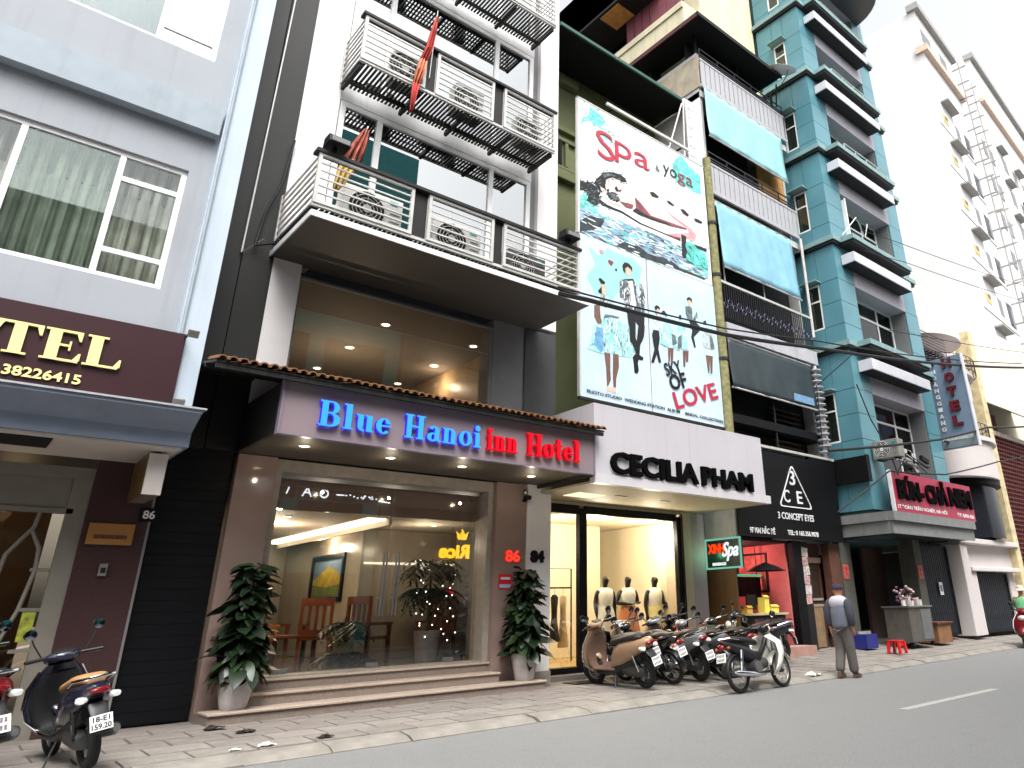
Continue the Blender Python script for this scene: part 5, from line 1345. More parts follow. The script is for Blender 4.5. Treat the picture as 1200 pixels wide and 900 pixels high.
SDH = thing('satellite_dish', 'white satellite dish at the right end of the tube house roof', 'dish', (18.0, 10.9, 18.0))
ob('dish', B().lathe((18.0, 10.9, 18.0), [(.52, .14), (.40, .07), (.2, .015), (.001, 0), (.001, -.012), (.2, .003), (.40, .058), (.525, .13)], 20), m_whm, SDH, smooth=True)
SDH.children[0].location = (-.1, -.35, .55); SDH.children[0].rotation_euler = (R(24), R(-8), 0)
OFF[SDH.name] = Vector((18.0, 10.9, 18.0))
ob('mast', B().cyl((18.0, 10.95, 17.4), (18.0, 10.85, 18.3), .03, n=8), m_black, SDH, smooth=True)
ob('arm', B().tube([(18.0, 10.7, 18.1), (17.85, 10.3, 18.25), (17.8, 10.2, 18.4)], .015, 5), m_black, SDH)

# ---- black triangle shop sign, pink shop, doorway
TS = thing('shop_sign', 'black fascia sign with a white triangle reading 3 C E and 3 CONCEPT EYES', 'sign', (16.3, 10.9, 4))
ob('panel', B().box(14.02, 17.2, 10.92, 11.02, 2.88, 5.02), m_black, TS); ob('panel', B().box(17.205, 18.46, 10.92, 11.02, 2.88, 5.10), m_black, TS)
ob('top_strip', B().box(14.0, 18.48, 10.90, 11.1, 5.105, 5.17), m_rail, TS)
Ft = FS(10.92)
b = B()
P3 = [(16.33, 4.80), (15.60, 3.66), (17.10, 3.66)]
def strip(b, p, q, w_, d0, d1):
    a, c = Vector(p), Vector(q); n_ = (c - a).normalized(); n2 = Vector((-n_.y, n_.x)) * w_ / 2
    b.poly(Ft, [tuple(a + n2), tuple(c + n2), tuple(c - n2), tuple(a - n2)], d0, d1)
def rounded(pts, r, n=5):
    out = []
    for i, p in enumerate(pts):
        p = Vector(p); a = (Vector(pts[i - 1]) - p).normalized(); c = (Vector(pts[(i + 1) % len(pts)]) - p).normalized()
        s_, e_ = p + a * r, p + c * r
        for k in range(n + 1): t = k / n; out.append(tuple(s_ * (1 - t) ** 2 + p * 2 * t * (1 - t) + e_ * t * t))
    return out
pp = rounded(P3, .14); q2 = [tuple(Vector((16.33, 4.04)) + (Vector(p) - Vector((16.33, 4.04))) * .93) for p in pp]
for i in range(len(pp)):
    j = (i + 1) % len(pp); b.poly(Ft, [pp[i], pp[j], q2[j], q2[i]], .004, .02)
ob('triangle', b, m_white, TS)
letters(TS, Ft, '3', 16.17, 16.42, 4.24, 4.62, .004, .02, [m_white], bold=.01, name='digit')
letters(TS, Ft, 'C', 15.83, 16.10, 3.78, 4.10, .004, .02, [m_white], bold=.01); letters(TS, Ft, 'E', 16.42, 16.66, 3.78, 4.10, .004, .02, [m_white], bold=.01)
for s, a in (('3 CONCEPT EYES', (15.50, 17.10, 3.35, 3.52)), ('97 MAI HĂC ĐÊ', (14.30, 15.31, 2.95, 3.13)), ('TEL: 0 165.356.9078', (15.85, 17.23, 2.97, 3.09))):
    b = B(); txt(b, Ft, s, *a, .004, .012, bold=.015); ob('lettering', b, m_white, TS)
BS = thing('box_sign', 'black projecting box sign beside the triangle fascia', 'sign', (19.3, 10.6, 5))
ob('box', B().box(18.55, 18.7, 9.95, 11.0, 4.45, 5.15), m_black, BS); ob('edge', B().box(18.54, 18.71, 9.92, 9.948, 4.43, 5.17), m_dark, BS)
m_pinkw = M('pink_wall', (214, 120, 116), rough=.7, var=.1)
ob('ground_wall', B().box(16.25, 16.62, 11.1, 11.3, .1, 2.86), m_black, TH)
ob('ground_wall', B().box(17.95, 18.45, 11.12, 11.35, .1, 2.86), M('brown_boards', (96, 62, 48), rough=.6, var=.2, scale=5), TH)
ob('shop_wall', B().box(14.0, 17.0, 13.3, 13.36, .2, 2.84), m_pinkw, TH); ob('shop_wall', B().box(16.2, 16.26, 11.31, 13.29, .2, 2.84), m_pinkw, TH)
ob('shop_wall', B().box(14.0, 14.04, 11.2, 13.29, .1, 2.84), M('brown_panel', (92, 62, 28), rough=.5, var=.1), TH)
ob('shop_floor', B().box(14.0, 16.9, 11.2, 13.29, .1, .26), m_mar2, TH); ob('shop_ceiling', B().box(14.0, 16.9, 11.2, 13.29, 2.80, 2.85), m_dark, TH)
ob('shop_step', B().box(15.1, 16.22, 10.7, 11.2, 0, .42), M('pink_concrete', (170, 132, 120), rough=.8, var=.15), TH)
ob('door_wall', B().box(16.62, 17.94, 11.45, 11.55, 2.35, 2.86), M('brown_lintel', (84, 56, 48), rough=.7), TH)
PC = thing('poster_post', 'narrow post pasted with torn white flyers beside the brown door', 'post', (16.8, 11.2, .2))
ob('post', B().box(16.63, 16.98, 11.15, 11.3, .1, 2.86), m_brn, PC)
for k in range(6): ob('flyer', B().mbox(Matrix.Translation((16.8 + .03 * (k % 2), 11.144, 1.45 + k * .23)) @ Matrix.Rotation(.08 * (k % 3 - 1), 4, 'Y'), .27, .006, .22), M('torn_flyer_%s' % ('white' if k % 2 else 'pink'), (196, 186, 182) if k % 2 else (186, 150, 148), var=.5, scale=14), PC)
DO = ob('door', B().box(17.0, 17.94, 11.44, 11.50, .2, 2.34), M('brown_door', (74, 52, 42), rough=.5, var=.2), TH)
ob('panel', B().box(17.1, 17.8, 11.42, 11.438, .3, 1.25), M('worn_tan_boards', (140, 116, 88), rough=.7, var=.25, scale=4), DO)
ob('panel', B().box(17.1, 17.8, 11.42, 11.438, 1.5, 2.2), M('dark_glass_panel', (60, 46, 40), rough=.15), DO)
ob('crossbar', B().box(17.05, 17.88, 11.41, 11.436, 1.27, 1.33).box(17.05, 17.88, 11.41, 11.436, 1.42, 1.48), M('pale_bar', (160, 146, 132)), DO)
ob('fanlight', B().box(17.0, 17.94, 11.40, 11.44, 2.36, 2.50), M('pale_fanlight', (176, 150, 136), rough=.4), TH)
lamp('pink_shop_lamp', 15.2, 12.3, 2.5, 20, (1, .42, .40), .15)
SS = thing('neon_sign', 'green framed neon sign board reading XINH Spa on a bracket', 'sign', (14.0, 11.5, 2.6))
Fx = FW(13.98)
ob('panel', B().box(13.99, 14.06, 10.98, 12.05, 2.18, 2.84), M('dark_green_board', (12, 34, 28), rough=.4), SS)
b = B()
for a in ((-12.07, -10.96, 2.16, 2.20), (-12.07, -10.96, 2.82, 2.86), (-12.07, -12.03, 2.2, 2.82), (-11.0, -10.96, 2.2, 2.82)): b.fbox(Fx, *a, 0, .035)
ob('frame', b, E('pale_green_neon', (150, 235, 205), .62), SS)
letters(SS, Fx, 'XINH', -11.98, -11.48, 2.52, 2.74, .0, .02, [E('orange_red_neon', (255, 70, 24), 1.1)], bold=.04)
b = B(); txt(b, Fx, 'Spa', -11.52, -11.04, 2.33, 2.76, .0, .025, bold=.02, shear=.3); ob('lettering', b, E('white_neon', (240, 245, 245), 1.1), SS)
b = B(); txt(b, Fx, 'MASSAGE', -11.86, -11.45, 2.24, 2.31, .0, .02, bold=.02); ob('lettering', b, E('white_neon', (240, 245, 245), 1.1), SS)
lamp('neon_glow', 13.85, 11.7, 2.5, 1.6, (.2, 1, .5), .1)
# counter with goods
CT = thing('street_counter', 'dark street counter with a pale top in front of the pink shop', 'counter', (14.9, 11.0, .1))
ob('cabinet', B().box(14.2, 15.5, 11.0, 11.5, .12, 1.12), m_brn, CT); ob('top', B().box(14.12, 15.56, 10.94, 11.55, 1.125, 1.17), M('pale_counter', (190, 172, 140), rough=.4), CT)
for k in range(3): ob('door_panel', B().box(14.25 + k * .42, 14.62 + k * .42, 10.98, 10.999, .2, 1.05), M('dark_collage', (64, 46, 42), var=.8, scale=7), CT)
for k, (x, y, sx, sz, m, lab) in enumerate(((14.95, 11.2, .18, .34, M('lemon_carton', (232, 214, 92), rough=.6), 'tall lemon yellow carton standing on the street counter'), (15.25, 11.2, .3, .13, M('lemon_carton', (232, 214, 92)), 'low lemon yellow carton at the right of the street counter'), (14.28, 11.2, .2, .12, M('mustard_carton', (196, 160, 70)), 'small mustard carton at the left of the street counter'))):
    t = thing('carton', lab, 'box', (x, y, 1.172)); ob('body', B().box(x - sx / 2, x + sx / 2, y - .1, y + .1, 1.172, 1.172 + sz), m, t); ob('flap', B().mbox(Matrix.Translation((x, y - .09, 1.175 + sz + .02)) @ Matrix.Rotation(.6, 4, 'X'), sx, .08, .006), m, t)
tv = thing('monitor', 'dark square monitor on the street counter', 'screen', (14.6, 11.3, 1.172))
ob('screen', B().box(14.45, 14.8, 11.3, 11.34, 1.24, 1.58), m_dark, tv); ob('foot', B().box(14.55, 14.7, 11.26, 11.40, 1.172, 1.20), m_black, tv); ob('neck', B().box(14.6, 14.65, 11.31, 11.33, 1.20, 1.24), m_black, tv)
bd = thing('menu_board', 'dark hanging menu board with a green strip in the pink shop', 'sign', (15.6, 12.1, 1.7))
ob('board', B().box(14.95, 15.5, 12.1, 12.14, 1.55, 2.02), m_black, bd); ob('board', B().box(15.55, 16.1, 12.1, 12.14, 1.35, 2.02), m_black, bd); ob('strip', B().box(14.95, 16.15, 12.08, 12.15, 2.03, 2.08), E('green_strip', (90, 220, 170), .7), bd)
for x in (15.1, 16.0): ob('hanger_rod', B().cyl((x, 12.12, 2.08), (x, 12.12, 2.8), .012, n=6), m_black, bd)
pf = thing('picture_frame', 'framed picture hanging on the pink shop wall', 'picture', (16.1, 12.6, 2.2))
ob('frame', holes(B(), FW(16.2), -12.9, -11.9, 1.65, 2.62, [(-12.85, -11.95, 1.7, 2.57)], 0, .03), m_brn, pf); ob('print', B().sheet(FW(16.2), [(-12.85, 1.7), (-11.95, 1.7), (-11.95, 2.57), (-12.85, 2.57)], .006), M('red_pink_print', (196, 110, 100), var=.5, scale=5), pf)
um = thing('shop_parasol', 'small black folded parasol roof over the street counter', 'parasol', (15.2, 11.1, 1.17))
ob('pole', B().cyl((15.3, 11.3, 1.17), (15.3, 11.3, 2.25), .015, n=6), m_black, um)
b = B(); rs = [[Vector((15.3 + r_ * math.cos(2 * PI * k / 8), 11.3 + r_ * .7 * math.sin(2 * PI * k / 8), z)) for k in range(8)] for r_, z in ((.62, 2.12), (.3, 2.24), (.02, 2.32))]
b.rings(rs, caps=False); ob('canopy', b, m_black, um)
# ================================================================== TEAL TOWER HOUSE
m_teal = M('teal_cladding_panel', (86, 134, 145), rough=.3, var=.08, scale=1.2, streak=.1, dirt=(.1, .2, .2))
m_tealj = M('teal_joint', (40, 62, 64), rough=.7)
m_tealc = M('teal_cornice', (124, 152, 152), rough=.5, var=.1, streak=.3)
m_lilac = M('pale_lilac_wall', (172, 168, 178), rough=.7, var=.06, streak=.2)
m_boxw = M('white_balcony_box', (196, 196, 202), rough=.6, var=.05, streak=.15)
m_gfac = M('grey_canopy_panel', (122, 124, 122), rough=.55, var=.1, streak=.3)
m_gpil = M('grey_olive_pillar', (84, 84, 76), rough=.7, var=.15, streak=.2)
g_tw = G('teal_house_glass', (120, 128, 128), .05, .02, .5)
TL = thing('tower_house', 'tall narrow teal panelled house with white box balconies on each floor', 'building', (21.4, 10, 0))
ZC = [8.42, 11.97, 15.45, 18.70, 21.90, 25.2]
ob('core', B().box(18.79, 23.96, 10.72, 18, 2.9, 27), m_tealj, TL)
ob('core', B().box(18.79, 19.78, 10.09, 10.72, 3.0, 27).box(23.08, 23.96, 10.09, 10.72, 3.0, 27), m_tealj, TL)
zl = 3.7
for zc in ZC:
    H_ = zc - zl; wt, wb = zc - 1.25, zc - 2.75
    # side face panels round the little window
    FWt = FW(18.79)
    ys = (10.06, 10.74, 11.22, 11.9)
    rows = [zl, wb, (wb + wt) / 2, wt, zc]
    for a, c in zip(rows, rows[1:]):
        for p, q in zip(ys, ys[1:]):
            if p == 10.74 and a >= wb - .01 and c <= wt + .01: continue
            ob('cladding_panel', B().fbox(FWt, -q + .007, -p - .007, a + .008, c - .008, 0, .04), m_teal, TL)
    window(TL, FWt, -11.22, -10.74, wb, wt, .0, [], [(wb + .95, -11.22, -10.74)], m_wframe, g_dark, fw_=.05)
    ob('window_hood', B().box(18.45, 18.745, 10.66, 11.3, wt + .03, wt + .07), m_tealc, TL)
    FSt = FS(10.09)
    for a, c in zip(rows, rows[1:]):
        ob('cladding_panel', B().fbox(FSt, 18.76, 19.74, a + .008, c - .008, 0, .04), m_teal, TL)
        ob('cladding_panel', B().fbox(FSt, 23.10, 23.99, a + .008, c - .008, 0, .04), m_teal, TL)
    # front: lintel band, window, white box, cornice
    bb_ = zc - .72
    ob('band', B().box(19.75, 23.095, 10.04, 10.7, zc - 1.28, zc + .02), m_lilac, TL)
    if zc > 4:
        ob('reveal', B().box(23.05, 23.09, 10.1, 10.69, zl + .3, zc - 1.28), m_grey, TL)
        window(TL, FS(10.62), 19.8, 23.05, zl + .28, zc - 1.28, 0, [22.0], [(zc - 1.85, 19.8, 23.05)], m_wframe, g_tw, fw_=.07)
        ob('sill', B().box(19.76, 23.09, 10.02, 10.6, zl + .18, zl + .27), m_tealc, TL)
    if zc < 25:
        ob('balcony_box', B().box(19.12, 22.86, 9.58, 10.039, bb_, bb_ + .34), m_boxw, TL, bevel=.01)
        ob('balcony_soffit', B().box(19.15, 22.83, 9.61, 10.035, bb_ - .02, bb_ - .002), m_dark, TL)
        cpts = [(18.60, 11.95), (18.60, 9.92), (19.05, 9.92), (19.05, 9.48), (22.95, 9.48), (22.95, 9.92), (24.12, 9.92), (24.12, 11.95)]
        Fu = Fr((0, 0, 0), (1, 0, 0), (0, 1, 0), (0, 0, 1))
        ob('cornice', B().poly(Fu, cpts, zc + .04, zc + .2), m_tealc, TL)
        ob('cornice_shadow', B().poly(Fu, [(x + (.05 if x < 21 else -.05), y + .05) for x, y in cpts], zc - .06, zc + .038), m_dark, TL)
        b = B()
        for k in range(2): b.box(19.8, 22.8, 9.62, 9.65, zc + .35 + k * .2, zc + .37 + k * .2)
        for k in range(5): b.box(19.8 + k * .74, 19.83 + k * .74, 9.62, 9.65, zc + .2, zc + .57)
        if zc > 12: ob('railing', b, m_rail, TL)
    zl = zc + .2
ow = ob('open_casement', B().box(19.78, 19.82, 9.95, 10.45, 12.5, 13.9).box(19.77, 19.83, 9.93, 9.96, 12.46, 13.94).box(19.77, 19.83, 10.45, 10.48, 12.46, 13.94), m_wframe, TL)
ob('round_overhang', B().lathe((21.9, 10.2, 0), [(1.75, 24.0), (1.8, 24.06), (1.8, 24.5), (1.6, 24.6)], 32), M('dark_round_overhang', (76, 76, 80), rough=.5, var=.05), TL, smooth=True)
cn = thing('window_frame', 'white folded ladder frame fixed on the teal cornice', 'frame', (19.3, 9.6, 12.1))
ob('bar', B().tube([(19.0, 9.8, 12.2), (19.5, 9.5, 12.9), (19.9, 9.5, 12.3), (20.2, 9.5, 12.9)], .02, 5), m_rail, cn)
# canopy and ground floor
for k in range(4):
    ob('canopy_panel', B().box(18.72 + k * 1.28, 19.995 + k * 1.28, 9.55, 9.60, 3.03, 3.36), m_gfac, TL); ob('canopy_cap', B().box(18.68 + k * 1.29, 19.965 + k * 1.29, 9.46, 9.62, 3.365, 3.60), m_gfac, TL)
for k in range(2): ob('canopy_panel', B().box(18.69, 18.72, 9.61 + k * .8, 10.40 + k * .8, 3.03, 3.36), m_gfac, TL); ob('canopy_cap', B().box(18.62, 18.74, 9.63 + k * .8, 10.42 + k * .8, 3.365, 3.60), m_gfac, TL)
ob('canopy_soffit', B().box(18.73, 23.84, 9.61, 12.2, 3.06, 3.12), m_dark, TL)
ob('pillar', B().box(18.50, 19.06, 11.12, 11.6, .1, 3.05), m_gpil, TL); ob('pillar', B().box(21.58, 22.02, 10.5, 11.0, .1, 3.05), m_gpil, TL)
ob('rear_wall', B().box(18.5, 24.2, 13.5, 13.6, .1, 3.05), m_black, TL); ob('inner_wall', B().box(21.1, 22.3, 11.9, 12.0, .1, 2.9), M('dim_brown_wall', (96, 78, 72), rough=.8, var=.1), TL)
for x0, x1, y in ((18.55, 18.82, 11.10), (21.64, 21.90, 10.48)):
    s_ = thing('sticker', 'square red and white number sticker on the %s grey pillar under the teal house canopy' % ('left' if x0 < 20 else 'right'), 'sticker', (x0, y, 2.1))
    ob('sheet', B().box(x0, x1, y, y + .012, 1.95, 2.32), M('red_white_vinyl', (196, 90, 80), rough=.5, var=.5, scale=12), s_); letters(s_, FS(y), 'X', x0 + .06, x1 - .06, 2.02, 2.26, .002, .008, [M('ink_red_letter', (176, 40, 62))], bold=.03)
def gate(lab, x0, x1, y, z0, z1, nd):
    t = thing('gate', lab, 'gate', ((x0 + x1) / 2, y, z0))
    f = holes(B(), FS(y), x0, x1, z0, z1, [(x0 + .06, x1 - .06, z0 + .06, z1 - .06)], -.03, .03); ob('frame', f, m_black, t)
    ob('sheet', B().box(x0 + .06, x1 - .06, y + .01, y + .02, z0 + .06, z1 - .06), M('blue_black_sheet', (34, 38, 46), rough=.5, var=.15), t)
    for k in range(3): ob('crossbar', B().box(x0 + .06, x1 - .06, y - .015, y + .009, z0 + (z1 - z0) * (k + 1) / 4 - .015, z0 + (z1 - z0) * (k + 1) / 4 + .015), m_railk, t)
    for k in range(nd):
        x = x0 + .1 + (x1 - x0 - .2) * k / (nd - 1); ob('bar', B().cyl((x, y - .02, z0 + .06), (x, y - .02, z1 - .06), .009, n=5), m_railk, t)
    return t
gate('tall black gate with diagonal mesh under the right end of the teal canopy', 22.06, 24.02, 10.62, .36, 2.95, 14)
nt_ = thing('notice', 'small white notice on the tall black gate', 'notice', (23.2, 10.58, 1.65)); ob('sheet', B().box(23.02, 23.24, 10.57, 10.58, 1.5, 1.86), m_white, nt_); ob('print', B().box(23.07, 23.19, 10.565, 10.569, 1.6, 1.78), m_grey, nt_)
RS = thing('shop_sign', 'raspberry red sign with heavy black letters above the teal house canopy', 'sign', (21.6, 9.6, 4.1))
ob('panel', B().box(19.08, 24.22, 9.56, 9.64, 3.62, 4.72), M('raspberry_sign_face', (160, 40, 66), rough=.4, var=.05), RS)
ob('edge', B().box(19.04, 19.075, 9.55, 9.66, 3.6, 4.74), m_white, RS)
letters(RS, FS(9.56), 'BÚN-', 19.28, 20.8, 3.96, 4.64, .003, .06, [m_sblk], bold=.05); letters(RS, FS(9.56), 'CHẢ', 20.95, 22.35, 3.96, 4.68, .003, .06, [m_sblk], bold=.05); letters(RS, FS(9.56), 'NEM', 22.5, 24.05, 3.98, 4.56, .003, .06, [m_sblk], bold=.05)
for s, a in (('17 ĐOÀN TRÂN NGHIÊP, HÀ NÔI', (19.2, 22.2, 3.70, 3.84)), ('ĐT: 0439.436', (22.9, 24.1, 3.70, 3.82))):
    b = B(); txt(b, FS(9.56), s, *a, .002, .008, bold=.02); ob('lettering', b, m_white, RS)
aircon('grimy white air conditioner hanging on the teal house front above the red sign', 19.05, 9.98, 5.02, .78, .55, m=M('ac_casing_old', (128, 126, 120), rough=.5, var=.1, streak=.4), rz=-PI / 2)
jb = thing('cable_clutter', 'clutter of pale boxes and cables on the teal front right of the air conditioner', 'cables', (21, 9.9, 5))
rr = random.Random(4)
for k in range(9): ob('box', B().mbox(Matrix.Translation((20.3 + rr.random() * 1.8, 9.85, 4.8 + rr.random() * .7)) @ Matrix.Rotation(rr.uniform(-.4, .4), 4, 'Y'), rr.uniform(.2, .5), .1, rr.uniform(.1, .25)), m_greyw if k % 3 else m_black, jb)
for k in range(4): ob('cable', B().tube([(19.6 + rr.random(), 9.75, 4.8 + k * .2), (20.6, 9.72, 5.1 + rr.random() * .3), (21.8 + rr.random() * .5, 9.75, 4.9 + rr.random() * .5)], .015, 5), m_black, jb)

# ================================================================== WHITE HOUSE, LATTICE HOUSE, FAR BLOCK
m_whs = M('white_stucco', (206, 198, 196), rough=.75, var=.04, scale=1, streak=.12, dirt=(.4, .36, .33))
m_crm = M('cream_weathered_edge', (206, 190, 150), rough=.85, var=.25, scale=4, streak=.4)
WB = thing('town_house', 'white stucco house with a curved bay, dark bowed window and black gate below', 'building', (26.8, 10.5, 0))
ob('pillar', B().box(24.38, 24.90, 10.3, 10.9, .3, 3.0), m_whs, WB, bevel=.01); ob('pillar', B().box(24.95, 25.36, 10.34, 10.9, .3, 2.2), m_whs, WB, bevel=.01)
ob('wall', B().box(24.4, 29.2, 10.52, 10.9, 2.3, 3.05).box(28.45, 29.2, 10.52, 10.9, .3, 2.3), m_whs, WB)
ob('cornice', B().box(24.92, 28.9, 10.24, 10.518, 2.2, 2.34), m_whs, WB, bevel=.02); ob('cornice', B().box(24.3, 29.2, 10.2, 10.9, 3.055, 3.22), m_whs, WB, bevel=.02)
ob('wall', B().box(24.4, 29.2, 11.2, 18, 3.2, 13), m_whs, WB)
gate('low black double gate under the white stucco lintel', 25.38, 28.43, 10.6, .33, 2.18, 18)
def bay(nm, cx, cy, r, z0, z1, m, a0=195, a1=345, n=16, rin=None):
    b = B(); rs = []
    for z in (z0, z1): rs.append([Vector((cx + r * math.cos(R(a0 + (a1 - a0) * k / n)) * 1.35, cy + r * math.sin(R(a0 + (a1 - a0) * k / n)), z)) for k in range(n + 1)] + [Vector((cx, cy + .1, z))])
    b.rings(rs); return ob(nm, b, m, WB, smooth=True, ang=50)
bay('bowed_window', 27.4, 11.3, 1.25, 3.3, 5.1, M('dark_bowed_glass', (34, 36, 42), rough=.15, var=.1))
bay('bay_roof', 27.3, 11.3, 1.45, 5.1, 5.28, m_black); bay('bay', 26.9, 11.3, 1.6, 5.29, 6.55, m_whs); bay('bay_ledge', 26.9, 11.3, 1.72, 6.552, 6.7, m_whs)
bay('bay', 26.8, 11.3, 1.35, 8.2, 9.1, m_whs); bay('bay_ledge', 26.8, 11.3, 1.5, 9.102, 9.25, m_whs); bay('bay_soffit', 26.8, 11.3, 1.3, 7.9, 8.198, m_brn); bay('bay', 26.8, 11.3, 1.35, 10.6, 11.3, m_whs)
for z in (6.72, 9.27):
    b = B()
    for q in (0, .25, .5): b.tube([(26.9 + 1.6 * 1.3 * math.cos(R(195 + 10 * k)), 11.3 + 1.6 * math.sin(R(195 + 10 * k)), z + q) for k in range(16)], .015, 5)
    for k in range(16): b.cyl((26.9 + 2.08 * math.cos(R(195 + 10 * k)), 11.3 + 1.6 * math.sin(R(195 + 10 * k)), z), (26.9 + 2.08 * math.cos(R(195 + 10 * k)), 11.3 + 1.6 * math.sin(R(195 + 10 * k)), z + .5), .012, n=5)
    ob('bay_railing', b, m_railk, WB)
ob('edge_pier', B().box(29.0, 29.45, 10.28, 10.9, 1.0, 11.5), m_crm, WB)
b = B()
for k in range(9): b.box(23.9 + k * .28, 23.93 + k * .28, 10.2, 10.9, 9.65, 9.70)
for k in range(6): b.box(23.9, 26.3, 10.2 + k * .13, 10.23 + k * .13, 9.70, 9.74); b.box(23.9, 26.3, 10.2, 10.22, 9.78 + k * .12, 9.80 + k * .12)
ob('roof_trellis', b, m_railk, WB)
VS = thing('hotel_sign', 'tall blue grey vertical sign with red letters HOTEL projecting beside the teal house', 'sign', (24.2, 9.5, 7.5))
ob('panel', B().box(24.2, 24.36, 8.98, 10.18, 6.0, 9.12), M('blue_grey_sign_face', (112, 130, 150), rough=.5, var=.06, streak=.1), VS)
ob('edge', B().box(24.18, 24.38, 8.94, 8.978, 5.97, 9.15), m_boxw, VS); ob('base_panel', B().box(24.19, 24.199, 8.98, 10.18, 6.02, 6.45), M('grey_sign_base', (120, 130, 136), rough=.5), VS)
Fv = FW(24.2); m_rl = M('dark_red_letter', (104, 18, 32), rough=.4)
for k, c in enumerate('HOTEL'): letters(VS, Fv, c, -9.62, -9.30, 8.72 - k * .50, 9.06 - k * .50, .0, .07, [m_rl, m_black], bold=.06)
for k, c in enumerate('HOÀNGGIANG'): letters(VS, Fv, c, -10.04, -9.90, 8.62 - k * .225, 8.76 - k * .225 + (.03 if c == 'À' else 0), .0, .02, [m_white], bold=.03)
b = B(); txt(b, Fv, 'WWW.HOANGGIANG.COM', -10.1, -9.05, 6.26, 6.36, .012, .02, bold=.02); ob('lettering', b, m_white, VS)
ob('bracket', B().box(23.9, 24.6, 9.9, 9.95, 8.9, 8.95).box(23.9, 24.6, 9.9, 9.95, 6.2, 6.25), m_railk, VS)

LH = thing('lattice_house', 'house with a dark red pierced brick screen at the right edge', 'building', (32, 10.5, 0))
m_lat = M('dark_red_screen_brick', (92, 44, 42), rough=.8, var=.3, scale=5)
b = B()
for j in range(33):
    z = 1.7 + j * .17; b.box(29.5, 35, 10.42, 10.56, z, z + .05)
    for i in range(26):
        x = 29.52 + i * .215 + (.107 if j % 2 else 0); b.box(x, x + .05, 10.43, 10.55, z + .05, z + .17)
ob('screen', b, m_lat, LH, kind='stuff')
ob('screen_base', B().box(29.46, 35, 10.4, 10.9, .2, 1.68), m_brn, LH); ob('room', B().box(29.46, 36, 11.2, 16, .2, 7.4), m_black, LH); ob('cap', B().box(29.4, 36, 10.36, 11.2, 7.33, 7.5), M('crumbled_cap', (176, 160, 150), rough=.9, var=.4, scale=9), LH)
ob('upper_wall', B().box(29.46, 40, 11.6, 16, 7.5, 13.5), M('cream_render', (222, 214, 190), rough=.8, var=.06, streak=.2), LH)
aw = ob('corrugated_awning', B().poly(FE(0), [(9.6, 8.1), (9.6, 8.14), (11.6, 9.5), (11.6, 9.46)], 29.6, 36), M('grey_awning_sheet', (150, 146, 140), rough=.6, var=.15, streak=.2), LH)
ob('opening', B().box(30.2, 33.5, 11.5, 11.599, 7.6, 8.9), M('rose_shadow_wall', (150, 110, 104), rough=.8), LH)

TW = thing('apartment_tower', 'very tall pale apartment tower with stacked windows and ledges at the right', 'building', (45, 14.3, 0))
th_ = R(4.767); U_ = Vector((math.cos(th_), math.sin(th_), 0)); N_ = Vector((math.sin(th_), -math.cos(th_), 0))
Ff = Fr((45, 14.3, 0), U_, (0, 0, 1), N_); Fl = Fr((45, 14.3, 0), -(-N_) , (0, 0, 1), -U_)
m_tow = M('pale_cream_tower', (208, 208, 207), rough=.8, var=.03, scale=.3); m_towg = M('pale_grey_band', (150, 148, 146), rough=.8, var=.1); m_towp = M('pale_peach_band', (206, 180, 164), rough=.8)
m_tg = M('tower_dark_glass', (40, 43, 47), rough=.3); m_tg2 = M('tower_grey_glass', (110, 110, 114), rough=.3); m_ty = M('tower_ochre_shade', (190, 166, 104), rough=.6)
ob('wall', B().fbox(Ff, -1.3, 6.4, 0, 41.5, -16, 0).fbox(Ff, 6.4, 14, 0, 45, -16, -.05).fbox(Ff, 14, 34, 0, 47, -16, 0), m_tow, TW)
for z0, m in ((41.5, m_towg), (37.6, m_towp)): ob('cornice', B().fbox(Ff, -1.5, 6.6, z0, z0 + .55, -.5, .35), m, TW)
for z0, m in ((46.9, m_towg), (42.0, m_towp)): ob('cornice', B().fbox(Ff, 13.8, 34.2, z0, z0 + .5, -.5, .35), m, TW)
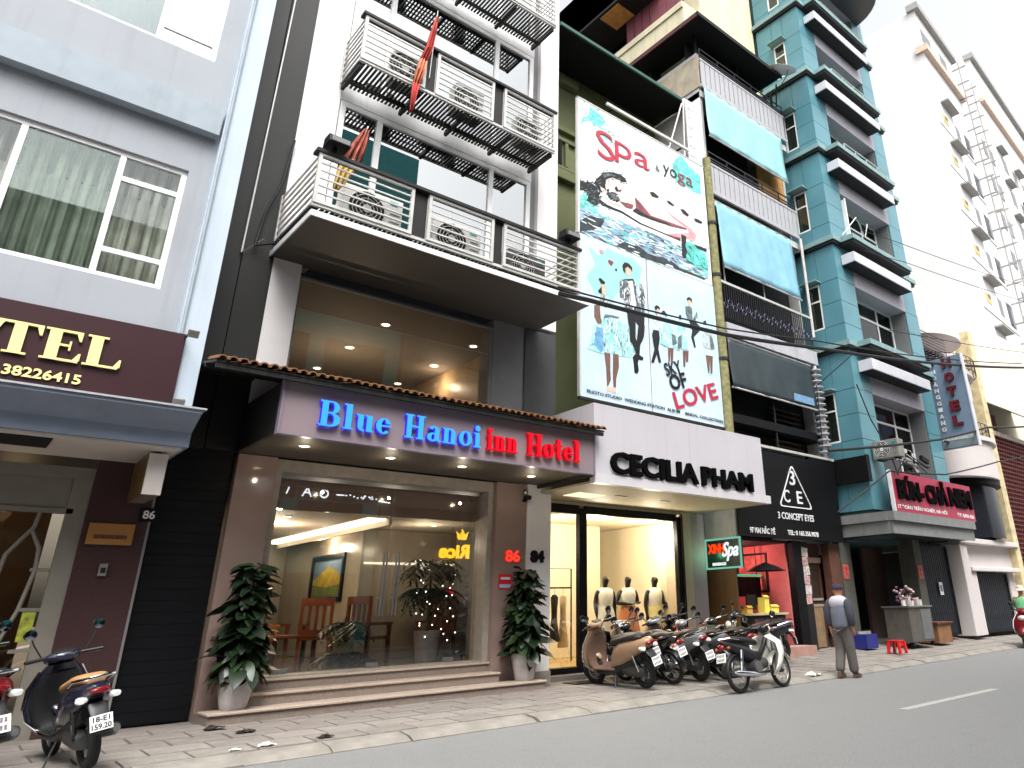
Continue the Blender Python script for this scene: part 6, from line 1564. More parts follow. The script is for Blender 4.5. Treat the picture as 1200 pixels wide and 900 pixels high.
for k in range(10):
    z = 38.9 - k * 3.42
    if k < 1: ob('window', B().fbox(Ff, -.9, 1.0, z, z + 1.2, -.05, .02), m_tg2, TW); ob('window', B().fbox(Ff, 3.0, 4.4, z, z + 1.4, -.05, .02), m_tg2, TW); continue
    f = ob('window', B().fbox(Ff, -.25, .75, z - 3.3, z - 2.6, -.05, .03), m_ty, TW); ob('pane', B().fbox(Ff, .2, .7, z - 2.9, z - 2.62, .031, .04), m_tg, f)
    ob('ledge', B().fbox(Ff, 0, 2.3, z - 1.55, z - 1.43, 0, .55), m_towg, TW); ob('ledge', B().fbox(Fl, -1.5, -.2, z - 2.6, z - 2.5, 0, .4), m_towg, TW); ob('ledge', B().fbox(Fl, -1.5, -.2, z - 3.6, z - 3.5, 0, .4), m_towg, TW)
    f = ob('window', B().fbox(Ff, 4.5, 5.7, z - 3.6, z - 1.9, -.05, .03), m_tg, TW); ob('pane', B().fbox(Ff, 5.1, 5.66, z - 3.5, z - 2.3, .031, .05), m_tg2, f)
    for s_ in (15.5, 18.6, 21.7, 24.8, 27.9): ob('window', B().fbox(Ff, s_ + .9, s_ + 2.2, z + .6, z + 2.0, -.05, .03), m_tg2, TW)
    ob('floor_line', B().fbox(Ff, -1.29, 6.0, z - 4.0, z - 3.94, -.04, .04), m_towg, TW); ob('window', B().fbox(Ff, 2.5, 3.3, z - 3.4, z - 2.2, -.05, .02), m_tg2, TW); ob('window', B().fbox(Fl, -1.2, -.5, z - 3.45, z - 2.65, -.05, .02), m_tg2, TW)
    for s_ in (10.4, 12.2): ob('window', B().fbox(Ff, s_, s_ + 1.0, z - .6, z + .8, -.08, .0), m_tg2, TW)
    for s_ in (15.2, 20.4, 25.6): ob('ledge', B().fbox(Ff, s_, s_ + 2, z + 2.4, z + 2.5, 0, .5), m_towg, TW)
for s_ in (6.0, 9.2): ob('riser_pipe', B().cyl(Ff.p(s_, 2, .5), Ff.p(s_, 41, .5), .05, n=6), m_towg, TW)
for k in range(26):
    z = 40.4 - k * 1.45
    ob('pipe_bracket', B().fbox(Ff, 5.96, 6.06, z, z + .1, -.04, 1.0), m_towg, TW); ob('pipe_bracket', B().fbox(Ff, 9.15, 9.25, z, z + .1, -.04, .8), m_towg, TW)
ob('corner_pipe', B().cyl(Fl.p(-1.57, 2, .06), Fl.p(-1.57, 41.4, .06), .05, n=6), m_towg, TW)

# ================================================================== OVERHEAD CABLES
m_cab = M('cable_rubber', (26, 26, 28), rough=.6)
def cable(lab, pts, r):
    t = thing('overhead_cable', lab, 'cable', pts[0]); out = []
    P_ = [Vector(p) for p in pts]
    for i in range(len(P_) - 1):
        for k in range(6):
            s_ = k / 6; q = P_[i].lerp(P_[i + 1], s_); q.z -= .35 * s_ * (1 - s_) * (P_[i + 1] - P_[i]).length * .05; out.append(q)
    out.append(P_[-1]); ob('cable', B().tube(out, r, 6), m_cab, t, smooth=True)
cable('thick black cable bundle crossing the boards towards the vertical hotel sign', [(7.0, 9.0, 6.46), (7.67, 9, 6.52), (11.55, 9, 6.78), (15.3, 9, 7.31), (21.47, 8.99, 8.22), (30.65, 9, 9.93), (40, 9, 11.7)], .045)
cable('thinner black cable running just above the thick cable bundle', [(7.0, 9.04, 6.6), (11.55, 9.05, 6.95), (15.3, 9.04, 7.52), (21.47, 9.04, 8.42), (30.65, 9.05, 10.12)], .018)
cable('thin grey wire high between the teal house and the pale tower', [(18.6, 9.0, 11.9), (20.63, 9, 12.26), (33.43, 9, 14.37), (44, 9, 16.1)], .012)
cable('second thin grey wire just below the highest one by the pale tower', [(18.6, 9.0, 11.2), (21.34, 9, 11.68), (32.85, 9, 13.45), (44, 9, 15.2)], .012)
cable('thin wire passing above the thick cables at the vertical hotel sign', [(19.4, 9.0, 8.8), (21.35, 9, 9.1), (31.1, 9, 10.68), (42, 9, 12.4)], .012)
cable('black cable crossing in front of the lower part of the vertical hotel sign', [(15.09, 9, 4.69), (21.2, 8.93, 5.75), (25.32, 9, 6.72), (28.95, 9, 7.27), (40, 9, 8.6)], .035)
cable('black cable sagging from the triangle sign past the red sign', [(15.13, 9, 3.28), (17.91, 9, 4.50), (21.29, 9, 4.74), (25.63, 9, 5.6), (28.19, 9, 6.07), (38, 9, 7.2)], .022)
cable('loose black wire hanging down the teal pier beside the white ring stack', [(18.6, 9.9, 7.2), (18.9, 9.8, 6.2), (19.3, 9.6, 5.3), (19.4, 9.5, 4.6)], .018)
cable('thin wire dropping from the thick bundle towards the triangle sign', [(17.0, 9, 7.55), (16.6, 10, 6.8), (17.5, 10.6, 5.4)], .012)

# ================================================================== THE OTHER SIDE OF THE STREET (behind the viewer, seen in the glass)
m_ofar = M('opposite_render', (92, 86, 80), rough=.8, var=.1, streak=.2); m_oteal = M('opposite_teal', (52, 128, 130), rough=.5, var=.1); m_ogr = M('opposite_grey', (64, 64, 66), rough=.8, var=.1)
def opp(lab, x0, x1, y0, h, m, nf):
    t = thing('street_house', lab, 'building', ((x0 + x1) / 2, y0, 0)); Fo = Fr((0, y0, 0), (1, 0, 0), (0, 0, 1), (0, 1, 0))
    hs_ = []
    for k in range(nf):
        for q in range(2):
            u = x0 + .7 + q * (x1 - x0 - .7) / 2; hs_.append((u, u + (x1 - x0) / 2 - 1.0, 3.9 + k * 3.3, 5.6 + k * 3.3))
    hs_.append((x0 + .6, x1 - .6, .2, 2.9))
    ob('wall', holes(B(), Fo, x0, x1, 0, h, hs_, -.3, 0), m, t); ob('core', B().box(x0 + .1, x1 - .1, y0 - 9, y0 - .32, 0, h - .2), m_dark, t)
    for a in hs_: f = ob('window', B().fbox(Fo, a[0], a[1], a[2], a[3], -.2, -.15), m_dark, t)
opp('plain beige house across the street behind the viewer', -14, -4, -5.6, 14.5, m_ofar, 3)
opp('grey shop house across the street behind the viewer', -3.9, 6, -5.6, 14, m_ogr, 3)
opp('tall teal house across the street behind the viewer', 6.1, 13.4, -5.7, 22.5, m_oteal, 5)
opp('beige restaurant house across the street behind the viewer', 13.5, 25, -5.6, 14, m_ofar, 3)
opp('grey corner house across the street behind the viewer', 25.1, 40, -5.6, 14.5, m_ogr, 3)
ob('opposite_pavement', B().box(-30, 60, -5.59, -4.55, -.1, .12), m_conc, kind='structure')
NS = thing('neon_sign', 'yellow neon sign reading Rice with a crown across the street, mirrored in the hotel glass', 'sign', (17, -5.5, 4))
Fq = Fr((0, -5.5, 0), (-1, 0, 0), (0, 0, 1), (0, 1, 0)); e_y = E('yellow_neon', (255, 190, 20), 9)
RX = 17.0
letters(NS, Fq, 'Rice', -RX - .75, -RX + .75, 3.55, 4.15, .0, .05, [e_y], bold=.04)
b = B(); b.poly(Fq, [(-RX - .55, 4.35), (-RX - .15, 4.35), (-RX - .05, 4.7), (-RX - .22, 4.55), (-RX - .35, 4.8), (-RX - .48, 4.55), (-RX - .65, 4.7)], 0, .05); ob('crown', b, e_y, NS)
WL = thing('letter_stand_ins', 'made-up glowing rings and tubes standing in for lit white sign letters across the street, mirrored in the hotel glass', 'lamps', (10.5, -5.6, 5.9))
e_wl = E('white_lit_letter', (240, 246, 255), 7)  # added rings and tubes imitate lit sign letters reflected in the glass
ob('letter_ring', B().torus((8.35, -5.52, 5.93), .2, .035, 'y', 24, 6), e_wl, WL, smooth=True); ob('letter_ring', B().torus((11.0, -5.52, 5.86), .15, .03, 'y', 20, 6), e_wl, WL, smooth=True)
for x0, z0, x1, z1 in ((7.45, 5.75, 7.62, 5.98), (9.2, 5.72, 9.2, 6.05), (9.05, 6.03, 9.35, 6.05), (9.55, 5.75, 9.62, 6.0), (10.15, 5.7, 10.32, 6.05), (10.32, 6.05, 10.5, 5.7), (10.22, 5.85, 10.44, 5.85), (11.5, 5.86, 11.8, 5.86), (12.6, 5.76, 12.68, 5.92), (12.9, 5.8, 13.0, 5.9), (13.3, 5.74, 13.8, 5.7)):
    ob('letter_tube', B().cyl((x0, -5.52, z0), (x1, -5.52, z1), .03, n=6), e_wl, WL)
for x in [11.9 + .16 * k for k in range(9)]: ob('letter_dot', B().ell((x, -5.52, 5.84 + .05 * math.sin(x * 9)), .035, .035, .035, 8, 5), e_wl, WL)
ob('board', B().box(7.3, 13.35, -5.69, -5.6, 5.65, 6.2), m_black, WL)
# ================================================================== MOTORBIKES
m_tyre = M('tyre_rubber', (28, 28, 29), rough=.85, var=.1, bump=.3, bscale=60)
m_alloy = M('alloy', (150, 150, 150), rough=.35, metal=.8, var=.1)
m_chrome = M('chrome', (215, 215, 218), rough=.12, metal=1, var=.03)
m_eng = M('engine_grey', (70, 70, 70), rough=.5, metal=.4, var=.2)
m_plast_k = M('black_plastic', (30, 30, 32), rough=.4, var=.1)
m_seat = M('black_vinyl_seat', (34, 32, 32), rough=.5, var=.1)
m_tail = M('red_lens', (112, 14, 20), rough=.15, spec=.6)
m_amb = M('amber_lens', (150, 74, 34), rough=.15)
m_clear = M('clear_lens', (210, 208, 204), rough=.1)
m_plate = M('number_plate', (226, 226, 222), rough=.45, var=.05)
m_pdig = M('plate_digits', (40, 40, 44), rough=.5)
m_mir = M('mirror_glass', (190, 196, 204), rough=.03, metal=1, var=0)
m_tan = M('tan_paint', (158, 128, 100), rough=.28, coat=.4, var=.05)
m_brwn = M('brown_panel_plastic', (104, 82, 70), rough=.45, var=.06)
m_navy = M('navy_paint', (34, 38, 54), rough=.2, coat=.6, var=.05)
m_silv = M('silver_paint', (140, 142, 146), rough=.3, metal=.35, coat=.4, var=.05)
m_wbike = M('ivory_paint', (226, 224, 214), rough=.3, coat=.4, var=.05)
m_dred = M('dark_red_paint', (104, 20, 26), rough=.25, coat=.5, var=.06)

def wheel(t, x, rr, tr, spokes, ny=0):
    w_ = ob('wheel', B().cyl((x, -.055, rr), (x, .055, rr), .05, n=12), m_eng, t, smooth=True)
    ob('tyre', B().torus((x, 0, rr), rr - tr, tr, 'y', 32, 8), m_tyre, w_, smooth=True, ang=180)
    ob('rim', B().torus((x, 0, rr), rr - tr * 1.7, .018, 'y', 28, 6), m_alloy, w_, smooth=True, ang=180)
    b = B()
    if spokes:
        for k in range(18):
            a = 2 * PI * k / 18; q = rr - tr * 1.75
            b.cyl((x + .045 * math.cos(a + .5), .035 * (-1) ** k, rr + .045 * math.sin(a + .5)), (x + q * math.cos(a), 0, rr + q * math.sin(a)), .0035, n=4)
    else:
        for k in range(5):
            a = 2 * PI * k / 5; q = rr - tr * 1.75; d = Vector((math.cos(a), 0, math.sin(a)))
            b.tube([Vector((x, 0, rr)) + d * .03, Vector((x, .0, rr)) + d * (q * .6) + Vector((-d.z, 0, d.x)) * .02, Vector((x, 0, rr)) + d * q], [.03, .02, .018], 6)
    ob('spokes', b, m_alloy, w_, smooth=True)
    return w_

def mirrors(t, hx, hz, mat, up_=.22):
    for s in (-1, 1):
        b = B(); b.tube([(hx, s * .20, hz), (hx - .02, s * .27, hz + up_ * .6), (hx - .03, s * .30, hz + up_)], .008, 6)
        m = ob('mirror', b, m_plast_k, t, smooth=True)
        ob('mirror_back', B().ell((hx - .02, s * .31, hz + up_ + .03), .02, .065, .05, 14, 8), mat, m, smooth=True)
        ob('mirror_glass', B().lathe((hx - .038, s * .31, hz + up_ + .03), [(.055, 0), (.001, .004)], 14, Matrix.Rotation(-PI / 2, 3, 'Y')), m_mir, m, smooth=True)

def plate(t, x, z, l1=None, l2=None, tilt=.25):
    Mx = Matrix.Translation((x, 0, z)) @ Matrix.Rotation(tilt, 4, 'Y')
    p = ob('number_plate', B().mbox(Mx, .012, .19, .14), m_plate, t)
    # the plate looks backwards (-X): text reads along -Y
    O = Mx @ Vector((-.0065, 0, 0)); U = Mx.to_3x3() @ Vector((0, -1, 0)); V = Mx.to_3x3() @ Vector((0, 0, 1)); N = Mx.to_3x3() @ Vector((-1, 0, 0))
    Fp_ = Fr(O, U, V, N); b = B()
    if l1:
        txt(b, Fp_, l1, -.07, .07, .008, .058, 0, .002, bold=.02); txt(b, Fp_, l2, -.082, .082, -.058, -.008, 0, .002, bold=.02)
        ob('plate_digits', b, m_pdig, p)
    else:
        for v in (.012, -.052):
            for k in range(5): b.fbox(Fp_, -.075 + k * .031, -.075 + k * .031 + .02, v, v + .04, 0, .0015)
        ob('plate_digits', b, M('worn_plate_digits', (120, 120, 122), var=.6, scale=60), p)

def scooter(name, lab, loc, rz, lean, paint, inner, seatm, digits=None, group=None, dark=False, rail=True):
    t = thing(name, lab, 'motorbike', loc, (R(lean), 0, R(rz)), group, local=True)
    wheel(t, -.62, .255, .055, False); wheel(t, .64, .255, .05, False)
    # tail body and side panels
    ob('body', B().loft([(-.93, 0, .76, .055, .03), (-.86, 0, .74, .11, .075), (-.70, 0, .69, .165, .12), (-.50, 0, .63, .185, .165), (-.28, 0, .57, .18, .20), (-.10, 0, .50, .15, .20), (.02, 0, .40, .13, .14), (.06, 0, .34, .11, .06)], 18), paint, t, smooth=True, ang=60)
    ob('underbody', B().loft([(-.70, 0, .52, .10, .08), (-.45, 0, .44, .12, .13), (-.15, 0, .34, .14, .11), (.10, 0, .26, .15, .05), (.42, 0, .26, .15, .05)], 12), m_plast_k, t, smooth=True)
    ob('floorboard', B().box(-.08, .48, -.185, .185, .305, .34), inner, t, bevel=.02)
    # leg shield: outside skin in paint, inside panel in plastic
    sec = [(.50, 0, .27, .10, .16), (.57, 0, .38, .055, .25), (.57, 0, .55, .05, .28), (.53, 0, .72, .055, .265), (.47, 0, .86, .06, .20), (.42, 0, .95, .06, .13)]
    ob('leg_shield', B().loftz(sec, 18), paint, t, smooth=True, ang=60)
    ob('inner_panel', B().loftz([(.46, 0, .30, .045, .145), (.505, 0, .40, .03, .225), (.50, 0, .56, .03, .245), (.46, 0, .72, .03, .225), (.41, 0, .86, .03, .15)], 16), inner, t, smooth=True, ang=60)
    ob('trim', B().tube([(.47, -.17, .30), (.55, -.27, .42), (.55, -.295, .56), (.50, -.275, .74), (.43, -.19, .90)], .012, 6).tube([(.47, .17, .30), (.55, .27, .42), (.55, .295, .56), (.50, .275, .74), (.43, .19, .90)], .012, 6), m_chrome, t, smooth=True)
    ob('front_fender', B().loft([(.42, 0, .47, .04, .03), (.54, 0, .545, .07, .035), (.66, 0, .555, .075, .035), (.80, 0, .49, .065, .04), (.90, 0, .39, .045, .03)], 12), paint, t, smooth=True, ang=70)
    for s in (-1, 1): ob('fork', B().cyl((.64, s * .075, .26), (.55, s * .075, .62), .022, n=8), m_eng, t, smooth=True)
    ob('headlight', B().ell((.535, 0, .80), .07, .13, .075, 14, 8), m_clear, t, smooth=True)
    hb = ob('handlebar', B().loft([(.27, 0, 1.02, .05, .03), (.33, 0, 1.03, .15, .055), (.42, 0, 1.01, .17, .065), (.50, 0, .98, .12, .05), (.53, 0, .96, .06, .03)], 14), paint, t, smooth=True, ang=70)
    ob('dial', B().mbox(Matrix.Translation((.34, 0, 1.078)) @ Matrix.Rotation(-.35, 4, 'Y'), .10, .17, .02), m_plast_k, hb, bevel=.01)
    for s in (-1, 1):
        ob('grip', B().cyl((.36, s * .16, 1.03), (.30, s * .35, 1.03), .018, n=10), m_plast_k, hb, smooth=True)
        ob('lever', B().tube([(.42, s * .17, 1.02), (.40, s * .26, 1.01), (.36, s * .34, 1.01)], .007, 5), m_alloy, hb, smooth=True)
    mirrors(t, .36, 1.05, m_plast_k, .22 if digits else .12)
    ob('seat', B().loft([(-.78, 0, .82, .08, .03), (-.66, 0, .835, .135, .05), (-.42, 0, .81, .145, .055), (-.20, 0, .76, .14, .055), (-.02, 0, .73, .12, .05), (.06, 0, .69, .08, .03)], 16), seatm, t, smooth=True, ang=70)
    if rail: ob('grab_rail', B().tube([(-.52, -.16, .78), (-.72, -.18, .84), (-.90, -.12, .86), (-.94, 0, .865), (-.90, .12, .86), (-.72, .18, .84), (-.52, .16, .78)], .016, 8), m_chrome, t, smooth=True)
    ob('tail_light', B().loft([(-.955, 0, .735, .05, .02), (-.93, 0, .735, .085, .032), (-.86, 0, .73, .10, .035)], 12), m_tail, t, smooth=True)
    for s in (-1, 1): ob('indicator', B().loft([(-.90, s * .15, .66, .03, .018), (-.87, s * .14, .665, .055, .03), (-.78, s * .13, .67, .04, .025)], 10), m_clear, t, smooth=True)
    ob('rear_fender', B().loft([(-1.0, 0, .36, .07, .008), (-.95, 0, .50, .075, .014), (-.86, 0, .60, .085, .03), (-.72, 0, .60, .07, .03)], 10), m_plast_k, t, smooth=True)
    plate(t, -.985, .45, *(digits or (None, None)))
    ob('engine', B().loft([(-.72, .05, .27, .06, .07), (-.55, .06, .29, .08, .10), (-.25, .05, .30, .08, .09), (-.12, .03, .32, .06, .06)], 12), m_eng, t, smooth=True)
    ob('exhaust', B().tube([(-.20, -.12, .24), (-.40, -.15, .25), (-.52, -.16, .28), (-.80, -.165, .33), (-.86, -.165, .34)], [.018, .02, .05, .055, .03], 10), m_alloy, t, smooth=True)
    ob('exhaust_guard', B().tube([(-.55, -.185, .30), (-.76, -.19, .34)], [.045, .045], 8), m_eng, t, smooth=True)
    for s in (-1, 1): ob('shock_absorber', B().cyl((-.64, s * .12, .30), (-.56, s * .14, .62), .022, n=8), m_chrome, t, smooth=True)
    ob('kickstand', B().tube([(-.05, .12, .25), (-.10, .24, .03), (-.06, .25, .012)], .011, 6), m_eng, t, smooth=True)
    return t

def underbone(name, lab, loc, rz, lean, paint, shield, seatm, group=None):
    t = thing(name, lab, 'motorbike', loc, (R(lean), 0, R(rz)), group, local=True)
    wheel(t, -.60, .285, .038, True); wheel(t, .62, .285, .035, True)
    ob('body', B().loft([(-.88, 0, .76, .04, .03), (-.78, 0, .73, .08, .06), (-.58, 0, .67, .10, .09), (-.30, 0, .60, .10, .12), (-.10, 0, .52, .075, .10), (.10, 0, .54, .05, .06), (.26, 0, .68, .045, .06), (.36, 0, .82, .05, .06)], 14), paint, t, smooth=True, ang=70)
    for s in (-1, 1):
        b = B(); rs = []
        for x, z, y in ((.34, .86, .12), (.46, .73, .25), (.45, .55, .285), (.37, .38, .27), (.26, .23, .22)):
            rs.append([Vector((x + .10 + .02 * math.sin(z * 9), s * .05, z + .03)), Vector((x + .07, s * y * .6, z + .01)), Vector((x, s * y, z)), Vector((x - .17, s * y * 1.02, z - .03))])
        b.rings(rs, closed=False)
        o = ob('leg_shield', b, shield, t, smooth=True, ang=80); md = o.modifiers.new('thick', 'SOLIDIFY'); md.thickness = .012
    ob('engine', B().cyl((-.14, -.11, .36), (-.14, .11, .36), .115, n=16).cyl((-.05, 0, .36), (.20, 0, .42), .075, .085, n=12), m_eng, t, smooth=True)
    ob('crankcase_cover', B().cyl((-.14, -.13, .36), (-.14, -.112, .36), .09, n=16), m_alloy, t, smooth=True)
    ob('exhaust', B().tube([(.20, -.08, .36), (.12, -.13, .26), (-.20, -.15, .24), (-.36, -.155, .26), (-.78, -.16, .30), (-.84, -.16, .31)], [.018, .018, .02, .042, .045, .022], 10), m_chrome, t, smooth=True)
    for s in (-1, 1):
        ob('fork', B().cyl((.62, s * .07, .285), (.43, s * .065, .80), .019, n=8), m_chrome, t, smooth=True)
        ob('shock_absorber', B().cyl((-.60, s * .10, .30), (-.50, s * .10, .64), .024, n=8), m_chrome, t, smooth=True)
    ob('swing_arm', B().box(-.62, -.12, .075, .105, .27, .31).box(-.62, -.12, -.105, -.075, .27, .31), m_eng, t)
    ob('chain_case', B().loft([(-.68, .10, .29, .015, .05), (-.58, .10, .30, .018, .07), (-.2, .10, .34, .018, .06)], 8), m_plast_k, t, smooth=True)
    for nm, x0, a0, a1 in (('front_fender', .62, 25, 165), ('rear_fender', -.60, 30, 185)):
        b = B(); rs = []
        for k in range(11):
            a = R(a0 + (a1 - a0) * k / 10); rs.append([Vector((x0 + .325 * math.cos(a), y, .285 + (.325 - abs(y) * .5) * math.sin(a))) for y in (-.065, -.045, 0, .045, .065)])
        b.rings(rs, closed=False); o = ob(nm, b, shield if x0 > 0 else paint, t, smooth=True, ang=90); md = o.modifiers.new('thick', 'SOLIDIFY'); md.thickness = .006
    ob('seat', B().loft([(-.74, 0, .81, .07, .03), (-.58, 0, .82, .115, .045), (-.30, 0, .79, .12, .05), (-.06, 0, .755, .10, .045), (.02, 0, .73, .06, .03)], 14), seatm, t, smooth=True, ang=70)
    hb = ob('handlebar', B().ell((.36, 0, .96), .10, .11, .075, 14, 8), paint, t, smooth=True)
    ob('bar', B().tube([(.24, -.33, 1.0), (.32, -.16, 1.0), (.34, 0, .98), (.32, .16, 1.0), (.24, .33, 1.0)], .012, 8), m_chrome, hb, smooth=True)
    for s in (-1, 1): ob('grip', B().cyl((.30, s * .21, 1.0), (.235, s * .34, 1.0), .017, n=8), m_plast_k, hb, smooth=True)
    ob('headlight', B().ell((.455, 0, .95), .045, .085, .07, 14, 8), m_clear, t, smooth=True)
    for s in (-1, 1): ob('indicator', B().ell((.44, s * .14, .93), .03, .035, .03, 10, 6), m_amb, t, smooth=True); ob('indicator', B().ell((-.88, s * .13, .68), .03, .035, .03, 10, 6), m_amb, t, smooth=True)
    mirrors(t, .32, 1.01, m_plast_k, .12)
    ob('carrier', B().tube([(-.55, -.12, .80), (-.80, -.13, .83), (-.93, 0, .83), (-.80, .13, .83), (-.55, .12, .80)], .010, 6), m_chrome, t, smooth=True)
    ob('tail_light', B().ell((-.92, 0, .70), .04, .075, .05, 12, 8), m_tail, t, smooth=True)
    plate(t, -.955, .545)
    ob('footrest', B().cyl((0, -.26, .27), (0, .26, .27), .016, n=8), m_plast_k, t)
    ob('kickstand', B().tube([(-.10, .12, .26), (-.14, .25, .03), (-.10, .26, .012)], .011, 6), m_eng, t, smooth=True)
    return t

GB = 'motorbikes parked in front of the dress shop'
def gl_(x, y): return (x, y, gz(x, y) + .004)
scooter('scooter', 'navy scooter with a tan seat seen from behind, plate 18-E1 159.20', gl_(1.46, 9.5), 97, -10, m_navy, m_plast_k, M('tan_seat', (172, 128, 84), rough=.5), ('18-E1', '159.20'))
bpy.data.objects['scooter'].scale = (.93, .93, .93)
scooter('scooter', 'dark red scooter cut by the left edge of the picture', gl_(.66, 9.75), 100, -8, m_dred, m_plast_k, m_seat)
scooter('scooter', 'tan scooter with brown leg panel, nearest to the hotel steps', gl_(9.30, 10.12), 90, -14, m_tan, m_brwn, m_seat, None, GB, rail=False)
underbone('motorbike', 'black motorbike with a long black seat right beside the tan scooter', gl_(10.02, 10.16), 90, -14, M('black_bike_paint', (34, 34, 36), rough=.25, coat=.5), m_plast_k, m_seat, GB)
scooter('scooter', 'silver scooter with a pale plate in the middle of the parked row', gl_(10.72, 10.10), 84, -13, m_silv, m_plast_k, m_seat, None, GB)
underbone('motorbike', 'silver and red motorbike just left of the ivory motorbike', gl_(11.2, 9.88), 80, -13, m_silv, M('red_silver_shield', (150, 60, 60), rough=.3, coat=.4), m_seat, GB)
scooter('scooter', 'dark scooter with chrome tail rail at the far right of the parked row', gl_(13.6, 10.6), 150, -8, M('dark_blue_black_paint', (30, 32, 40), rough=.25, coat=.5), m_plast_k, m_seat, None, GB)
underbone('motorbike', 'black and amber motorbike behind the ivory one in the parked row', gl_(12.1, 9.95), 72, -12, M('black_bike_paint', (34, 34, 36)), m_plast_k, m_seat, GB)
underbone('motorbike', 'black motorbike squeezed between the tan scooter and the next black one', gl_(9.66, 10.55), 96, -13, M('black_bike_paint', (34, 34, 36)), m_plast_k, m_seat, GB)
scooter('scooter', 'black scooter behind the silver and red motorbike in the parked row', gl_(11.62, 10.5), 86, -12, M('dark_blue_black_paint', (30, 32, 40)), m_plast_k, m_seat, None, GB)
underbone('motorbike', 'grey motorbike tucked behind the silver scooter by the shop window', gl_(10.35, 10.7), 92, -12, m_silv, m_plast_k, m_seat, GB)
underbone('motorbike', 'ivory step through motorbike standing along the kerb in front of the row', (11.0, 8.42, .004), 1, -9, m_plast_k, m_wbike, m_seat, GB)

# ================================================================== PEOPLE
m_skin = M('skin', (176, 124, 94), rough=.55, var=.05)
m_jack = M('grey_blue_jacket', (104, 108, 122), rough=.85, var=.08, scale=12)
m_jack2 = M('pale_grey_yoke', (176, 176, 186), rough=.85, var=.05)
m_slv = M('dark_grey_sleeve', (62, 62, 74), rough=.85, var=.08)
m_trs = M('grey_trousers', (92, 88, 86), rough=.9, var=.1, scale=10)
m_cap = M('navy_cap', (40, 38, 62), rough=.8)
m_shoe = M('brown_shoe', (82, 62, 54), rough=.6, var=.2)
def garment(name, V, Ed, m, par): return skin_body(name, V, Ed, m, par, 2)
PW = thing('person', 'man in a grey jacket with pale shoulders and navy cap walking along the kerb', 'person', (13.62, 8.36, .012), (0, 0, R(92)), local=True)
# local frame: faces -Y
V = {'hip': (0, 0, .90, .14, .10), 'waist': (0, 0, 1.06, .125, .09), 'chest': (0, .01, 1.28, .15, .10), 'neck': (0, 0, 1.43, .052, .052), 'jaw': (0, -.025, 1.50, .062, .070), 'head': (0, -.01, 1.58, .076, .092), 'crown': (0, 0, 1.645, .058, .068), 'nose': (0, -.115, 1.555, .014, .014), 'eal': (-.088, 0, 1.56, .014, .02), 'ear': (.088, 0, 1.56, .014, .02)}
Ed = [('hip', 'waist'), ('waist', 'chest'), ('chest', 'neck'), ('neck', 'jaw'), ('jaw', 'head'), ('head', 'crown'), ('head', 'nose'), ('head', 'eal'), ('head', 'ear')]
legs = {'l': ((-.09, 0, .82), (-.10, -.05, .47), (-.10, -.10, .09), (-.105, -.24, .04)), 'r': ((.09, 0, .82), (.09, -.01, .47), (.085, .14, .12), (.09, .05, .05))}
for s, (a, k_, n_, t_) in legs.items():
    V[s + 'th_'] = a + (.085, .085); V[s + 'kn'] = k_ + (.056, .056); V[s + 'an'] = n_ + (.036, .036); V[s + 'to'] = t_ + (.035, .025)
    Ed += [('hip', s + 'th_'), (s + 'th_', s + 'kn'), (s + 'kn', s + 'an'), (s + 'an', s + 'to')]
arm_chain(V, Ed, 'l', (-.19, .01, 1.36), (-.25, .07, 1.10), (-.22, -.02, .87)); arm_chain(V, Ed, 'r', (.19, .01, 1.36), (.26, .06, 1.10), (.24, .0, .86))
skin_body('body', V, Ed, m_skin, PW)
garment('jacket', {'hem': (0, 0, .80, .17, .13), 'waist': (0, 0, 1.04, .155, .115), 'chest': (0, .01, 1.24, .175, .125), 'col': (0, .005, 1.395, .085, .08)}, [('hem', 'waist'), ('waist', 'chest'), ('chest', 'col')], m_jack, PW)
garment('shoulder_yoke', {'sl': (-.21, .012, 1.345, .088, .088), 'c': (0, .02, 1.335, .13, .135), 'sr': (.21, .012, 1.345, .088, .088)}, [('sl', 'c'), ('c', 'sr')], m_jack2, PW)
for s, sx in (('l', -1), ('r', 1)):
    garment('sleeve', {'z': (sx * .13, .012, 1.35, .07, .075), 'a': (sx * .205, .012, 1.33, .086, .086), 'b': (sx * .255, .06, 1.10, .062, .062), 'c': (sx * .235, -.005, .90, .05, .05)}, [('z', 'a'), ('a', 'b'), ('b', 'c')], m_slv, PW)
garment('trousers', {'w': (0, 0, .99, .14, .105), 'lt': (-.09, 0, .80, .10, .10), 'lk': (-.10, -.045, .47, .08, .08), 'la': (-.10, -.10, .06, .072, .072), 'rt': (.09, 0, .80, .10, .10), 'rk': (.09, 0, .47, .08, .08), 'ra': (.085, .13, .09, .072, .072)}, [('w', 'lt'), ('lt', 'lk'), ('lk', 'la'), ('w', 'rt'), ('rt', 'rk'), ('rk', 'ra')], m_trs, PW)
ob('cap', B().lathe((0, -.005, 1.585), [(.108, 0), (.112, .03), (.10, .075), (.06, .105), (.001, .115)], 18), m_cap, PW, smooth=True); ob('cap_peak', B().poly(Fr((0, 0, 1.59), (1, 0, 0), (0, 1, 0), (0, 0, 1)), [(-.08, -.09), (-.06, -.18), (0, -.205), (.06, -.18), (.08, -.09)], 0, .008), m_cap, PW)
ob('shoe', B().loftz([(-.105, -.17, .0, .05, .14), (-.105, -.17, .045, .048, .13), (-.103, -.12, .09, .042, .06)], 12), m_shoe, PW, smooth=True); ob('shoe', B().loftz([(.088, .07, .012, .05, .13), (.088, .08, .06, .048, .12), (.087, .12, .11, .042, .06)], 12), m_shoe, PW, smooth=True)

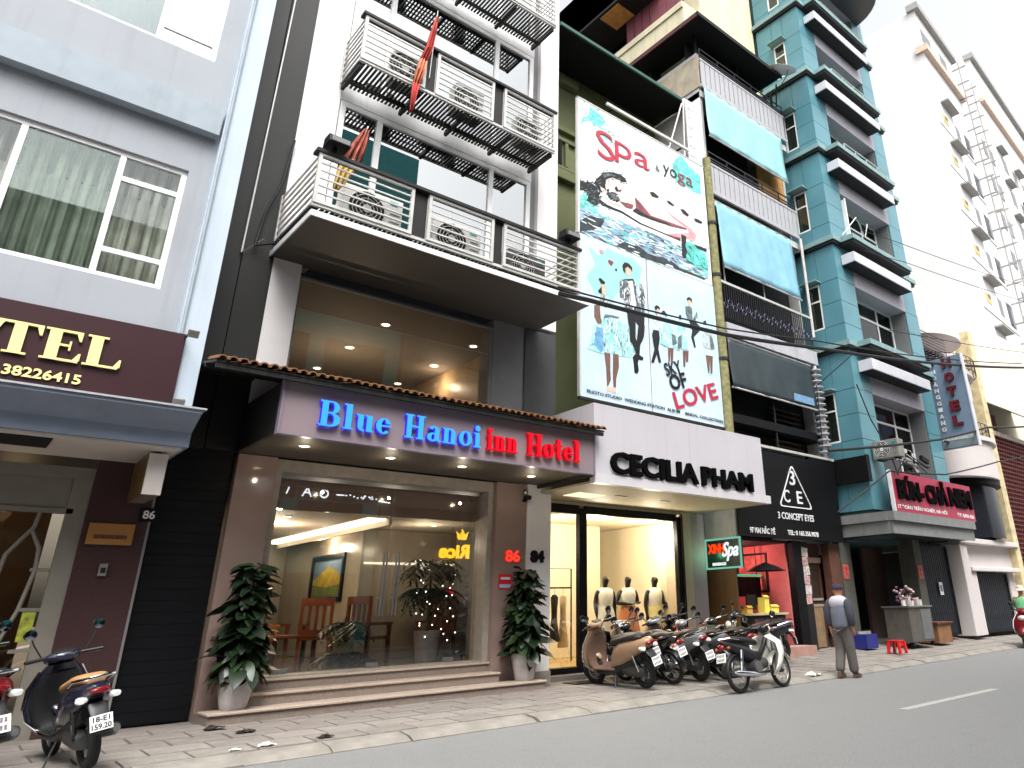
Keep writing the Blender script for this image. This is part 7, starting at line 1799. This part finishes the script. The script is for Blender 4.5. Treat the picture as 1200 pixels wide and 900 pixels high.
# rider at the right edge
MB_ = scooter('scooter', 'red scooter ridden along the road at the right edge', (24.75, 8.85, .004), 184, 0, m_dred, m_plast_k, m_seat)
RD = thing('person', 'rider in a green jacket and pale hat on the red scooter', 'person', (24.75, 8.85, .004), (0, 0, R(94)), local=True)
V = {'hip': (0, .28, .93, .14, .11), 'waist': (0, .27, 1.08, .125, .10), 'chest': (0, .22, 1.28, .15, .11), 'neck': (0, .19, 1.43, .052, .052), 'jaw': (0, .16, 1.50, .062, .068), 'head': (0, .17, 1.58, .076, .09), 'crown': (0, .18, 1.645, .058, .068), 'nose': (0, .065, 1.555, .014, .014)}
Ed = [('hip', 'waist'), ('waist', 'chest'), ('chest', 'neck'), ('neck', 'jaw'), ('jaw', 'head'), ('head', 'crown'), ('head', 'nose')]
for s, sx in (('l', -1), ('r', 1)):
    V[s + 'th_'] = (sx * .10, .20, .90, .085, .085); V[s + 'kn'] = (sx * .14, -.14, .84, .06, .06); V[s + 'an'] = (sx * .13, -.16, .42, .038, .038); V[s + 'to'] = (sx * .13, -.30, .37, .035, .025)
    Ed += [('hip', s + 'th_'), (s + 'th_', s + 'kn'), (s + 'kn', s + 'an'), (s + 'an', s + 'to')]
    arm_chain(V, Ed, s, (sx * .19, .21, 1.36), (sx * .28, .02, 1.18), (sx * .28, -.24, 1.06), curl=1)
skin_body('body', V, Ed, m_skin, RD)
m_grj = M('pale_green_jacket', (104, 168, 122), rough=.8, var=.12, scale=10)
garment('jacket', {'hem': (0, .28, .86, .17, .13), 'waist': (0, .27, 1.06, .155, .12), 'chest': (0, .22, 1.27, .175, .13), 'col': (0, .195, 1.40, .08, .08)}, [('hem', 'waist'), ('waist', 'chest'), ('chest', 'col')], m_grj, RD)
for sx in (-1, 1):
    garment('sleeve', {'a': (sx * .195, .205, 1.345, .078, .078), 'b': (sx * .28, .02, 1.18, .062, .062), 'c': (sx * .28, -.20, 1.075, .05, .05)}, [('a', 'b'), ('b', 'c')], m_grj, RD)
    garment('trouser_leg', {'a': (sx * .09, .22, .90, .10, .10), 'b': (sx * .14, -.13, .84, .08, .08), 'c': (sx * .13, -.16, .46, .065, .065)}, [('a', 'b'), ('b', 'c')], M('dark_trousers', (46, 44, 50), rough=.9), RD)
    ob('shoe', B().loft([(sx * .13 - .045, -.20, .375, .14, .03), (sx * .13 + .045, -.20, .375, .13, .03)], 10), m_shoe, RD)
ob('hat', B().lathe((0, .175, 1.60), [(.18, -.04), (.16, -.005), (.115, .01), (.105, .09), (.06, .11), (.001, .115)], 18), M('pale_hat', (206, 196, 178), rough=.8), RD, smooth=True)
ob('face_mask', B().ell((0, .115, 1.52), .06, .05, .05, 12, 8), m_soff, RD, smooth=True)

# ================================================================== SMALL THINGS ON THE PAVEMENT
def g(x, y): return gz(x, y) + .006
sx0, sy0 = 20.1, 10.25; z0 = g(sx0, sy0)
STL = thing('food_stall', 'grey steel food stall cabinet with jars and a flower bunch on top', 'stall', (sx0, sy0, z0))
ob('cabinet', B().box(sx0 - .62, sx0 + .62, sy0 - .35, sy0 + .35, z0 + .1, z0 + .95), M('worn_steel_sheet', (96, 92, 86), rough=.5, metal=.3, var=.2, streak=.3), STL, bevel=.01)
ob('top', B().box(sx0 - .67, sx0 + .67, sy0 - .40, sy0 + .40, z0 + .952, z0 + .99), m_steel, STL)
ob('side_panel', B().box(sx0 + .03, sx0 + .59, sy0 - .362, sy0 - .352, z0 + .16, z0 + .9), m_alloy, STL)
for a, c in ((-.55, -.3), (.55, -.3), (-.55, .3), (.55, .3)): ob('foot', B().box(sx0 + a - .04, sx0 + a + .04, sy0 + c - .04, sy0 + c + .04, z0, z0 + .1), m_black, STL)
for k in range(7):
    x = sx0 - .54 + k * .155; jr = thing('jar', ('clear jar at the left end of the food stall', 'second jar from the left end of the food stall', 'third jar from the left end of the food stall', 'jar left of the flower bunch on the food stall', 'jar in front of the flower bunch on the food stall', 'jar right of the flower bunch on the food stall', 'jar at the right end of the food stall')[k], 'jar', (x, sy0 - .2, z0 + .99), group='jars on the food stall')
    ob('body', B().cyl((x, sy0 - .2, z0 + .992), (x, sy0 - .2, z0 + 1.12 + .04 * (k % 3)), .06, n=12), (m_clear, m_pink, m_greyw)[k % 3], jr, smooth=True); ob('lid', B().cyl((x, sy0 - .2, z0 + 1.121 + .04 * (k % 3)), (x, sy0 - .2, z0 + 1.145 + .04 * (k % 3)), .063, n=12), m_tail if k % 2 else m_greyw, jr)
fb = thing('flower_bunch', 'pale pink and white flower bunch standing on the food stall', 'flowers', (sx0 - .05, sy0, z0 + .99)); b = B(); b2 = B()
for k in range(34):
    a = k * 2.4; r_ = .26 * math.sqrt(k / 34); x, y, z = sx0 - .05 + r_ * math.cos(a), sy0 + r_ * math.sin(a), z0 + 1.25 + .14 * math.sin(k * 1.7) + (.12 if k % 5 == 0 else 0)
    (b if k % 2 else b2).ell((x, y, z), .045, .045, .04, 6, 4)
ob('bloom', b, M('pink_white_petal', (200, 176, 180), rough=.7, var=.3, scale=20), fb); ob('bloom', b2, M('dusky_petal', (120, 84, 92), rough=.7, var=.3, scale=20), fb); ob('vase', B().cyl((sx0 - .05, sy0, z0 + .992), (sx0 - .05, sy0, z0 + 1.2), .09, .12, n=12), m_greyw, fb)
def stool(lab, x, y, m):
    z = g(x, y); t = thing('plastic_stool', lab, 'stool', (x, y, z))
    ob('seat', B().box(x - .15, x + .15, y - .15, y + .15, z + .27, z + .30), m, t, bevel=.012)
    for a, c in ((-1, -1), (1, -1), (-1, 1), (1, 1)):
        b = B(); b.rings([[Vector((x + a * (.13 + dx) + q * .03, y + c * (.13 + dx) + w_ * .03, zz)) for q, w_ in ((-1, -1), (1, -1), (1, 1), (-1, 1))] for dx, zz in ((.025, z), (0, z + .268))]); ob('leg', b, m, t)
    ob('apron', holes(B(), FS(y - .135), x - .13, x + .13, z + .16, z + .268, [], -.01, 0).box(x - .13, x + .13, y + .125, y + .135, z + .16, z + .268), m, t)
stool('red plastic stool standing in front of the food stall', 18.15, 9.68, M('red_plastic', (206, 34, 30), rough=.35))
bx, by = 18.3, 10.6; z0 = g(bx, by)
BC = thing('crate', 'dark blue plastic crate on the pavement left of the food stall', 'crate', (bx, by, z0)); m_bp = M('blue_plastic', (40, 46, 120), rough=.4)
ob('base', B().box(bx - .25, bx + .25, by - .18, by + .18, z0, z0 + .03), m_bp, BC)
for a in ((bx - .25, bx + .25, by - .2, by - .18), (bx - .25, bx + .25, by + .18, by + .2), (bx - .27, bx - .25, by - .2, by + .2), (bx + .25, bx + .27, by - .2, by + .2)): ob('side', B().box(*a, z0, z0 + .34), m_bp, BC)
for k in range(5): ob('bowl', B().cyl((bx - .18 + k * .09, by, z0 + .31), (bx - .18 + k * .09, by, z0 + .40), .07, .085, n=10), m_greyw, BC)
bx, by = 21.6, 10.32; z0 = g(bx, by)
WBX = thing('wooden_box', 'brown wooden box seat right of the food stall', 'box', (bx, by, z0)); m_wb = M('brown_plywood', (132, 92, 62), rough=.7, var=.2, scale=6)
ob('body', B().box(bx - .42, bx + .42, by - .32, by + .32, z0, z0 + .5), m_wb, WBX); ob('lid', B().box(bx - .48, bx + .48, by - .38, by + .38, z0 + .502, z0 + .54), M('dark_plywood', (104, 70, 50), rough=.7, var=.2), WBX)
def litter(lab, x, y, m, s, seed):
    r_ = random.Random(seed); z = (gz(x, y) if y > 8.85 else (.06 if y > 8.5 else .0)) + .012; t = thing('litter', lab, 'litter', (x, y, z)); b = B(); n = 6
    b.rings([[Vector((x + (i / n - .5) * s + r_.uniform(-.02, .02), y + (j / n - .5) * s * .7 + r_.uniform(-.02, .02), z + r_.uniform(0, .07) * s * 3 * (1 - abs(i / n - .5)))) for i in range(n + 1)] for j in range(n + 1)], closed=False)
    o = ob('paper', b, m, t)
    if 'white' in lab or 'crumpled' in lab: ob('fold', B().mbox(Matrix.Translation((x, y, z + s * .12)) @ Matrix.Rotation(.5, 4, 'X'), s * .5, s * .3, .004), m, t)
m_pap = M('paper_white', (226, 224, 218), rough=.8)
litter('crumpled white paper on the pavement behind the walking man', 13.0, 8.75, m_pap, .34, 1)
litter('white rag on the kerb in front of the left potted plant', 3.1, 8.95, m_pap, .16, 2)
litter('small white scrap on the kerb near the left potted plant', 2.78, 8.92, m_pap, .10, 3)
m_lf = M('dead_leaf', (44, 36, 30), rough=.9, var=.3)
litter('dark dead leaf on the kerb below the hotel steps', 3.75, 9.0, m_lf, .16, 4); litter('dark dead leaf on the pavement in front of the left pot', 3.2, 10.0, m_lf, .2, 5); litter('dark dead leaf near the corner of the hotel steps', 3.0, 10.5, m_lf, .22, 6)
mh = thing('drain_cover', 'dark iron drain cover set in the pavement before the dress shop door', 'drain', (9.25, 11.05, g(9.25, 11.05)))
ob('frame', holes(B(), Fr((0, 0, g(9.25, 11.05)), (1, 0, 0), (0, 1, 0), (0, 0, 1)), 8.9, 9.6, 10.85, 11.25, [(8.95, 9.55, 10.9, 11.2)], 0, .012), m_black, mh)
for k in range(7): ob('bar', B().box(8.97 + k * .085, 9.02 + k * .085, 10.9, 11.2, g(9.25, 11.05), g(9.25, 11.05) + .01), m_eng, mh)
